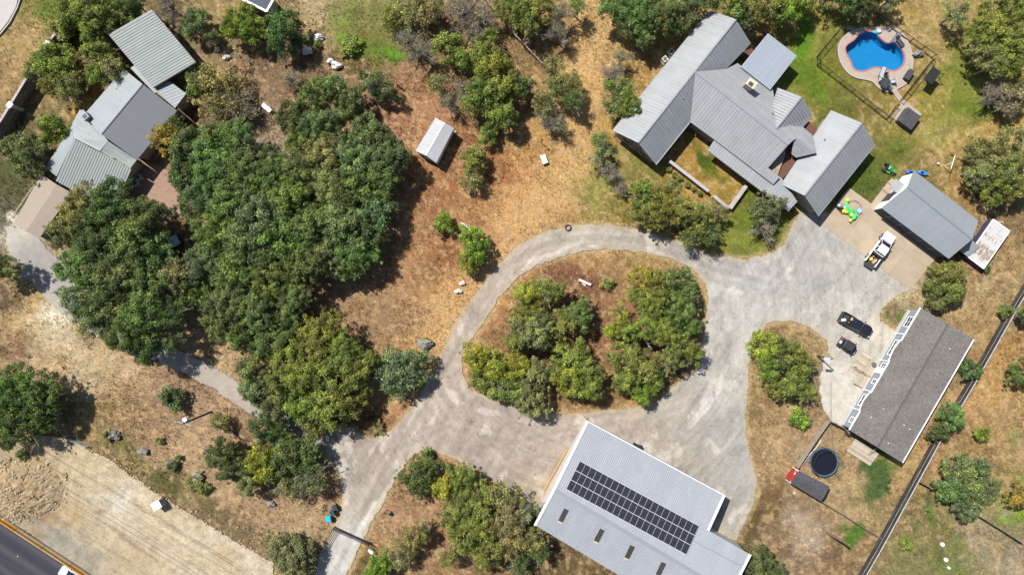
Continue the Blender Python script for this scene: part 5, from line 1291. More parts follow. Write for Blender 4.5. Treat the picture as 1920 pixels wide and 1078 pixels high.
for e in ([(1102,789,4.0),(1039,917,6.2)], [(1039,917,6.2),(1003,984,4.6)], [(1357.5,928,zz1),(1327.5,993.5,zz2)], [(1406.6,1038.6,zz3),(1370,1110,6.1)]):
    P = [G(*q) for q in e]; mb = MB(); mb.beam(P[0] + Vector((0, 0, .02)), P[1] + Vector((0, 0, .02)), 0.34, 0.2); mb.build('gable_trim', M_WHITE, B)
P = [G(1102.5, 790, 3.95), G(1357.5, 928, zz1 - .05)]; mb = MB(); mb.beam(P[0], P[1], 0.14, 0.12); mb.build('gutter', M_WHITE, B)
walls([(1039.5,918,6.2),(1102.5,790,4.0),(1357.5,928,zz1),(1327.5,993.5,zz2),(1406.6,1038.6,zz3),(1370,1108,6.1),(1332,1180,4.6),(1003.5,984,4.6)], pm('barn_siding', (0.44, 0.43, 0.40), 0.6, var=0.08), B, 0.25, 0.18)
# lean-to apron and timber curb on the left gable
mb = MB(); P = [G(1070, 852), G(1016, 951)]
dd = (P[1] - P[0]).normalized(); nn = Vector((dd.y, -dd.x, 0))
mb.beam(P[0] + nn * 0 + Vector((0, 0, 1.4)), P[1] + Vector((0, 0, 1.4)), 0.12, 2.8); mb.build('side_panel', M_WHITE, B)
T = thing('timber_curb', G(1060, 845), 'orange timber edging on the ground along the left end of the barn', 'timber edging')
mb = MB(); mb.beam(G(1063, 842, .1), G(1019, 920, .1), 0.16, 0.2); mb.build('beam', pm('orange_timber', (0.42, 0.24, 0.08), 0.8, var=0.25), T)
mb = MB(); mb.beam(G(1063, 842, .1), G(1074, 848, .1), 0.16, 0.22); mb.build('beam', pm('orange_timber', (0.4, 0.24, 0.1), 0.8, var=0.25), T)
# skylights
M_SKYL = pm('smoky_panel', (0.04, 0.038, 0.035), 0.35, var=0.2)
NEAR = [(1039.5,918,6.2),(1368,1112,6.2),(1003.5,984,4.6)]
FAR = [(1039.5,918,6.2),(1102.5,790,4.0),(1368,1112,6.2)]
for (a, b) in [(1056.5,965.5),(1123.5,1003),(1180.5,1034),(1239,1065.5)]:
    p, nr = on_slope(a, b, NEAR); p2, _ = on_slope(a - 5, b + 10, NEAR); dd = (p2 - p).normalized(); ss = nr.cross(dd)
    s = MB().box(p + nr * 0.05, (2.2, 0.72, 0.1), ax=(dd, ss, nr)).build('skylight', M_SKYL, B)
    MB().box(p + nr * 0.05 + dd * 1.2, (0.25, 0.8, 0.07), ax=(dd, ss, nr)).build('flashing', pm('tan_flashing', (0.42, 0.34, 0.2), 0.7), s)
# conduit across the roof
q = [on_slope(a, b, FAR)[0] + Vector((0, 0, .07)) for a, b in [(1299,1013),(1340,1034),(1382,1057),(1395,1058)]]
mb = MB(); mb.path(q, 0.05); mb.build('conduit', M_GREY, B)
# solar array: 21 x 3 panels, each its own
SA = thing('solar_array', G(1185, 950), 'black solar array of three long rows on the barn roof', 'solar array')
c00, c10, c11, c01 = (1087,863.5), (1309.8,985), (1285.7,1037.8), (1061,916.2)
nr = on_slope(1180, 950, FAR)[1]
panel_me = None; frame_me = None
p0 = on_slope(*c00, FAR)[0]; px_ = (on_slope(*c10, FAR)[0] - p0); py_ = (on_slope(*c01, FAR)[0] - p0)
ex = px_.normalized(); ey = nr.cross(ex).normalized()
if ey.dot(py_) < 0: ey = -ey
Wx = px_.length / 21; Wy = py_.length / 3
mb = MB(); mb.box((0, 0, 0), (Wx - 0.06, Wy - 0.10, 0.05)); panel_me = mb.mesh('solar_panel')
def solar_mat():
    m, t, out = nt('solar_cells')
    b = N(t, 'ShaderNodeBsdfPrincipled', Roughness=0.25, Metallic=0.0); b.inputs['Specular IOR Level'].default_value = 0.35
    tc = N(t, 'ShaderNodeTexCoord'); br = N(t, 'ShaderNodeTexBrick', Scale=1.0); br.offset = 0
    br.inputs['Brick Width'].default_value = 0.156; br.inputs['Row Height'].default_value = 0.156; br.inputs['Mortar Size'].default_value = 0.006
    br.inputs['Color1'].default_value = (0.012, 0.013, 0.02, 1); br.inputs['Color2'].default_value = (0.018, 0.019, 0.027, 1); br.inputs['Mortar'].default_value = (0.07, 0.07, 0.08, 1)
    t.links.new(tc.outputs['Object'], br.inputs['Vector']); t.links.new(br.outputs[0], b.inputs['Base Color']); t.links.new(b.outputs[0], out.inputs[0]); return m
panel_me.materials.append(solar_mat())
rail_me = None
rot = Matrix((ex, ey, ex.cross(ey))).transposed().to_euler()
for j in range(3):
    for i in range(21):
        c = p0 + ex * Wx * (i + .5) + ey * (py_.length) * ((j + .5) / 3) + (nr * 0.16)
        o = obj('solar_panel', panel_me, None, SA); o.location = c - origin(SA); o.rotation_euler = rot
mb = MB()
for j in range(3):
    for f in (0.25, 0.75):
        s = p0 + ey * py_.length * ((j + f) / 3) + nr * 0.09
        mb.beam(s, s + ex * px_.length, 0.05, 0.06, up=nr)
mb.build('rail', M_GREY, SA)
mb = MB()
for j in range(4):
    s = p0 + ey * py_.length * (j / 3) + nr * 0.155; mb.beam(s, s + ex * px_.length, 0.07, 0.03, up=nr)
for i in range(22):
    s = p0 + ex * Wx * i + nr * 0.14; mb.beam(s, s + ey * py_.length, 0.05, 0.03, up=nr)
mb.build('panel_frame', pm('silver_frame', (0.6, 0.6, 0.6), 0.4, 0.5), SA)

# ---------------- shingled house on the right
SHH = thing('shingled_house', G(1700, 710), 'long grey shingle roofed house with pale blue front and white windows', 'house')
def shingle_mat(name, col):
    m, t, out = nt(name)
    b = N(t, 'ShaderNodeBsdfPrincipled', Roughness=0.95); b.inputs['Specular IOR Level'].default_value = 0.1
    uv = N(t, 'ShaderNodeUVMap')
    br = N(t, 'ShaderNodeTexBrick', Scale=1.0); br.inputs['Brick Width'].default_value = 0.33; br.inputs['Row Height'].default_value = 0.17; br.inputs['Mortar Size'].default_value = 0.006
    br.inputs['Color1'].default_value = (*[v * 0.85 for v in col], 1); br.inputs['Color2'].default_value = (*[v * 1.12 for v in col], 1); br.inputs['Mortar'].default_value = (*[v * 0.6 for v in col], 1)
    t.links.new(uv.outputs[0], br.inputs['Vector'])
    n1 = N(t, 'ShaderNodeTexNoise', Scale=3.2, Detail=5.0, Roughness=0.7); t.links.new(uv.outputs[0], n1.inputs['Vector'])
    n2 = N(t, 'ShaderNodeTexNoise', Scale=0.35, Detail=4.0); t.links.new(uv.outputs[0], n2.inputs['Vector'])
    c = mix(t, 'MULTIPLY', 1.0, br.outputs[0], ramp(t, n1.outputs['Fac'], [(0.3, 0.75), (0.7, 1.3)]))
    c = mix(t, 'MULTIPLY', 1.0, c, ramp(t, n2.outputs['Fac'], [(0.35, 0.92), (0.65, 1.08)]))
    t.links.new(c, b.inputs['Base Color']); t.links.new(b.outputs[0], out.inputs[0]); return m
M_SHIN = shingle_mat('asphalt_shingles', C(147, 141, 136))
HE, HR = 3.3, 3.62
ridA, ridB = (1777.5, 607.0, HR), (1645.5, 838.5, HR)
roof_plane('roof', [ridA, ridB, (1592,805.5,HE), (1611,771.5,HE), (1626,756,HE),(1633.5,735,HE),(1649,706,HE),(1669,676,HE),(1688,650,HE),(1699,622,HE),(1725.6,577,HE)], M_SHIN, SHH, 0, 0)
roof_plane('roof', [ridA, (1825.8,636,HE), (1692,867,HE), ridB], M_SHIN, SHH, 1, 0)
cap([ridA, ridB], pm('ridge_shingle', C(120, 112, 110), 0.95, var=0.15), SHH, 0.3, 0.05)
for e in ([(1825.8,636,HE),(1692,867,HE)], [(1592,805.5,HE),(1725.6,577,HE)]):
    P = [G(a, b, c - .02) for a, b, c in e]; mb = MB(); mb.beam(P[0], P[1], 0.15, 0.16); mb.build('gutter', M_WHITE, SHH)
# two gabled bays breaking the front eave
def bay(cx, cy, wpx):
    a = Vector((1725.6 - 1592, 577 - 805.5)); a.normalize(); o = Vector((-a.y, a.x)) * -1   # o points to the front (up-left)
    if o.x > 0: o = -o
    c = Vector((cx, cy)); h = wpx / 2
    l = c - a * h; r = c + a * h; pk = c + o * 4.5; bk = c - o * 16
    roof_plane('bay_roof', [(pk.x, pk.y, 3.56), (bk.x, bk.y, 3.45), ((l - o * 5).x, (l - o * 5).y, 3.40), ((l + o * 2).x, (l + o * 2).y, 3.3)], M_SHIN, SHH, 0, 0, lift=0.04)
    roof_plane('bay_roof', [(pk.x, pk.y, 3.62), ((r + o * 2).x, (r + o * 2).y, 3.3), ((r - o * 5).x, (r - o * 5).y, 3.40), (bk.x, bk.y, 3.45)], M_SHIN, SHH, 3, 0, lift=0.04)
    for q0, q1 in ((l + o * 2, pk), (pk, r + o * 2)):
        z0 = 3.3 if q0 is not pk else 3.62; z1 = 3.62 if q1 is pk else 3.3
        mb = MB(); mb.beam(G(q0.x, q0.y, z0), G(q1.x, q1.y, z1), 0.1, 0.16); mb.build('bargeboard', M_WHITE, SHH)
bay(1679, 657, 46); bay(1622.5, 753, 40)
M_SIDE = pm('pale_blue_siding', C(176, 190, 204), 0.6, var=0.05)
fr = [(1592,805.5,HE),(1725.6,577,HE),(1777.5,607,HR),(1825.8,636,HE),(1692,867,HE),(1645.5,838.5,HR)]
walls(fr, M_SIDE, SHH, 0.35, 0.15)
fw = offset_poly([G(*q) for q in fr], 0.35); fa, fb = fw[0], fw[1]
if True:
    # outward must be to the right of a->b: front faces up-left
    d_ = (fb - fa); n_ = Vector((d_.y, -d_.x, 0)).normalized()
    A0, A1 = (fa, fb) if n_.x < 0 else (fb, fa)
    def tt(px, py):
        p = G(px, py, 2.0); v = Vector((A1.x - A0.x, A1.y - A0.y, 0)); return (Vector((p.x - A0.x, p.y - A0.y, 0))).dot(v) / v.dot(v)
    for (a, b, w, h, z, pn) in [(1702,602,1.7,1.4,1.9,2),(1675,651,2.6,1.3,1.9,3),(1656,686,1.0,1.2,2.0,2),(1638,714,0.8,1.1,2.0,1),(1618,750,1.9,1.3,1.9,2),(1596,786,0.9,1.0,2.0,1)]:
        window(SHH, A0, A1, tt(a, b), z, w, h, out=0.06, panes=pn)
    for (a, b) in [(1689,625),(1660,676),(1626,731),(1608,768)]:
        v = Vector((A1.x - A0.x, A1.y - A0.y, 0)); p = Vector((A0.x, A0.y, 0)) + v * tt(a, b); nn_ = Vector((v.y, -v.x, 0)).normalized()
        mb = MB(); mb.beam(p + nn_ * 0.06 + Vector((0, 0, 0.1)), p + nn_ * 0.06 + Vector((0, 0, 3.05)), 0.14, 0.2, up=nn_); mb.build('corner_board', M_WHITE, SHH)
    door(SHH, A0, A1, tt(1651, 694), 1.0, 2.1, M_WHITE, z0=0.5)
    v = Vector((A1.x - A0.x, A1.y - A0.y, 0)).normalized(); nn_ = Vector((v.y, -v.x, 0))
    for (a, b, ln) in [(1687,640,1.1),(1665,664,1.0),(1631,742,0.9),(1612,760,0.8)]:          # dark shutters-like recess panels
        p = Vector((A0.x, A0.y, 0)) + v * tt(a, b) * (A1 - A0).length
        mb = MB(); mb.box(p + nn_ * 0.05 + Vector((0, 0, 2.5)), (ln, 0.08, 0.9), ax=(v, nn_, Vector((0, 0, 1)))); mb.build('gable_panel', pm('slate_panel', (0.12, 0.12, 0.16), 0.7), SHH)
    # skirting at the foot of the wall
    mb = MB(); a_ = Vector((A0.x, A0.y, 0.2)) + nn_ * 0.08; b_ = Vector((A1.x, A1.y, 0.2)) + nn_ * 0.08; mb.beam(a_, b_, 0.12, 0.7); mb.build('skirting', pm('skirting_grey', (0.38, 0.38, 0.36), 0.8), SHH)
for (a, b) in [(1665,830),(1705,804),(1780,654),(1656,766),(1633,782),(1694,796)]:
    z = 3.5; p = G(a, b, z); mb = MB(); mb.tube(p - Vector((0, 0, .3)), p + Vector((0, 0, .22)), 0.06, 0.06, 7); mb.build('vent_pipe', M_WHITE, SHH)

def deck_thing(name, px, z, label, rails=None, plank=0.14, legs=True, mplank=None, mats=None):
    P = [G(a, b, z) for a, b in px]; T = thing(name, G(px[0][0], px[0][1]), label, 'deck')
    ux_ = (P[1] - P[0]); L = ux_.length; ux_.normalize(); uy_ = (P[3] - P[0]); W = uy_.length; uy_.normalize()
    n = max(2, int(W / plank)); w = W / n; rnd = random.Random(len(label))
    mt = mats or [pm('plank_a', (0.34, 0.28, 0.21), 0.85, var=0.2, scale=4), pm('plank_b', (0.28, 0.23, 0.17), 0.85, var=0.2, scale=4), pm('plank_c', (0.38, 0.32, 0.25), 0.85, var=0.2, scale=4)]
    mes = []
    for k in range(3):
        mb = MB(); mb.box((0, 0, 0), (L, w - 0.02, 0.05)); me_ = mb.mesh('plank'); me_.materials.append(mt[k]); mes.append(me_)
    for k in range(n):
        o = obj('plank', mes[rnd.randrange(3)], None, T); c = P[0] + ux_ * L / 2 + uy_ * w * (k + .5) + Vector((0, 0, rnd.uniform(-.004, .004)))
        o.location = c - origin(T); o.rotation_euler = (0, 0, math.atan2(ux_.y, ux_.x))
    mb = MB()
    for p in P[:4]: mb.box((p.x, p.y, z / 2 - .05), (0.12, 0.12, z + .0))
    mb.build('joist', M_WOODD, T)
    return T, P
deck_thing('wooden_deck', [(1604,720),(1632,674),(1660,694),(1634,738)], 0.45, 'weathered plank deck at the front door of the shingled house')
T = thing('deck_steps', G(1617, 668), 'wooden ramp boards leading down from the front deck to the court', 'ramp')
for k in range(9):
    mb = MB(); a = G(1592 + k * 3.1, 690 - k * 3.6, 0.13); mb.beam(a, a + (G(1637, 690) - G(1606, 668)) * 0.55, 0.36, 0.05); mb.build('plank', [pm('plank_a', None), pm('plank_b', None), pm('plank_c', None)][k % 3], T)
T = thing('handrail', G(1602, 688), 'thin dark handrail beside the front deck of the shingled house', 'railing')
mb = MB(); mb.beam(G(1601, 687, 1.0), G(1626, 704, 1.0), 0.07, 0.07); mb.build('rail', M_BLACK, T)
for q in ((1601, 687), (1614, 696), (1626, 704)): mb = MB(); p = G(*q); mb.tube(p, p + Vector((0, 0, 1.0)), 0.04); mb.build('post', M_BLACK, T)
T, P = deck_thing('back_deck', [(1587,845),(1631,873),(1648,852),(1604,822)], 0.18, 'low tan plank deck at the lower end of the shingled house')
T = thing('back_steps', G(1634, 848), 'small wooden steps beside the back deck against the house wall', 'steps')
for k in range(3): mb = MB(); a = G(1629 + k * 2.4, 853 - k * 3, 0.3 + .18 * k); mb.beam(a, a + Vector((.9, .6, 0)), 0.28, 0.06); mb.build('tread', M_WOOD, T)

# ---------------- blue-grey metal shop, awning, rusty container
S_ = thing('metal_shop', G(1745, 410), 'blue-grey metal roofed shop with a white gable beside the concrete pad', 'workshop')
M_BG = roof_mat('bluegrey_metal', C(180, 187, 192), 0.5, 0.03, 0.05, 0.6, 0.1)
sh = [(1654,389.5,3.2),(1701.5,351,4.9),(1714,320,3.2),(1835,414,3.2),(1823,448.6,4.9),(1780,484.6,3.2)]
roof_plane('roof', [sh[1], sh[4], sh[5], sh[0]], M_BG, S_, 1, 0.3, (0.05, 0.03))
roof_plane('roof', [sh[1], sh[2], sh[3], sh[4]], M_BG, S_, 0, 0.3, (0.05, 0.03))
cap([sh[1], sh[4]], pm('shop_ridge', C(170, 182, 192), 0.4, 0.2, var=0.05), S_)
walls(sh, M_WHITE, S_, 0.25, 0.14)
sw = offset_poly([G(*q) for q in sh], 0.25)
door(S_, sw[0], sw[2], 0.36, 1.6, 2.3, M_DARK)
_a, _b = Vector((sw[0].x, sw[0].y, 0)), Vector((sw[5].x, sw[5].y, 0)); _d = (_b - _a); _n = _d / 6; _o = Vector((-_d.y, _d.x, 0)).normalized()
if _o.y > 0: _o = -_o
for k in range(6):  # six dark panels covering the shop's lower left wall
    MB().beam(_a + _n * (k + .03) + _o * .05 + Vector((0, 0, 1.45)), _a + _n * (k + .97) + _o * .05 + Vector((0, 0, 1.45)), .06, 2.9).build('wall_panel', pm('dark_wall_panel', (0.04, 0.042, 0.055), .7, var=.1), S_)
P = [G(*sh[0]), G(*sh[5])]; mb = MB(); mb.beam(P[0] - Vector((0, 0, .1)), P[1] - Vector((0, 0, .1)), 0.14, 0.14); mb.build('gutter', pm('blue_gutter', (0.2, 0.26, 0.34), 0.5), S_)
T = thing('door_awning', G(1683, 350), 'small ribbed metal awning over the white gable door of the shop', 'awning')
roof_plane('roof', [(1680.6,335,2.6),(1700,350,2.9),(1686,367,2.9),(1668,350,2.6)], M_GALV, T, 1, 0.3)
for q in ((1681, 337), (1670, 350)): p = G(*q, 2.5); mb = MB(); mb.tube((p.x, p.y, 0), (p.x, p.y, 2.5), 0.05); mb.build('post', M_WHITE, T)
T = thing('link_roof', G(1815, 470), 'small sloping metal roof joining the shop to the white container', 'lean-to')
roof_plane('roof', [(1820,449,2.0),(1838,462,1.75),(1815,482,1.7),(1800,470,1.95)], M_BG, T, 1, 0.3)
walls([(1820,449,1.95),(1836,461,1.75),(1815,480,1.7),(1802,469,1.9)], M_DARK, T, 0.25, 0.1)
T = thing('rusty_container', G(1853, 457), 'white storage container with rust streaks on its flat roof', 'container')
M_RUST = roof_mat('rusty_white', C(240, 239, 236, 2.1), 0.5, 0.03, 0.05, 0.6, 0.1, rust=0.9)
cn = [(1862,411.5,1.5),(1893,433.6,1.5),(1844,504,1.5),(1813.5,481,1.5)]
roof_plane('roof', cn, M_RUST, T, 1, 0.28, (0.05, 0.03))
walls(cn, pm('deep_blue_steel', (0.035, 0.04, 0.08), 0.7), T, 0.03, 0.05)
mb = MB(); Q = [G(*q) for q in cn]
for a, b in zip(Q, Q[1:] + Q[:1]): mb.beam(a, b, 0.12, 0.14)
mb.build('roof_edge', M_WHITE, T)
p = G(1873, 417, 1.5); mb = MB(); mb.tube(p, p + Vector((0, 0, .9)), 0.05); mb.build('vent_pipe', M_WHITE, T)

# ---------------- left house
L_ = thing('left_house', G(200, 230), 'house of many pale metal roof pieces at the left, partly under oaks', 'house')
M_GG = roof_mat('greygreen_ribs', C(174, 182, 179), 0.75, 0.04, 0.06, 0.6, 0.1)
M_LT = roof_mat('light_metal', C(188, 195, 198), 0.4, 0.03, 0.06, 0.6, 0.1)
M_PG = roof_mat('plum_grey_metal', C(146, 150, 154), 0.4, 0.02, 0.04, 0.6, 0.1)
roof_plane('roof', [(139,260,3.4),(246,318,3.4),(210.6,397,2.6),(104.7,339.5,2.6)], M_GG, L_, 1, 0.42, (0.10, 0.06))
roof_plane('roof', [(136,233,3.2),(140,260,3.32),(106,331,2.6),(85,314,2.6)], M_LT, L_, 1, 0.4)
roof_plane('roof', [(157,206,3.3),(203,265,3.9),(188,284,3.6),(139,259,3.45),(136,232,3.2),(150,206,3.2)], M_LT, L_, 2, 0.33, lift=0.06)
roof_plane('roof', [(203,265,3.9),(256.6,300.5,3.3),(245,315.5,3.3),(188,284,3.5)], M_GG, L_, 0, 0.6, (0.04, 0.03), lift=0.05)
roof_plane('roof', [(267.5,158.4,4.8),(190,252,4.8),(157,216,3.3),(232,130,3.3)], M_LT, L_, 3, 0.4)
roof_plane('roof', [(267.5,158.4,4.8),(332,208,3.3),(256.6,300.5,3.3),(190,252,4.8)], M_PG, L_, 0, 0.4, (0.03, 0.02))
roof_plane('roof', [(285,165,3.35),(317.7,152.5,3.2),(349,176,3.1),(328,203,3.15)], M_LT, L_, 0, 0.5)
roof_plane('roof', [(244,128,3.2),(254,122,3.2),(300,165,3.2),(290,175,3.2)], M_LT, L_, 1, 0.5)
cap([(267.5,158.4,4.82),(190,252,4.82)], M_PG, L_, 0.16, 0.05)
M_LW = pm('tan_siding', (0.36, 0.29, 0.22), 0.8, var=0.12)
walls([(267.5,158.4,4.8),(332,208,3.3),(256.6,300.5,3.3),(190,252,4.8),(157,216,3.3),(232,130,3.3)], M_LW, L_, 0.4)
walls([(136,233,3.0),(203,265,3.4),(256,300,3.1),(246,318,3.2),(210.6,397,2.5),(85,314,2.5)], M_LW, L_, 0.55, 0.65)
walls([(285,165,3.0),(317.7,152.5,3.0),(349,176,3.0),(328,203,3.0)], M_LW, L_, 0.25, 0.1)
lw = offset_poly([G(a, b, c) for a, b, c in [(246,318,3.2),(210.6,397,2.5)]] + [G(85, 314, 2.5)], 0.4)
p = G(163, 220, 4.0); mb = MB(); mb.box(p, (1.0, 0.9, 1.1), 0.7); o = mb.build('chimney', M_LT, L_)
mb = MB(); mb.box(p + Vector((0, 0, .57)), (0.6, 0.5, 0.1), 0.7); mb.build('flue', M_DARK, o)
p = G(215, 298, 3.5); mb = MB(); mb.tube(p, p + Vector((0, 0, .4)), 0.08); mb.build('vent_pipe', M_DARK, L_)
T = thing('ribbed_carport', G(285, 95), 'tall square carport with a wide ribbed grey-green roof above the left house', 'carport')
roof_plane('roof', [(284,19,4.3),(366,117,4.3),(287,164,4.0),(204,65,4.0)], M_GG, T, 3, 0.42, (0.10, 0.06))
for (a, b) in [(284,24),(358,116),(287,156),(212,66)]:
    p = G(a, b, 4.0); mb = MB(); mb.box((p.x, p.y, 1.95), (0.16, 0.16, 3.9)); mb.build('post', M_WOODD, T)
mb = MB(); Q = [G(a, b, c) - Vector((0, 0, .18)) for a, b, c in [(284,19,4.3),(366,117,4.3),(287,164,4.0),(204,65,4.0)]]
for a, b in zip(Q, Q[1:] + Q[:1]): mb.beam(a, b, 0.14, 0.2)
mb.build('fascia', M_WOOD, T)
T = thing('tan_carport', G(80, 385), 'tan fabric covered carport with a faint ridge at the left edge', 'carport')
M_TAN = pm('tan_fabric', C(194, 178, 160), 0.9, var=0.05, scale=1.2)
roof_plane('canopy', [(77,327,2.7),(106,346,3.1),(49,433.5,3.1),(25,420,2.7)], M_TAN, T, 1, 0)
roof_plane('canopy', [(106,346,3.1),(135,362,2.7),(73,447.5,2.7),(49,433.5,3.1)], M_TAN, T, 1, 0)
for (a, b) in [(77,330),(30,420),(130,362),(74,443)]: p = G(a, b, 2.6); mb = MB(); mb.tube((p.x, p.y, -.1), (p.x, p.y, 2.62), 0.06); mb.build('post', M_WOOD, T)
mb = MB(); mb.beam(G(60, 352, 2.2), G(14, 418, 2.2), .06, .06); mb.beam(G(66, 345, 0.1), G(22, 408, 0.1), .06, .06); mb.build('pole', pm('tan_pole', (0.4, 0.3, 0.18), .7), T)
# terracotta patio right of the left house
poly_sheet('brown_patio', [(236,345),(270,300),(335,330),(340,400),(285,430),(215,400)], 0.0, pm('clay_patio', C(190, 156, 134), 0.9, var=0.12, scale=1.5, bump=.3))
def ac_unit(px, py, rz, label, group=None):
    T = thing('air_conditioner', G(px, py), label, 'air conditioner', group); c = G(px, py)
    MB().box(c + Vector((0, 0, .42)), (0.8, 0.8, 0.84), rz).build('casing', pm('unit_grey', (0.42, 0.42, 0.40), 0.5, var=.1), T)
    mb = MB(); mb.tube(c + Vector((0, 0, .84)), c + Vector((0, 0, .87)), 0.31, 0.31, 16); f = mb.build('fan_guard', M_DARK, T)
    mb = MB()
    for k in range(4): a = k * math.pi / 4; mb.beam(c + Vector((math.cos(a) * .3, math.sin(a) * .3, .89)), c - Vector((math.cos(a) * .3, math.sin(a) * .3, -.89)), .02, .02)
    mb.build('guard_bar', M_GREY, f)
    MB().box(c + Vector((0, 0, .03)), (1.05, 1.05, 0.1), rz).build('pad', M_CONC, T)
ac_unit(1245, 114, .7, 'lower left of two square air conditioners by the main house eave'); ac_unit(1257, 100, .7, 'upper right of two square air conditioners by the main house eave')
ac_unit(258, 345, .4, 'air conditioner beside the left house, lower one'); ac_unit(264, 334, .4, 'air conditioner beside the left house, upper one')
# white tent-like shed in the middle
T = thing('white_shed', G(815, 265), 'bright white ribbed metal shed alone on the brown clearing', 'shed')
M_WR = roof_mat('white_metal', C(212, 212, 217), 0.35, 0.02, 0.03, 0.6, 0.1)
wsq = [(816.7,221,2.4),(833.6,230.5,2.75),(851,240.5,2.4),(818,305.6,2.4),(798.5,292,2.75),(779,283,2.4)]
roof_plane('roof', [wsq[0], wsq[1], wsq[4], wsq[5]], M_WR, T, 0, 0.3, (0.04, 0.03)); roof_plane('roof', [wsq[1], wsq[2], wsq[3], wsq[4]], M_WR, T, 0, 0.3, (0.04, 0.03))
walls(wsq, M_WHITE, T, 0.1, 0.1); cap([wsq[1], wsq[4]], M_WHITE, T, 0.12, 0.04)
w_ = offset_poly([G(*q) for q in wsq], 0.1); door(T, w_[5], w_[3], 0.5, 1.1, 2.0, M_GREY)
mb = MB(); mb.box(G(853, 248, .1), (0.5, 0.25, 0.2), .5); props(mb.build('concrete_block', M_CONCP), 'pale block on the dirt at the right corner of the white shed', 'block')
# shed at the top cut by the frame
T = thing('top_shed', G(485, -10), 'shed with white fascia cut off by the top edge of the photo', 'shed')
roof_plane('roof', [(452,-2,2.5),(500,22,2.5),(514,-3,2.5),(466,-30,2.5)], pm('dark_roofing', (0.05, 0.055, 0.07), .8), T, 0, 0)
walls([(452,-2,2.5),(500,22,2.5),(514,-3,2.5),(466,-30,2.5)], M_LW, T, .1, .1)
mb = MB(); mb.beam(G(452, -2, 2.52), G(500, 22, 2.52), .3, .12); mb.beam(G(500, 22, 2.52), G(514, -3, 2.52), .3, .12); mb.build('fascia', M_WHITE, T)
# playhouse shed
T = thing('playhouse', G(1520, 907), 'grey roofed playhouse shed with a red and white front', 'playhouse')
ps = [(1497,877,2.3),(1487,894,2.9),(1478,910,2.3),(1541,939,2.3),(1552,924,2.9),(1556,908,2.3)]
roof_plane('roof', [(1498,882,2.3),(1556,912,2.3),(1549,925,2.85),(1491,894,2.85)], shingle_mat('dark_shingles', C(104, 104, 108)), T, 1, 0)
roof_plane('roof', [(1491,894,2.85),(1549,925,2.85),(1540,940,2.3),(1483,906,2.3)], MATS.get('x') or bpy.data.materials['dark_shingles'], T, 1, 0)
walls([(1499,884,2.3),(1556,912,2.3),(1549,925,2.8),(1540,940,2.3),(1484,905,2.3),(1492,894,2.8)], pm('barn_red', (0.30, 0.03, 0.03), 0.7), T, 0.05, 0.1)
pa, pb = G(1491, 877), G(1478, 902)
M_REDB = pm('bright_red', (0.38, 0.03, 0.035), .6); dpp = (pb - pa).normalized(); npp = Vector((dpp.y, -dpp.x, 0))
if npp.x > 0: npp = -npp
for k, (f, w) in enumerate([(0.15, .40), (0.5, .40), (0.85, .40)]):
    p = pa.lerp(pb, f); MB().box(p + npp * 0.0 + Vector((0, 0, 1.75)), (w * 1.05, 1.1, 0.08), ax=(dpp, npp, Vector((0, 0, 1)))).build('porch_panel', M_REDB, T)
MB().box(pa.lerp(pb, .5) + npp * .1 + Vector((0, 0, 1.68)), ((pb - pa).length * 0.98, 0.9, 0.08), ax=(dpp, npp, Vector((0, 0, 1)))).build('porch_board', M_WHITE, T)
for f in (0.03, .97): p = pa.lerp(pb, f) + npp * .5; MB().tube(p, p + Vector((0, 0, 1.65)), .06).build('post', M_WHITE, T)
p = G(1527, 902, 2.75); MB().tube(p, p + Vector((0, 0, .2)), .09, .09, 8).build('roof_vent', M_DARK, T)
# ================================================================ FENCES
def picket_fence(name, px, h, label, m, spacing=2.2, rails=(0.15, 1.0), pick=0.14, at_top=True, group=None, cat='fence', rw=0.05):
    P = [G(a, b, h if at_top else 0) for a, b in px]; P = [Vector((p.x, p.y, 0)) for p in P]
    T = thing(name, P[0], label, cat, group)
    pm_ = MB(); pm_.box((0, 0, h / 2), (rw * 1.6, rw * 1.6, h + 0.1)); pme = pm_.mesh('post'); pme.materials.append(m)
    for a, b in zip(P, P[1:]):
        L = (b - a).length; n = max(1, round(L / spacing)); d = (b - a) / n; ang = math.atan2(d.y, d.x)
        rm = MB()
        for k in range(n + 1):
            o = obj('post', pme, None, T); o.location = a + d * k - origin(T); o.rotation_euler = (0, 0, ang)
        for z in rails:
            MB().beam(a + Vector((0, 0, z)), b + Vector((0, 0, z)), rw, rw).build('rail', m, T)
        if pick:
            pk = MB(); c = int(L / pick)
            for k in range(c):
                q = a.lerp(b, (k + .5) / c); pk.box(q + Vector((0, 0, (rails[0] + rails[-1]) / 2)), (0.016, 0.016, rails[-1] - rails[0]), ang)
            props(pk.build('picket', m, T), kind='stuff')
    return T
Z = lambda pts: zoomxy(pts, 1530, 30, 4.9)
picket_fence('pool_fence', Z([(275,66),(42,350),(46,430),(686,930),(775,812)]), 1.3, 'black metal picket fence along the house side of the pool yard', M_BLACK, rails=(0.12, 1.2), rw=0.06)
picket_fence('pool_fence', Z([(812,765),(1100,395)]), 1.3, 'short black picket fence panel run beside the swing bench outside the pool', M_BLACK, rails=(0.12, 1.2), rw=0.06)
picket_fence('pool_fence', Z([(1112,356),(600,-10),(440,-60),(275,66)]), 1.3, 'black picket fence along the far tree side of the pool yard', M_BLACK, rails=(0.12, 1.2), rw=0.06)
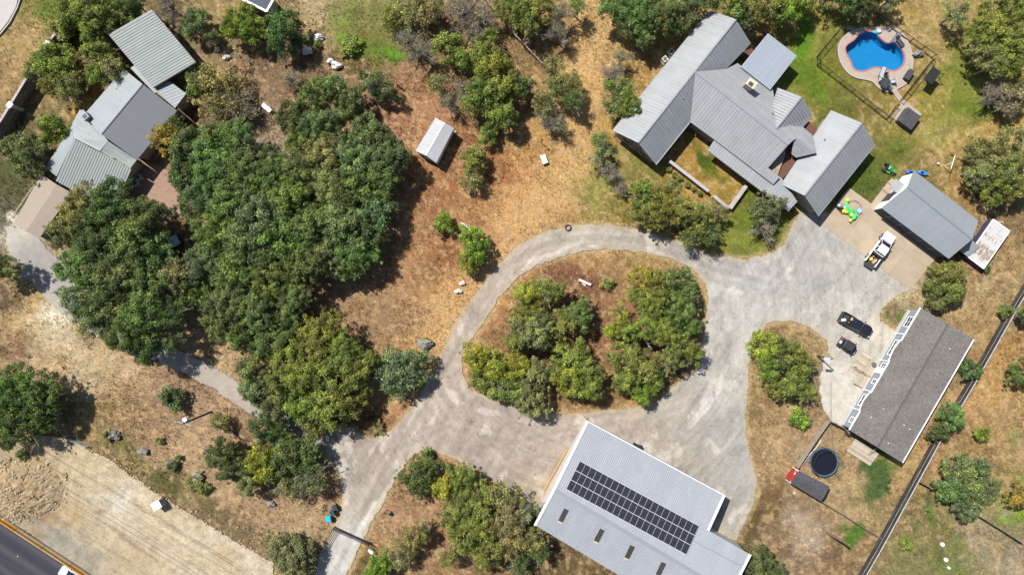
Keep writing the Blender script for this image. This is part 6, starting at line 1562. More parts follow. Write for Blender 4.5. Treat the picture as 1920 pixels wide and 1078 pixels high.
# entrance gate and its fences
picket_fence('entrance_gate', [(623.5,992.5),(690,1023)], 1.5, 'black metal gate across the entrance drive at the bottom', M_BLACK, 5.6, (0.2, 0.5, 0.85, 1.15, 1.5), 0.4, cat='gate', rw=0.07)
picket_fence('gate_fence', [(623.5,992.5),(589,1052),(575,1078)], 1.5, 'black pipe fence left of the entrance drive below the gate', M_BLACK, 2.6, (0.3, 0.7, 1.1, 1.5), 0, rw=0.07)
picket_fence('gate_fence', [(691,1024),(655,1086)], 1.5, 'black pipe fence right of the entrance drive below the gate', M_BLACK, 2.6, (0.3, 0.7, 1.1, 1.5), 0, rw=0.07)
T = thing('gate_motor', G(697, 1031), 'white gate motor box at the right end of the entrance gate', 'gate motor')
mb = MB(); rg = []
c = G(697, 1031); dv_ = (G(703, 1035) - G(690, 1026)).normalized(); sv = Vector((-dv_.y, dv_.x, 0))
for x_, w_ in ((-.55, .12), (-.4, .25), (.3, .3), (.5, .2), (.58, .08)):
    rg.append([c + dv_ * x_ + sv * (w_ * math.cos(t)) + Vector((0, 0, .55 + .45 * w_ / .3 * math.sin(t))) for t in np.linspace(0, 2 * math.pi, 8, endpoint=False)])
mb.loft(rg); mb.build('housing', M_WHITE, T, True)
MB().box(c + Vector((0, 0, .08)), (.5, .5, .2)).build('base', M_CONC, T)
# board fence down the right side
FT = [(1938,528),(1908,578),(1829,718),(1760.6,833),(1650,1035),(1612,1100)]
T = thing('board_fence', G(1829, 718, 1.9), 'long dark board fence with pale top rail running down the right side', 'fence')
BT = [pm('board_a', (0.035, 0.03, 0.028), .85, var=.3, scale=2), pm('board_b', (0.055, 0.045, 0.04), .85, var=.3, scale=2), pm('board_c', (0.025, 0.023, 0.022), .85, var=.3, scale=2)]
M_PALEW = pm('silvered_wood', (0.30, 0.29, 0.27), .8, var=.15)
P = [G(a, b, 1.9) for a, b in FT]; P = [Vector((p.x, p.y, 0)) for p in P]; rnd = random.Random(3)
for a, b in zip(P, P[1:]):
    L = (b - a).length; n = max(1, round(L / 2.4)); d = (b - a) / n; nn = Vector((d.y, -d.x, 0)).normalized()
    for k in range(n):
        p, q = a + d * k, a + d * (k + 1)
        MB().box(p - nn * 0.08 + Vector((0, 0, .98)), (.13, .13, 1.96), math.atan2(d.y, d.x)).build('post', BT[1], T)
        for j, z in enumerate((0.28, 0.80, 1.27, 1.68)):
            MB().beam(p + d * .004 + Vector((0, 0, z + rnd.uniform(-.02, .02))), q - d * .004 + Vector((0, 0, z + rnd.uniform(-.02, .02))), .035, (.42, .44, .36, .3)[j]).build('board', BT[rnd.randrange(3)], T)
        for z in (1.9, 1.02):
            MB().beam(p + nn * (.0 if z > 1.5 else -.04) + Vector((0, 0, z)), q + nn * (.0 if z > 1.5 else -.04) + Vector((0, 0, z)), .17 if z > 1.5 else .12, .04).build('cap_rail', M_PALEW, T)
# mesh fence to the right edge
def panel_fence(name, px, h, label, m, cap_m, sp=2.4, th=.05, top=True):
    P = [G(a, b, h if top else 0) for a, b in px]; P = [Vector((p.x, p.y, 0)) for p in P]; T = thing(name, P[0], label, 'fence')
    for a, b in zip(P, P[1:]):
        n = max(1, round((b - a).length / sp)); d = (b - a) / n
        for k in range(n):
            MB().beam(a + d * (k + .01) + Vector((0, 0, h / 2)), a + d * (k + .99) + Vector((0, 0, h / 2)), th, h - .1).build('panel', m, T)
            MB().box(a + d * k + Vector((0, 0, h / 2)), (.1, .1, h + .1), math.atan2(d.y, d.x)).build('post', cap_m, T)
        MB().beam(a + Vector((0, 0, h)), b + Vector((0, 0, h)), .07, .05).build('rail', cap_m, T)
    return T
panel_fence('mesh_fence', [(1727,905),(1780,934),(1850,976),(1925,1023)], 1.2, 'dark screened fence leading from the board fence to the right edge', M_BLACK, M_DARK)
M_WOODP = pm('grey_pickets', (0.16, 0.15, 0.12), .85, var=.25, scale=4)
panel_fence('yard_fence', [(1483,906),(1570,958),(1655,1011)], 1.2, 'low weathered fence from the playhouse down to the board fence', BT[1], M_WOODP, th=.12)
picket_fence('yard_fence', [(1497,876),(1530,826),(1556,789)], 1.2, 'brown wooden rail fence on the left side of the trampoline yard', M_WOOD, 2.2, (0.25, 0.6, 0.9, 1.2), 0.3, rw=.15)
picket_fence('yard_fence', [(1556,789),(1585,804),(1592,814)], 1.2, 'short dark rail fence joining the trampoline yard to the house corner', M_WOODD, 1.6, (0.3, 0.75, 1.2), 0.3, rw=.14)
picket_fence('log_rail_fence', [(905,-8),(948,42),(968,68),(1016,118)], 1.0, 'grey log rail fence in the scrub at the top middle', M_WOOD, 3.0, (0.5, 1.0), 0, rw=.12)
T = thing('brush_pile', G(1020, 114), 'small pile of cut branches at the end of the log rail fence', 'branches')
rnd = random.Random(8)
for k in range(9): p = G(1012 + rnd.uniform(0, 18), 108 + rnd.uniform(0, 12), .2); MB().tube(p, p + Vector((rnd.uniform(-1, 1), rnd.uniform(-.8, .8), rnd.uniform(0, .4))), .05, .025).build('branch', M_TWIG, T)
# stone wall at the upper left: panels between two pillars
T = thing('stone_wall', G(60, 160), 'tall stone wall with pale cap and white pillars crossing the upper left', 'wall')
WP = [(-30,272),(4,222),(19,197),(88,83),(124,37),(160,-20)]
M_WALLST = pm('brownish_stone', (0.16, 0.13, 0.115), .9, var=.3, scale=3, bump=.6)
Pw = [G(a, b, 2.4) for a, b in WP]; Pw = [Vector((p.x, p.y, 0)) for p in Pw]
rnd = random.Random(12); bl = []
for k in range(4):
    m_ = pm('block_%d' % k, [(0.13, 0.105, 0.09), (0.17, 0.14, 0.12), (0.20, 0.165, 0.14), (0.15, 0.13, 0.12)][k], .95, var=.25, scale=3)
    me_ = MB().box((0, 0, 0), (0.96, .26, .46)).mesh('stone'); me_.materials.append(m_); bl.append(me_)
for a, b in zip(Pw, Pw[1:]):
    MB().beam(a + Vector((0, 0, 1.1)), b + Vector((0, 0, 1.1)), .2, 2.5).build('wall', M_WALLST, T)
    n = max(1, round((b - a).length / 2.0)); d = (b - a) / n
    for k in range(n): MB().beam(a + d * (k + .01) + Vector((0, 0, 2.42)), a + d * (k + .99) + Vector((0, 0, 2.42)), .36, .1).build('cap_stone', CAPS[1], T)
    L = (b - a).length; ang = math.atan2(d.y, d.x); du = (b - a).normalized()
    for j in range(5):
        for i in range(int(L)):
            o = obj('stone', bl[rnd.randrange(4)], None, T); p = a + du * (i + .5 + (.35 if j % 2 and i < int(L) - 1 else 0)) + Vector((0, 0, .24 + j * .48)); o.location = p - origin(T) + Vector((0, 0, 0)); o.rotation_euler = (0, 0, ang); o.scale = (1, 1 + rnd.uniform(0, .1), 1)
for (a, b) in [(88,83),(19,197)]:
    p = G(a, b, 2.55); MB().box((p.x, p.y, 1.2), (.6, .6, 2.7), .9).build('pillar', M_STONE, T); MB().box((p.x, p.y, 2.62), (.8, .8, .14), .9).build('pillar_cap', M_WHITE, T)

# ================================================================ VEHICLES
def ring(x, w, z0, z1, tw=0.9, n=0):
    return [Vector((x, -w * .94, z0)), Vector((x, -w, z0 + (z1 - z0) * .35)), Vector((x, -w * .98, z0 + (z1 - z0) * .75)), Vector((x, -w * tw, z1)),
            Vector((x, -w * tw * .5, z1 + .03)), Vector((x, w * tw * .5, z1 + .03)),
            Vector((x, w * tw, z1)), Vector((x, w * .98, z0 + (z1 - z0) * .75)), Vector((x, w, z0 + (z1 - z0) * .35)), Vector((x, w * .94, z0))]
M_GLASSC = pm('car_glass', (0.010, 0.014, 0.035), 0.12, var=.05, spec=.4)
M_LAMP = pm('lamp_glass', (0.7, 0.7, 0.68), .2, var=.02); M_TAIL = pm('tail_red', (0.35, 0.01, 0.01), .3, var=.02); M_RIM = pm('rim', (0.4, 0.4, 0.41), .35, .6, var=.02)
def wheels(T, xs_, y, r, w=.26):
    for x in xs_:
        for s in (-1, 1):
            o = MB().tube((x, s * y - w / 2, r), (x, s * y + w / 2, r), r, r, 18).build('wheel', M_RUBBER, T)
            MB().tube((x, s * y + s * (w / 2 - .01), r), (x, s * y + s * (w / 2 + .02), r), r * .6, r * .55, 12).build('rim', M_RIM, o)
def vehicle_thing(name, px, py, ang, label, cat, sc=1.0):
    p = G(px, py, 1.0); T = thing(name, (p.x, p.y, 0), label, cat, None, ang); T.scale = (sc, sc, sc); ORG[T.name] = Vector((0, 0, 0)); return T
def pickup(T, paint, bedm, gate_open=True, flare=None):
    b = MB(); W = .98
    b.loft([ring(-.95, W, .45, 1.2), ring(.2, W, .42, 1.18), ring(1.1, W, .42, 1.17), ring(1.35, W, .42, 1.16), ring(2.2, W * .99, .42, 1.12), ring(2.55, W * .96, .44, 1.07), ring(2.78, W * .88, .44, 1.0), ring(2.92, W * .72, .46, .93), ring(2.99, W * .5, .5, .85)])
    body = b.build('body', paint, T, False)
    b = MB()
    for s in (-1, 1): b.box((1.95, s * .42, 1.155), (1.3, .05, .03)); b.box((1.95, s * .1, 1.16), (1.1, .02, .02))
    b.build('hood_crease', paint, body)
    MB().box((1.42, 0, 1.2), (.09, 1.5, .03)).build('wiper_cowl', M_BLACK, body)
    MB().box((2.93, 0, .74), (.1, 1.0, .22)).build('grille', M_BLACK, body)
    g = MB(); g.loft([[Vector((x, -w, z)) for x, w, z in ((-.92, .9, 1.18),)] + [Vector((-.80, -.74, 1.78)), Vector((-.80, .74, 1.78)), Vector((-.92, .9, 1.18))],
                      [Vector((.0, -.9, 1.18)), Vector((.0, -.76, 1.84)), Vector((.0, .76, 1.84)), Vector((.0, .9, 1.18))],
                      [Vector((.62, -.9, 1.18)), Vector((.62, -.73, 1.80)), Vector((.62, .73, 1.80)), Vector((.62, .9, 1.18))],
                      [Vector((1.4, -.88, 1.15)), Vector((1.36, -.80, 1.17)), Vector((1.36, .80, 1.17)), Vector((1.4, .88, 1.15))]])
    g.build('windows', M_GLASSC, T)
    r = MB(); r.loft([[Vector((x, -w * .99, z)), Vector((x, -w * .8, z + .05)), Vector((x, w * .8, z + .05)), Vector((x, w * .99, z)), Vector((x, w * .9, z - .05)), Vector((x, -w * .9, z - .05))] for x, w, z in ((-.82, .74, 1.79), (-.5, .78, 1.84), (.1, .78, 1.86), (.42, .75, 1.83), (.52, .70, 1.80))])
    r.build('roof', paint, T)
    p = MB()
    for s in (-1, 1):
        p.beam((.55, s * .75, 1.79), (1.38, s * .87, 1.17), .05, .05); p.beam((-.82, s * .76, 1.78), (-.92, s * .92, 1.2), .09, .07); p.beam((-.05, s * .79, 1.82), (-.1, s * .92, 1.2), .08, .05)
    p.build('pillar', paint, T)
    w = MB()
    for s in (-1, 1): w.box((-1.93, s * .93, .86), (2.0, .12, .72))
    w.box((-.98, 0, .9), (.08, 1.75, .6)); w.build('bed_side', paint, T)
    MB().box((-1.93, 0, .62), (1.98, 1.76, .06)).build('bed_floor', bedm, T)
    lip = MB()
    for s in (-1, 1): lip.box((-1.93, s * .93, 1.235), (2.0, .13, .035))
    lip.build('bed_rail', M_BLACK, T)
    if gate_open:
        MB().box((-3.22, 0, .62), (.56, 1.6, .07)).build('tailgate', bedm, T)
    else:
        MB().box((-2.93, 0, .9), (.08, 1.75, .6)).build('tailgate', paint, T)
    MB().box((-2.98, 0, .5), (.14, 1.85, .2)).build('bumper', M_GREY if gate_open else M_BLACK, T); MB().box((3.0, 0, .55), (.12, 1.6, .22)).build('bumper', M_BLACK, T)
    wheels(T, (1.95, -1.95), .93, .40)
    for s in (-1, 1):
        MB().box((2.86, s * .72, .88), (.2, .3, .16)).build('headlight', M_LAMP, T)
        MB().box((-2.95, s * .93, .95), (.06, .14, .4)).build('taillight', M_TAIL, T)
        MB().box((1.05, s * 1.12, 1.22), (.16, .24, .2)).build('mirror', M_BLACK, T)
        for x in (.45, -.45): MB().box((x, s * .985, 1.02), (.2, .03, .05)).build('door_handle', M_BLACK, T)
        MB().box((1.95, s * .97, .88), (1.0, .1, .1)).build('fender_flare', flare or M_BLACK, T)
P_WHITE = pm('white_car_paint', (0.78, 0.78, 0.80), .25, var=.02, coat=.6); P_BLACK = pm('black_car_paint', (0.012, 0.013, 0.022), .22, var=.05, coat=.5); M_BED = pm('bed_liner', (0.03, 0.03, 0.033), .8, var=.2)
T = vehicle_thing('pickup_truck', 1652.5, 467, R_(54.7), 'white pickup truck with its tailgate down on the concrete pad', 'pickup truck', .97)
pickup(T, P_WHITE, M_BED)
MB().box((-1.2, 0, 1.12), (.36, 1.7, .3)).build('tool_box', M_BLACK, T)
def on_bed(T, x, y, z):
    a = T.rotation_euler.z; s = T.scale.x; return Vector((T.location.x + (x * math.cos(a) - y * math.sin(a)) * s, T.location.y + (x * math.sin(a) + y * math.cos(a)) * s, z * s))
def cargo(T, name, x, y, size, m, label, rz=0.0, z0=.66, cat='cargo'):
    p = on_bed(T, x, y, z0); t = thing(name, p, label, cat)
    MB().box(p + Vector((0, 0, size[2] / 2)), size, T.rotation_euler.z + rz).build('body', m, t)
    for s in (-1, 1):
        a = T.rotation_euler.z + rz; MB().box(p + Vector((math.cos(a) * s * size[0] * .25, math.sin(a) * s * size[0] * .25, size[2] + .012)), (size[0] * .4, size[1] * .8, .02), a).build('flap', m, t)
M_CARD = pm('cardboard', (0.42, 0.28, 0.15), .85, var=.15)
cargo(T, 'cardboard_box', -2.0, -.35, (.42, .36, .28), M_CARD, 'tan cardboard box in the bed of the white pickup, nearest the cab', .3, cat='box'); cargo(T, 'cardboard_box', -2.4, -.25, (.38, .34, .25), M_CARD, 'tan cardboard box in the white pickup bed, nearest the tailgate', -.4, cat='box')
cargo(T, 'yellow_bag', -2.15, .35, (.45, .4, .22), pm('hi_vis', (0.55, 0.62, 0.06), .7), 'yellow-green bag in the bed of the white pickup', .7, cat='bag'); cargo(T, 'orange_bucket', -1.65, .25, (.22, .22, .25), pm('bucket_orange', (0.38, 0.15, 0.06), .6), 'small orange container in the bed of the white pickup', .2, cat='container')
T = vehicle_thing('pickup_truck', 1606.5, 609, R_(-29.5), 'black pickup truck parked on the court near the shingled house', 'pickup truck', .90)
pickup(T, P_BLACK, M_BED, False)
MB().box((-1.6, .0, 1.0), (.3, 1.6, .35)).build('tool_box', M_BLACK, T)
cargo(T, 'tan_basket', -1.35, .45, (.6, .5, .3), pm('basket_tan', (0.42, 0.32, 0.18), .8), 'tan basket in the bed of the black pickup', .2, cat='basket'); cargo(T, 'white_cooler', -2.35, -.35, (.7, .35, .3), M_WHITE, 'white cooler in the bed of the black pickup', .6, cat='cooler')
cargo(T, 'yellow_crate', -1.5, -.25, (.4, .3, .3), pm('crate_yellow', (0.5, 0.45, 0.08), .7), 'yellow crate in the bed of the black pickup', .1, cat='crate')
# side by side utility vehicle
T = vehicle_thing('utility_vehicle', 1590.5, 648.5, R_(-33), 'small black utility vehicle with flat black roof beside the black pickup', 'utility vehicle')
b = MB(); b.loft([ring(-1.45, .68, .45, .8), ring(-.6, .70, .38, .75), ring(.5, .70, .38, .75), ring(.9, .70, .42, .95), ring(1.35, .60, .5, .88), ring(1.55, .42, .55, .72)]); b.build('body', P_BLACK, T)
r = MB(); r.loft([[Vector((x, -w, z)), Vector((x, -w * .8, z + .06)), Vector((x, w * .8, z + .06)), Vector((x, w, z)), Vector((x, 0, z - .03))] for x, w, z in ((-1.1, .6, 1.78), (-.9, .68, 1.82), (.4, .68, 1.84), (.6, .6, 1.8))])
rf = r.build('roof', pm('utv_roof', (0.03, 0.032, 0.038), .45, var=.1), T)
for y in (-.4, -.13, .13, .4): MB().box((-.25, y, 1.905), (1.3, .07, .03)).build('roof_rib', M_BLACK, rf)
for s in (-1, 1):
    MB().beam((.55, s * .62, 1.8), (.95, s * .62, .95), .05, .05).build('cage_bar', M_BLACK, T); MB().beam((-.95, s * .62, 1.8), (-1.05, s * .62, .8), .05, .05).build('cage_bar', M_BLACK, T)
    MB().box((1.42, s * .42, .78), (.12, .2, .1)).build('headlight', M_LAMP, T); MB().box((.75, s * .82, 1.3), (.1, .2, .16)).build('mirror', M_BLACK, T)
MB().box((.72, 0, 1.3), (.04, 1.15, .7)).build('windshield', M_GLASSC, T); MB().box((-.3, 0, .9), (.5, 1.2, .25)).build('seat', M_DARK, T)
MB().box((-1.35, 0, 1.0), (.55, 1.25, .3)).build('cargo_box', M_DARK, T); MB().box((-1.5, .35, 1.22), (.25, .3, .2)).build('fuel_can', pm('can_red', (0.3, 0.02, 0.03), .5), T)
MB().box((-1.42, -.15, 1.2), (.3, .4, .12)).build('tie_rack', M_WHITE, T)
wheels(T, (1.0, -1.0), .68, .32, .28)
# car on the highway
T = vehicle_thing('car', 134, 1083, R_(147), 'silver car on the dark highway cut by the bottom edge', 'car')
P_SIL = pm('silver_paint', (0.55, 0.60, 0.66), .2, var=.02, coat=.6)
b = MB(); b.loft([ring(-2.3, .75, .45, .8), ring(-2.1, .86, .4, .95), ring(-1.2, .9, .35, 1.0), ring(1.0, .9, .35, .97), ring(1.9, .86, .38, .85), ring(2.25, .7, .45, .7)]); b.build('body', P_SIL, T)
g = MB(); g.loft([[Vector((x0, -.78, .97)), Vector((x1, -.62, z)), Vector((x1, .62, z)), Vector((x0, .78, .97))] for x0, x1, z in ((-1.7, -1.55, 1.0), (-1.1, -.9, 1.38), (.2, .1, 1.42), (1.1, 1.0, 1.0))]); g.build('windows', M_GLASSC, T)
r = MB(); r.loft([[Vector((x, -.6, z)), Vector((x, .6, z)), Vector((x, .56, z + .05)), Vector((x, -.56, z + .05))] for x, z in ((-.85, 1.38), (-.3, 1.42), (.15, 1.4))]); r.build('roof', P_SIL, T)
wheels(T, (1.4, -1.4), .84, .33, .22)
for s in (-1, 1): MB().box((2.12, s * .6, .72), (.2, .3, .12)).build('headlight', M_LAMP, T); MB().box((-2.2, s * .6, .8), (.1, .3, .12)).build('taillight', M_TAIL, T); MB().box((.9, s * 1.0, 1.0), (.12, .18, .12)).build('mirror', P_SIL, T)

# ================================================================ HIGHWAY BARRIER
MBAR = [pm('orange_barrier', C(226, 160, 62), .7, var=.12, scale=1), pm('tan_barrier', C(214, 176, 118), .7, var=.12, scale=1)]
dvec = (G(172, 1080) - G(-2, 966)); dvec.normalize(); nv = Vector((-dvec.y, dvec.x, 0)); s0 = G(-2, 969)
for k in range(-2, 7):
    a = s0 + dvec * (k * 5.05 - 1.6 + .04); b_ = a + dvec * 4.97
    fst = ['off the left edge', '', '', '', '', '', '', '', ''][0]
    pos = {-2: 'outside the left edge', -1: 'leftmost seen', 0: 'first whole one, brightest orange', 1: 'second from the left edge', 2: 'third from the left edge', 3: 'next to the silver car', 4: 'at the bottom edge', 5: 'just below the frame', 6: 'far below the frame'}[k]
    T = thing('road_barrier', a, 'orange concrete barrier segment of the highway edge, ' + pos, 'barrier', 'barrier segments along the highway')
    b = MB(); b.loft([[p + nv * .33 + Vector((0, 0, .0)), p + nv * .3 + Vector((0, 0, .1)), p + nv * .12 + Vector((0, 0, .34)), p + nv * .09 + Vector((0, 0, .85)), p - nv * .09 + Vector((0, 0, .85)), p - nv * .12 + Vector((0, 0, .34)), p - nv * .3 + Vector((0, 0, .1)), p - nv * .33 + Vector((0, 0, .0))] for p in (a, b_)])
    b.build('body', MBAR[0 if k in (-2, -1, 0, 3) else 1], T)
    for f in (.12, .88): q = a.lerp(b_, f); MB().beam(q - dvec * .28 - nv * .2 + Vector((0, 0, .22)), q + dvec * .28 - nv * .2 + Vector((0, 0, .22)), .3, .16).build('slot', M_BLACK, T)
poly_sheet('highway_base', [(-120,880),(-2,962),(172,1076),(290,1150),(-120,1150)], 0.16, pm('shoulder', C(110, 106, 104), .9, var=.1), -0.5)

# ================================================================ SMALL THINGS
def boulder(px, py, r, m, label, seed, sq=(1.2, .85, .7), group=None, name='boulder'):
    R = r / 12.0; p = G(px, py); T = thing(name, p, label, 'boulder', group)
    mb = MB(); mb.ball(p + Vector((0, 0, R * .35)), R, seed, .45, 11, 7, sq); mb.build('rock', m, T)
    rr = random.Random(seed)
    for k in range(2):
        a = rr.uniform(0, 6.28); MB().ball(p + Vector((math.cos(a) * R * .8, math.sin(a) * R * .6, R * .1)), R * .4, seed + k + 1, .4, 7, 5, (1.1, .9, .7)).build('chip', m, T)
for k, (a, b, r, m, lb) in enumerate([(597,72,8.5,M_ROCK,'pale boulder topmost of the four by the trees at the top'),(577,97,8.5,M_ROCK,'pale boulder half under the dark round tree at the top'),(620,116,6,M_ROCK,'smaller upper boulder of the touching pale pair near the top'),(632,124,8.5,M_ROCK,'larger lower boulder of the touching pale pair near the top'),
    (867,531,5,M_ROCK,'upper of two pale boulders beside the loop drive'),(860,546,5.5,M_ROCK,'lower of two pale boulders beside the loop drive'),(797,645,12,M_ROCKD,'large dark rock with weeds on the brown clearing near the drive'),
    (215,815,10,M_ROCKD,'grey boulder with a low shrub above the dirt strip, leftmost'),(270,846,8,M_ROCKD,'lone grey boulder on dry grass above the dirt strip'),(371,893,10,M_ROCKD,'grey boulder wedged between two shrubs above the dirt strip'),(318,867,6,M_ROCKD,'dark small boulder beside the low dark shrub'),(509,943,7,M_ROCKD,'grey-green boulder below the clump left of the drive junction'),
    (1594,54,6,M_ROCKD,'flat grey rock inside the top left corner of the pool fence'),(1720,102,8,M_ROCKD,'grey rock on the grass right of the pool deck'),(1666,55,5,M_ROCKD,'grey rock in tree shade on the top side of the pool deck'),(408,94,5,M_ROCK,'white rock upper one of the pair in the dirt right of the carport'),(425,108,6,M_ROCK,'white rock lower one of the pair in the dirt right of the carport')]):
    boulder(a, b, r, m, lb, 20 + k * 5)
def slab_bench(px0, px1, w, h, z, m, label, name='stone_bench', cat='bench', legs=True):
    a, b = G(*px0, z), G(*px1, z); T = thing(name, G(*px0), label, cat); MB().beam(a, b, w, h).build('seat', m, T)
    if legs:
        for f in (.15, .85): q = a.lerp(b, f); MB().box((q.x, q.y, z / 2 - h / 2), (.3, .3, z)).build('leg', m, T)
slab_bench((492,196),(507,209), .6, .12, .5, M_GREY, 'grey bench standing on bare dirt left of the grove top')
slab_bench((1017,291),(1023,307), .9, .25, .4, M_ROCK, 'pale stone slab on straw grass left of the main house', 'stone_slab', 'slab', False)
slab_bench((864,419),(881,427), .42, .42, .22, M_ROCK, 'pale log lying above the yellow-green trees on the clearing', 'fallen_log', 'log', False)
slab_bench((1085,524),(1108,534), .35, .14, .45, M_ROCK, 'white plank bench on the mulch of the island')
T = thing('plank', G(1094, 533), 'small pale plank on the ground beside the island bench', 'plank'); MB().beam(G(1091, 531, .1), G(1098, 535, .1), .2, .08).build('board', M_ROCK, T)
slab_bench((1210,638),(1222,655), .3, .3, .2, M_ROCK, 'pale log half hidden under the island oaks', 'fallen_log', 'log', False)
# tyre ring by the bend
T = thing('fire_ring', G(1065, 427), 'small round rusty fire ring at the top of the loop drive', 'fire ring'); c = G(1065, 427)
for (r0, m, nm, hh) in ((.42, M_RUBBER, 'ring', .28),):
    mb = MB(); n = 18
    for k in range(n):
        t0, t1 = 2 * math.pi * k / n, 2 * math.pi * (k + 1) / n
        mb.beam(c + Vector((math.cos(t0) * r0, math.sin(t0) * r0, hh / 2)), c + Vector((math.cos(t1) * r0, math.sin(t1) * r0, hh / 2)), .14, hh)
    mb.build(nm, m, T)
MB().tube(c, c + Vector((0, 0, .06)), .38, .38, 14).build('ash_bed', pm('ash', (.25, .2, .17), .95), T)
# post with lantern near the loop
for (a, b, z, tx, ty, lb) in [(1015,268,2.0,-.2,.2,'short dark post with a lamp on straw grass left of the main house'),(725,955,1.6,.1,-.1,'short dark sign post beside the entrance drive')]:
    p = G(a, b); T = thing('lamp_post' if a > 900 else 'post', p, lb, 'post'); MB().tube(p, p + Vector((0, 0, z)), .05).build('pole', M_BLACK, T); MB().ball(p + Vector((0, 0, z + .1)), .2, 3, .05).build('head', M_DARK, T)
T = thing('round_stone', G(731, 962), 'small grey stone ornament beside the sign post', 'ornament'); MB().ball(G(731, 962, .25), .32, 9, .15, 10, 6, (.8, 1.2, 1)).build('body', M_ROCKD, T, True)
# wheelie bins
def bin_(px, py, m, lb, rz, lid=None):
    p = G(px, py); T = thing('wheelie_bin', p, lb, 'bin'); rg = []
    c, s = math.cos(rz), math.sin(rz)
    def q(x, y, z): return p + Vector((x * c - y * s, x * s + y * c, z))
    b = MB(); b.loft([[q(-w, -d, z), q(w, -d, z), q(w, d, z), q(-w, d, z)] for w, d, z in ((.25, .28, .08), (.33, .36, 1.0))]); b.build('body', m, T)
    b = MB(); b.loft([[q(-.36, -.40, 1.0), q(.36, -.40, 1.0), q(.36, .40, 1.03), q(-.36, .40, 1.03)], [q(-.33, -.36, 1.07), q(.33, -.36, 1.07), q(.33, .38, 1.1), q(-.33, .38, 1.1)]]); b.build('lid', lid or m, T)
    MB().tube(q(-.3, .42, 1.0), q(.3, .42, 1.0), .03).build('handle', m, T)
    for sx in (-1, 1): MB().tube(q(sx * .24, .3, .13), q(sx * .3, .3, .13), .13, .13, 10).build('wheel', M_RUBBER, T)
bin_(630, 948, pm('bin_navy', (0.02, 0.035, 0.055), .5), 'topmost of three bins beside the drive, very dark navy', .5); bin_(626, 958, pm('bin_dark', (0.015, 0.04, 0.05), .5), 'middle dark bin of three beside the drive', .4); bin_(619, 969, pm('bin_blue', (0.0, 0.35, 0.62), .45), 'bright blue bin, lowest of three beside the drive', .2)
# utility pole, lower left, and its wires
def pole_thing(bx, by, h, r, label, m, arms=()):
    p = G(bx, by); T = thing('utility_pole', p, label, 'utility pole'); MB().tube(p - Vector((0, 0, .2)), p + Vector((0, 0, h)), r, r * .7, 10).build('pole', m, T); return T, p
M_POLE = pm('creosote_pole', (0.035, 0.028, 0.022), .9, var=.3)
T, p = pole_thing(396, 772, 9.2, .16, 'dark utility pole with white transformer leaning out over the dry field', M_POLE)
MB().tube(p + Vector((-.25, .35, 7.3)), p + Vector((-.25, .35, 8.2)), .32, .32, 12).build('transformer', M_WHITE, T)
MB().beam(p + Vector((-1.2, .3, 8.9)), p + Vector((1.3, -.35, 8.9)), .1, .12).build('crossarm', M_GREY, T)
for f in (-.9, 0, .9): q = p + Vector((f * 1.2, -.3 * f, 9.0)); MB().tube(q, q + Vector((0, 0, .25)), .05, .03).build('insulator', M_WHITE, T)
T2 = thing('overhead_wires', G(150, 900), 'thin overhead power wires above the dirt strip at the lower left', 'power line')
for a, b in (((-60,812,8.6),(490,1140,8.6)), ((-60,820,9.4),(470,1140,9.4)), ((-60,835,8.0),(460,1140,8.0))):
    A, B_ = G(*a), G(*b); pts = [A.lerp(B_, t) - Vector((0, 0, 4 * t * (1 - t) * .7)) for t in np.linspace(0, 1, 20)]
    MB().path(pts, .032, 4).build('wire', pm('cable', (0.14, 0.135, 0.13), .6), T2)
T2 = thing('overhead_wires', G(1558, 800), 'thin overhead wire running down past the lamp pole to the trampoline yard', 'power line')
A, B_ = G(1558, 672, 5), G(1562, 850, 4.5); MB().path([A.lerp(B_, t) - Vector((0, 0, 4 * t * (1 - t) * .6)) for t in np.linspace(0, 1, 12)], .02, 4).build('wire', pm('cable', (0.2, 0.2, 0.2), .5), T2)
# court lamp pole and bare pole at the lower right
T, p = pole_thing(1533, 667, 4.9, .12, 'blue-grey lamp pole at the edge of the court beside the tree clump', M_DARK)
MB().beam(p + Vector((0, 0, 4.8)), p + Vector((-1.0, .1, 5.1)), .09, .09).build('arm', M_GREY, T); MB().box(p + Vector((-.9, .1, 5.15)), (.9, .35, .14), -.1).build('lamp_head', pm('lamp_blue', (0.3, 0.5, 0.7), .4), T)
p = G(1550, 998); T = thing('utility_pole', p, 'bare brown wooden pole leaning on the dirt at the lower right', 'utility pole'); MB().tube(p - Vector((0, 0, .2)), G(1592, 1021, 6.3), .2, .15, 10).build('pole', pm('brown_pole', (0.17, 0.10, 0.06), .9, var=.3), T)
# clothes line T pole
p = G(1768, 311); T = thing('clothesline_pole', p, 'white T shaped clothesline pole on the lawn above the shop', 'pole')
MB().tube(p, p + Vector((0, 0, 2.4)), .05).build('pole', M_WHITE, T); MB().beam(p + Vector((-.3, -.9, 2.4)), p + Vector((.35, 1.2, 2.4)), .08, .08).build('crossbar', M_WHITE, T); MB().ball(p + Vector((-.9, .3, .3)), .16, 5, .1).build('weight', M_WHITE, T)
# utility box on the dirt
p = G(303, 941); T = thing('utility_cabinet', p, 'white utility cabinet standing on the dirt strip', 'cabinet'); MB().box(p + Vector((0, 0, .8)), (1.25, 1.1, 1.6), .5).build('body', M_WHITE, T); MB().box(p + Vector((0, 0, 1.63)), (1.4, 1.25, .06), .5).build('lid', M_WHITE, T); MB().box(p + Vector((.6, .33, .8)), (.03, .9, 1.3), .5).build('door', M_CONCP, T)
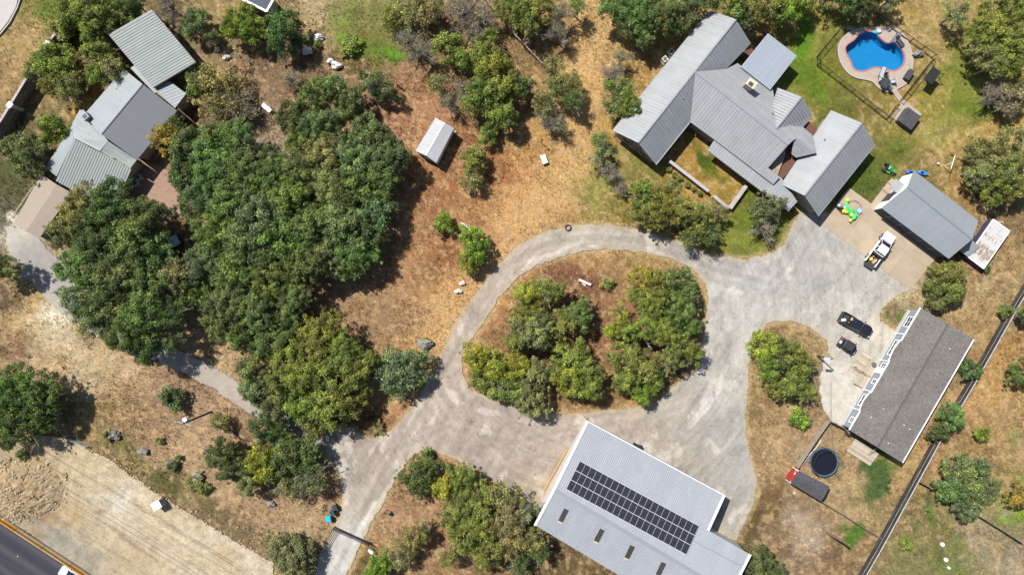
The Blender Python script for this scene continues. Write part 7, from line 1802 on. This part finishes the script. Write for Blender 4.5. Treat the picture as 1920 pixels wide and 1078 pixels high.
# silt fence
picket_fence('silt_fence', [(122,822),(160,839)], .8, 'short bluish silt fence at the top edge of the dirt strip', pm('silt_fabric', (0.25, 0.33, 0.36), .7), 1.2, (.1, .4, .75), .1, rw=.06)
picket_fence('chain_fence', [(-20,802),(40,842)], 1.2, 'galvanised fence crossing the left edge above the rubble', M_GREY, 2, (.1, 1.15), .2, rw=.05)
# rubble heap
p = G(45, 918); T = thing('rubble_heap', p, 'heap of broken limestone and dirt beside the highway', 'rubble heap')
rs = np.random.RandomState(4); mb = MB(); n = 26; vs = []
for j in range(n):
    for i in range(n):
        u, v = (i / (n - 1) - .5) * 2, (j / (n - 1) - .5) * 2; d = math.hypot(u, v)
        z = max(0, 1 - d ** 1.4) * 1.6 * (.8 + .4 * rs.rand()) + .12 * rs.rand() - (.1 if d > .95 else 0)
        vs.append(p + Vector((u * 6.2 + v * 1.2, v * 4.6 - u * .8, z + .06)))
mb.add(vs, [(j * n + i, j * n + i + 1, (j + 1) * n + i + 1, (j + 1) * n + i) for j in range(n - 1) for i in range(n - 1)])
mb.build('mound', pm('rubble_dirt', C(196, 170, 130), .95, var=.3, scale=2, bump=1), T)
M_RUB = [pm('rub_a', C(222, 202, 164), .95, var=.2), pm('rub_b', C(200, 176, 136), .95, var=.25), pm('rub_c', C(180, 150, 112), .95, var=.25)]
rbm = []
for k in range(9):
    me_ = MB().ball((0, 0, 0), 1.0, 40 + k, .6, 6, 4, (1.2, .85, .6)).mesh('rock'); me_.materials.append(M_RUB[k % 3]); rbm.append(me_)
rnd = random.Random(10)
for k in range(290):
    a = rnd.uniform(0, 6.28); d = math.sqrt(rnd.random()) * 1.12; u, v = math.cos(a) * d, math.sin(a) * d
    if u > .45 and rnd.random() < .7: continue
    o = obj('rock', rbm[rnd.randrange(9)], None, T); s = rnd.choice((.10, .14, .18, .24, .32, .45)); o.scale = (s, s, s); o.rotation_euler = (rnd.uniform(-.4, .4), rnd.uniform(-.4, .4), rnd.uniform(0, 6.28))
    o.location = Vector((u * 6.2 + v * 1.2, v * 4.6 - u * .8, max(0, 1 - min(1, d) ** 1.4) * 1.5 + .08))
rnd = random.Random(31); mb = MB()
for k in range(1300):
    a = rnd.uniform(0, 6.28); d = math.sqrt(rnd.random()) * 1.15; u, v = math.cos(a) * d, math.sin(a) * d
    if u > .35 and rnd.random() < .6: continue
    s = rnd.choice((.03, .04, .06, .09, .15)); z = max(0, 1 - min(1, d) ** 1.4) * 1.6 + .14
    q = p + Vector((u * 6.2 + v * 1.2, v * 4.6 - u * .8, z)); ax_ = Vector((rnd.gauss(0, 1), rnd.gauss(0, 1), rnd.gauss(0, 1))).normalized(); bx_ = ax_.orthogonal().normalized()
    mb.box(q, (s * 2, s * rnd.uniform(.8, 1.8), s * 1.3), ax=(ax_, bx_, ax_.cross(bx_)))
props(mb.build('broken_stone', M_RUB[0], T), kind='stuff')
# scattered stones: ledge along the strip, flecks over the strip, stones by the drives
def scatter(name, pts, smin, smax, m, seed, label=None):
    rnd = random.Random(seed); mb = MB()
    for (x, y, z) in pts:
        s = rnd.uniform(smin, smax); mb.ball((x, y, z), s, rnd.randrange(9999), .6, 5, 3, (1.2, .9, .6))
    return props(mb.build(name, m), kind='stuff')
rnd = random.Random(77); pts = []; edge = DIRT[2:13]
for a, b in zip(edge, edge[1:]):
    n = int(math.hypot(b[0] - a[0], b[1] - a[1]) / 1.1)
    for k in range(n):
        t = rnd.random(); sp_ = rnd.choice((2, 5, 12)); x = a[0] + (b[0] - a[0]) * t + rnd.gauss(0, sp_); y = a[1] + (b[1] - a[1]) * t + rnd.gauss(0, sp_) + 4
        if x > 150: pts.append(tuple(G(x, y) + Vector((0, 0, .05))))
scatter('ledge_rubble', pts, .04, .17, M_RUB[0], 1)
pts = []
while len(pts) < 900:
    x, y = rnd.uniform(-20, 500), rnd.uniform(820, 1078)
    if in_poly(np.array([x]), np.array([y]), DIRT)[0] and vnoise(np.array([x / 30]), np.array([y / 30]), 5, 2)[0] > .48: pts.append(tuple(G(x, y) + Vector((0, 0, .07))))
scatter('strip_stones', pts, .03, .11, M_RUB[1], 2)
pts = []
rs = np.random.RandomState(9); X = rs.uniform(0, 1920, 60000); Y = rs.uniform(0, 1078, 60000)
near = (road_mask(X, Y, 3.4) != road_mask(X + 4, Y + 4, 3.4)) | (road_mask(X, Y, 3.4) != road_mask(X - 4, Y + 4, 3.4))
for x, y in zip(X[near], Y[near]): pts.append(tuple(G(x, y) + Vector((0, 0, .0))))
scatter('verge_gravel', pts[:2200], .03, .09, M_RUB[0], 3)
# leaf and stone litter on the fields
X = rs.uniform(-10, 1930, 6000); Y = rs.uniform(-10, 1090, 6000); ok = field_test(X, Y) & (vnoise(X / 50, Y / 50, 55, 3) > .52)
scatter('field_stones', [tuple(G(x, y) + Vector((0, 0, -.02))) for x, y in zip(X[ok][:900], Y[ok][:900])], .03, .08, pm('field_stone', (0.26, 0.21, 0.16), .95, var=.4), 4)

# trampoline
c = G(1545, 866, .85); T = thing('trampoline', G(1545, 866), 'large round black trampoline with net poles in the small yard', 'trampoline'); R = 2.25
def circ(c, r, z, n=32): return [Vector((c.x + math.cos(2 * math.pi * k / n) * r, c.y + math.sin(2 * math.pi * k / n) * r, z)) for k in range(n)]
mb = MB(); L1 = circ(c, R - .22, .88); mb.v = [tuple(v) for v in L1]; mb.f = [tuple(range(len(L1)))]; mb.build('jumping_mat', pm('tramp_mat', (0.008, 0.009, 0.017), .85, var=.1, spec=.08), T)
for k in range(8):                                # pad in eight pieces
    mb = MB(); a0, a1 = 2 * math.pi * k / 8, 2 * math.pi * (k + .99) / 8; vs = []
    for j in range(5):
        a = a0 + (a1 - a0) * j / 4
        for r, z in ((R - .24, .90), (R - .22, .94), (R, .94), (R + .02, .86)): vs.append(Vector((c.x + math.cos(a) * r, c.y + math.sin(a) * r, z)))
    mb.add(vs, [(j * 4 + i, j * 4 + i + 1, (j + 1) * 4 + i + 1, (j + 1) * 4 + i) for j in range(4) for i in range(3)])
    mb.build('edge_pad', pm('tramp_pad', (0.045, 0.085, 0.11), .6, var=.12), T)
    a = a0; q = Vector((c.x + math.cos(a) * R, c.y + math.sin(a) * R, 0)); MB().tube(q, q + Vector((0, 0, 2.6)), .035).build('net_pole', M_DARK, T); MB().tube(q, q + Vector((math.cos(a) * .1, math.sin(a) * .1, .9)), .03).build('leg', M_GREY, T)
lp = circ(c, R, 2.55); MB().path(lp + lp[:1], .018, 4).build('top_ring', M_DARK, T)
net = MB()
for k in range(64):
    a = 2 * math.pi * k / 64; q = Vector((c.x + math.cos(a) * R, c.y + math.sin(a) * R, 0)); net.beam(q + Vector((0, 0, .95)), q + Vector((0, 0, 2.5)), .008, .008)
for z in (1.3, 1.7, 2.1): lp = circ(c, R, z); net.path(lp + lp[:1], .005, 3)
props(net.build('netting', M_BLACK, T), kind='stuff')
T = thing('hose', G(1520, 850), 'pale curved pipe lying against the left side of the trampoline yard fence', 'pipe'); MB().path([G(a, b, .12) for a, b in [(1540,825),(1530,840),(1520,850),(1512,860),(1500,878)]], .07).build('tube', M_ROCK, T)

# spa with dark cover
c = G(1705, 223, .9); T = thing('hot_tub', G(1705, 223), 'square hot tub under a black cover at the end of the garden path', 'hot tub'); a_ = -.62
MB().box((c.x, c.y, .45), (2.5, 2.5, .9), a_).build('cabinet', M_DARK, T)
ca, sa = math.cos(a_), math.sin(a_)
for s in (-1, 1):
    q = Vector((c.x + ca * s * .64, c.y + sa * s * .64, 0)); b = MB(); b.loft([[q + Vector((ca * x * 1 - sa * y, sa * x + ca * y, z)) for x, y in ((-.62, -1.3), (.62, -1.3), (.62, 1.3), (-.62, 1.3))] for z in (.9, 1.0)] + [[q + Vector((ca * x - sa * y, sa * x + ca * y, 1.06)) for x, y in ((-.55, -1.2), (.55, -1.2), (.55, 1.2), (-.55, 1.2))]]); b.build('cover', pm('spa_cover', (0.05, 0.048, 0.05), .5, var=.35, scale=.9), T)
# patio set: round table with chairs
c = G(1660.5, 155.5, .75); T = thing('patio_table', G(1660.5, 155.5), 'round dark patio table with parasol hub on the pool deck', 'table')
mb = MB(); mb.tube((c.x, c.y, .72), (c.x, c.y, .76), .8, .8, 24); mb.build('table_top', pm('dark_glass_top', (0.035, 0.045, 0.05), .15, var=.2), T)
MB().tube((c.x, c.y, .05), (c.x, c.y, .72), .06).build('pedestal', M_BLACK, T); MB().tube((c.x, c.y, .06), (c.x, c.y, .1), .35, .3, 12).build('base', M_BLACK, T)
def chair(px, py, rz, m, label, group, z=DK_Z + .02):
    p = G(px, py); T = thing('patio_chair', (p.x, p.y, z), label, 'chair', group, rz); ORG[T.name] = Vector((0, 0, 0))
    MB().box((0, 0, .42), (.52, .52, .06)).build('seat', m, T); MB().box((-.27, 0, .72), (.06, .5, .6)).build('backrest', m, T)
    for sx in (-1, 1):
        for sy in (-1, 1): MB().box((sx * .22, sy * .22, .2), (.04, .04, .4)).build('leg', M_BLACK, T)
    for sy in (-1, 1): MB().box((-.02, sy * .28, .62), (.46, .05, .04)).build('armrest', M_BLACK, T)
for (dx, dy, w) in [(-12, -3, 'left'), (11, -1, 'right'), (-6, 11, 'lower left'), (5, 12, 'lower right'), (-2, -13, 'upper')]:
    chair(1660 + dx, 156 + dy, math.atan2(dy, -dx), pm('chair_sling', (.35, .38, .40), .7) if w in ('left', 'right') else M_DARK, '%s chair at the round dark patio table by the pool' % w, 'chairs round the patio table')
def lounger(px, py, rz, m, label, flat=False):
    p = G(px, py); T = thing('sun_lounger', (p.x, p.y, DK_Z + .01), label, 'sun lounger', None, rz); ORG[T.name] = Vector((0, 0, 0))
    MB().box((.25, 0, .32), (1.3, .6, .06)).build('seat', m, T); MB().beam((-.4, 0, .34), (-.95, 0, .75), .6, .05, up=(0, 0, 1)).build('backrest', m, T)
    for sy in (-1, 1):
        MB().beam((-.95, sy * .33, .3), (.95, sy * .33, .3), .04, .05).build('frame', M_BLACK, T)
        for x in (-.7, .8): MB().box((x, sy * .33, .15), (.04, .04, .3)).build('leg', M_BLACK, T)
lounger(1652, 138, 1.2, pm('pale_sling', (.3, .3, .34), .7), 'pale sun lounger above the round patio table')
lounger(1677, 74, .9, pm('steel_sling', (.12, .14, .18), .5), 'dark framed lounger at the top right of the pool deck')
lounger(1684, 80, -.9, M_DARK, 'folded dark lounger lying below the other one at the top right of the pool')
c = G(1700, 143); T = thing('storage_box', c, 'black deck box with rounded lid on the right side of the pool deck', 'storage box'); MB().box(c + Vector((0, 0, .4)), (1.6, .75, .7), 1.0).build('body', M_BLACK, T); MB().box(c + Vector((0, 0, .78)), (1.68, .82, .08), 1.0).build('lid', M_DARK, T)
c = G(1643, 62); T = thing('pool_slide', c, 'small blue and white inflatable float at the top edge of the pool', 'float'); MB().ball(c + Vector((0, 0, .2)), .5, 3, .1, 10, 6, (1.3, .6, .35)).build('body', pm('float_teal', (.02, .3, .42), .4), T, True); MB().ball(c + Vector((.3, .15, .35)), .3, 4, .1, 8, 5, (1.2, .8, .4)).build('wing', M_WHITE, T, True)
# swing bench with canopy outside the fence
c = G(1743, 147); T = thing('garden_swing', c, 'garden swing with black canopy frame and bluish cushions outside the pool fence', 'swing')
for s in (-1, 1):
    for t_ in (-1, 1): q = c + Vector((s * 1.0, t_ * .7, 0)); MB().tube(q, c + Vector((s * 1.0, 0, 2.1)), .04).build('leg', M_BLACK, T)
MB().beam(c + Vector((-1.1, 0, 2.1)), c + Vector((1.1, 0, 2.1)), .07, .07).build('top_bar', M_BLACK, T)
MB().box(c + Vector((0, .0, .5)), (1.7, .6, .12), .6).build('seat', pm('swing_cushion', (.5, .55, .62), .8, var=.4, scale=5), T); MB().box(c + Vector((-.2, .35, .85)), (1.7, .12, .6), .6).build('backrest', pm('swing_blue', (.25, .42, .55), .8, var=.4, scale=5), T)
MB().box(c + Vector((-.9, -.25, 2.15)), (1.5, 2.4, .05), -.62).build('canopy', M_BLACK, T)
for k in range(4): q = c + Vector((.2 * k - .3, .1, .62)); MB().ball(q, .2, 60 + k, .3).build('cushion', [M_WHITE, pm('swing_blue', None), M_DARK, M_WHITE][k], T)

# inflatables and ring on the pad
c = G(1598, 391); T = thing('wire_ring', c, 'thin round wire hoop frame lying on the concrete pad', 'hoop'); lp = circ(c, 1.25, .45, 28); MB().path(lp + lp[:1], .03, 5).build('hoop', M_GREY, T); lp = circ(c, 1.25, .1, 28); MB().path(lp + lp[:1], .03, 5).build('hoop', M_GREY, T)
for k in range(10): a = k * .628; q = Vector((c.x + math.cos(a) * 1.25, c.y + math.sin(a) * 1.25, 0)); MB().tube(q + Vector((0, 0, .05)), q + Vector((0, 0, .45)), .02).build('strut', M_GREY, T)
M_GRN = pm('inflatable_green', (.03, .55, .12), .35); M_YEL = pm('inflatable_yellow', (.75, .65, .03), .35); M_LIM = pm('inflatable_lime', (.35, .7, .05), .35)
def infl(name, pts, r, m, tips, label):
    T = thing(name, G(*pts[0]), label, 'inflatable'); W_ = [G(a, b, .35) for a, b in pts]
    rg = []
    for i, p in enumerate(W_):
        d = (W_[min(i + 1, len(W_) - 1)] - W_[max(i - 1, 0)]).normalized(); s = Vector((-d.y, d.x, 0)); k = r * (.35 if i in (0, len(W_) - 1) else 1)
        rg.append([p + s * math.cos(t) * k + Vector((0, 0, math.sin(t) * k)) for t in np.linspace(0, 2 * math.pi, 10, endpoint=False)])
    b = MB(); b.loft(rg); b.build('body', m, T, True)
    for (a, b_, rr, mm) in tips: MB().ball(G(a, b_, .4), rr, 5, .1, 9, 6).build('tip', mm, T, True)
infl('inflatable_toy', [(1586.5,376),(1587.5,384),(1589,391),(1595,395),(1602,396)], .26, M_GRN, [(1589,375,.3,M_YEL),(1586,397,.3,M_YEL)], 'green and yellow L shaped inflatable lying in the wire hoop')
infl('inflatable_toy', [(1582,398),(1590,398),(1598,398),(1604,396)], .2, M_GRN, [(1582,396,.28,M_YEL)], 'straight dark green inflatable lying across the wire hoop')
infl('inflatable_toy', [(1604,398),(1604,404),(1601,409),(1595,413)], .3, M_GRN, [(1594.5,413.5,.25,M_YEL),(1597,403,.35,M_LIM)], 'curved green inflatable with yellow tip below the wire hoop')
c = G(1609, 396); T = thing('blue_bucket', c, 'light blue tub right of the green inflatables', 'tub'); MB().tube(c + Vector((0, 0, .03)), c + Vector((0, 0, .45)), .3, .36, 12).build('body', pm('tub_blue', (.08, .35, .65), .4), T); MB().tube(c + Vector((0, 0, .44)), c + Vector((0, 0, .47)), .38, .38, 12).build('rim', pm('tub_rim', (.2, .45, .7), .4), T)
c = G(1570, 387); T = thing('barbecue_grill', c, 'dark barbecue grill on the pad beside the house wall', 'grill'); MB().box(c + Vector((0, 0, .45)), (.9, .55, .8), -.5).build('cabinet', M_DARK, T); MB().ball(c + Vector((0, 0, .95)), .48, 2, .02, 10, 6, (1.1, .7, .6)).build('lid', M_GREY, T, True); MB().tube(c + Vector((-.3, -.35, 1.0)), c + Vector((.3, -.45, 1.0)), .03).build('handle', M_BLACK, T)
for k in range(3): c = G(1574 + k * 2, 396 + k * 2); T = thing('toy', c, ['brown ball nearest the grill', 'dark ball between two others by the grill', 'reddish ball farthest from the grill'][k], 'ball'); MB().ball(c + Vector((0, 0, .14)), .15, k, .0, 10, 6).build('body', pm('ball_%d' % k, [(.25, .1, .06), (.05, .03, .03), (.4, .08, .06)][k], .5), T, True)
# mower tractor and blue kayaks on the lawn
T = vehicle_thing('riding_mower', 1672, 316, R_(-28), 'green riding mower with a bluish seat on the lawn above the shop', 'riding mower')
M_MG = pm('mower_green', (.05, .22, .05), .4)
b = MB(); b.loft([ring(.2, .3, .4, .75), ring(.7, .3, .4, .78), ring(1.0, .24, .42, .7)]); b.build('hood', M_MG, T)
MB().box((-.1, 0, .22), (1.0, 1.2, .18)).build('mower_deck', M_MG, T); MB().box((-.35, 0, .5), (.7, .6, .25)).build('frame', M_BLACK, T)
MB().box((-.35, 0, .72), (.45, .45, .12)).build('seat', pm('mower_seat', (.2, .5, .55), .6), T); MB().box((-.6, 0, .95), (.1, .42, .4)).build('seat_back', M_BLACK, T)
mb = MB(); lp = circ(Vector((.2, 0, 0)), .18, 1.0, 12); mb.path(lp + lp[:1], .02, 4); mb.build('steering_wheel', M_BLACK, T)
wheels(T, (-.7,), .5, .35, .28); wheels(T, (.8,), .42, .22, .18)
M_BLU = pm('kayak_blue', (.02, .12, .65), .35); M_BLU2 = pm('tarp_blue', (.03, .22, .7), .4)
def hull(px0, px1, w, h, m, label, name='kayak'):
    a, b_ = G(*px0), G(*px1); T = thing(name, a, label, 'kayak'); d = (b_ - a); s = Vector((-d.y, d.x, 0)).normalized(); rg = []
    for t, k in ((0, .15), (.12, .6), (.3, .95), (.5, 1), (.7, .95), (.88, .6), (1, .15)):
        p = a + d * t; rg.append([p + s * math.cos(q) * w * k + Vector((0, 0, h / 2 + math.sin(q) * h / 2 * (.5 + .5 * k))) for q in np.linspace(0, 2 * math.pi, 10, endpoint=False)])
    b = MB(); b.loft(rg); b.build('hull', m, T, True); mid = a.lerp(b_, .42); MB().box(mid + Vector((0, 0, h * .98)), (.5, .35, .05), math.atan2(d.y, d.x)).build('cockpit', M_BLACK, T)
hull((1697,323),(1716,326), .35, .45, M_BLU, 'deep blue kayak left of the shop roof peak'); hull((1718,322),(1739,328), .32, .4, M_BLU2, 'lighter blue kayak right of the shop roof peak')
# under the island trees: fire bowl and chair
c = G(1288, 692); T = thing('swing_frame', c, 'dark square metal frame under the feathery tree at the island point', 'frame'); q = [G(1271, 704, .5), G(1287, 711, .5), G(1294, 700, .5), G(1280, 690, .5)]
for a, b in zip(q, q[1:] + q[:1]): MB().beam(a, b, .08, .08).build('bar', M_BLACK, T)
for a in q: MB().tube((a.x, a.y, 0), a, .04).build('leg', M_BLACK, T)
c = G(1309, 697); T = thing('white_chair', c, 'small white chair in tree shade at the island point', 'chair'); MB().box(c + Vector((0, 0, .42)), (.5, .5, .06), .4).build('seat', M_WHITE, T); MB().box(c + Vector((.2, .15, .7)), (.08, .5, .5), .4).build('backrest', M_WHITE, T)
for sx in (-1, 1):
    for sy in (-1, 1): MB().box(c + Vector((sx * .2, sy * .2, .2)), (.05, .05, .4)).build('leg', M_WHITE, T)
# clutter along the barn
for (a, b, rz, m, nm, lb, sz) in [(1195,836,-.5,M_BLACK,'tyre_stack','black tyres against the court side of the barn',(1.6,.6,.5)),(1072,838,.4,M_GREY,'metal_bracket','grey metal bits at the timber edging of the barn',(.7,.5,.4)),(1097,783,-.9,M_WOOD,'wooden_pallet','brown post leaning at the top corner of the barn',(1.0,.2,.3)),(1160,822,-.5,M_WOOD,'wooden_pallet','small wood scrap by the barn gutter upper part',(.6,.3,.2)),(1278,885,-.5,pm('orange_timber',None),'wooden_pallet','orange-brown board by the barn gutter lower part',(.9,.25,.2))]:
    p = G(a, b); T = thing(nm, p, lb, 'clutter'); MB().box(p + Vector((0, 0, sz[2] / 2)), sz, rz).build('body', m, T); MB().box(p + Vector((.15, .1, sz[2] + .03)), (sz[0] * .5, sz[1] * .8, .06), rz + .3).build('top_piece', m, T)
# hot tub blue-white thing between the oaks, lawn sprinklers lids, red tool, etc.
c = G(331, 453); T = thing('daybed', c, 'pale blue covered daybed glimpsed between the tall oaks and the grove', 'daybed'); MB().box(c + Vector((0, 0, .8)), (1.5, 1.6, .15), .5).build('cover', pm('pale_blue_cloth', (.35, .48, .55), .6, var=.3, scale=3), T); MB().box(c + Vector((0, 0, .4)), (1.9, 1.8, .7), .5).build('base', M_DARK, T)
for k, (a, b) in enumerate([(1767,1020),(1774,1049),(1779,1064)]):
    p = G(a, b); T = thing('manhole_cover', p, ['uppermost white round lid in the grass at the lower right', 'middle white round lid in the grass at the lower right', 'lowest white round lid in the grass at the lower right'][k], 'lid', 'white lids in the grass'); MB().tube(p + Vector((0, 0, -.1)), p + Vector((0, 0, .12)), (.34, .32, .22)[k], (.3, .28, .2)[k], 14).build('cover', M_WHITE, T); MB().tube(p + Vector((0, 0, .12)), p + Vector((0, 0, .16)), .06, .05, 8).build('knob', M_WHITE, T)
for (a, b, lb) in [(1489,924,'small white stone below the playhouse'),(1487,939,'dark small stone below the playhouse')]: boulder(a, b, 2.0, M_ROCK if 'white' in lb else M_ROCKD, lb, int(a))
c = G(1577, 701); T = thing('red_rake', c, 'small red tool lying on the white limestone yard', 'tool'); MB().beam(c + Vector((-.4, 0, .05)), c + Vector((.3, .1, .05)), .05, .05).build('handle', pm('tool_red', (.5, .08, .05), .5), T); MB().beam(c + Vector((.3, -.15, .05)), c + Vector((.35, .3, .05)), .06, .05).build('head', pm('tool_red', None), T)
c = G(1640, 682); T = thing('doormat', G(1639, 683), 'dark planter standing on the front deck', 'planter'); MB().tube(G(1639, 683, .48), G(1639, 683, .9), .28, .34, 10).build('pot', M_DARK, T); MB().tube(G(1639, 683, .9), G(1639, 683, .93), .36, .36, 10).build('rim', M_DARK, T)
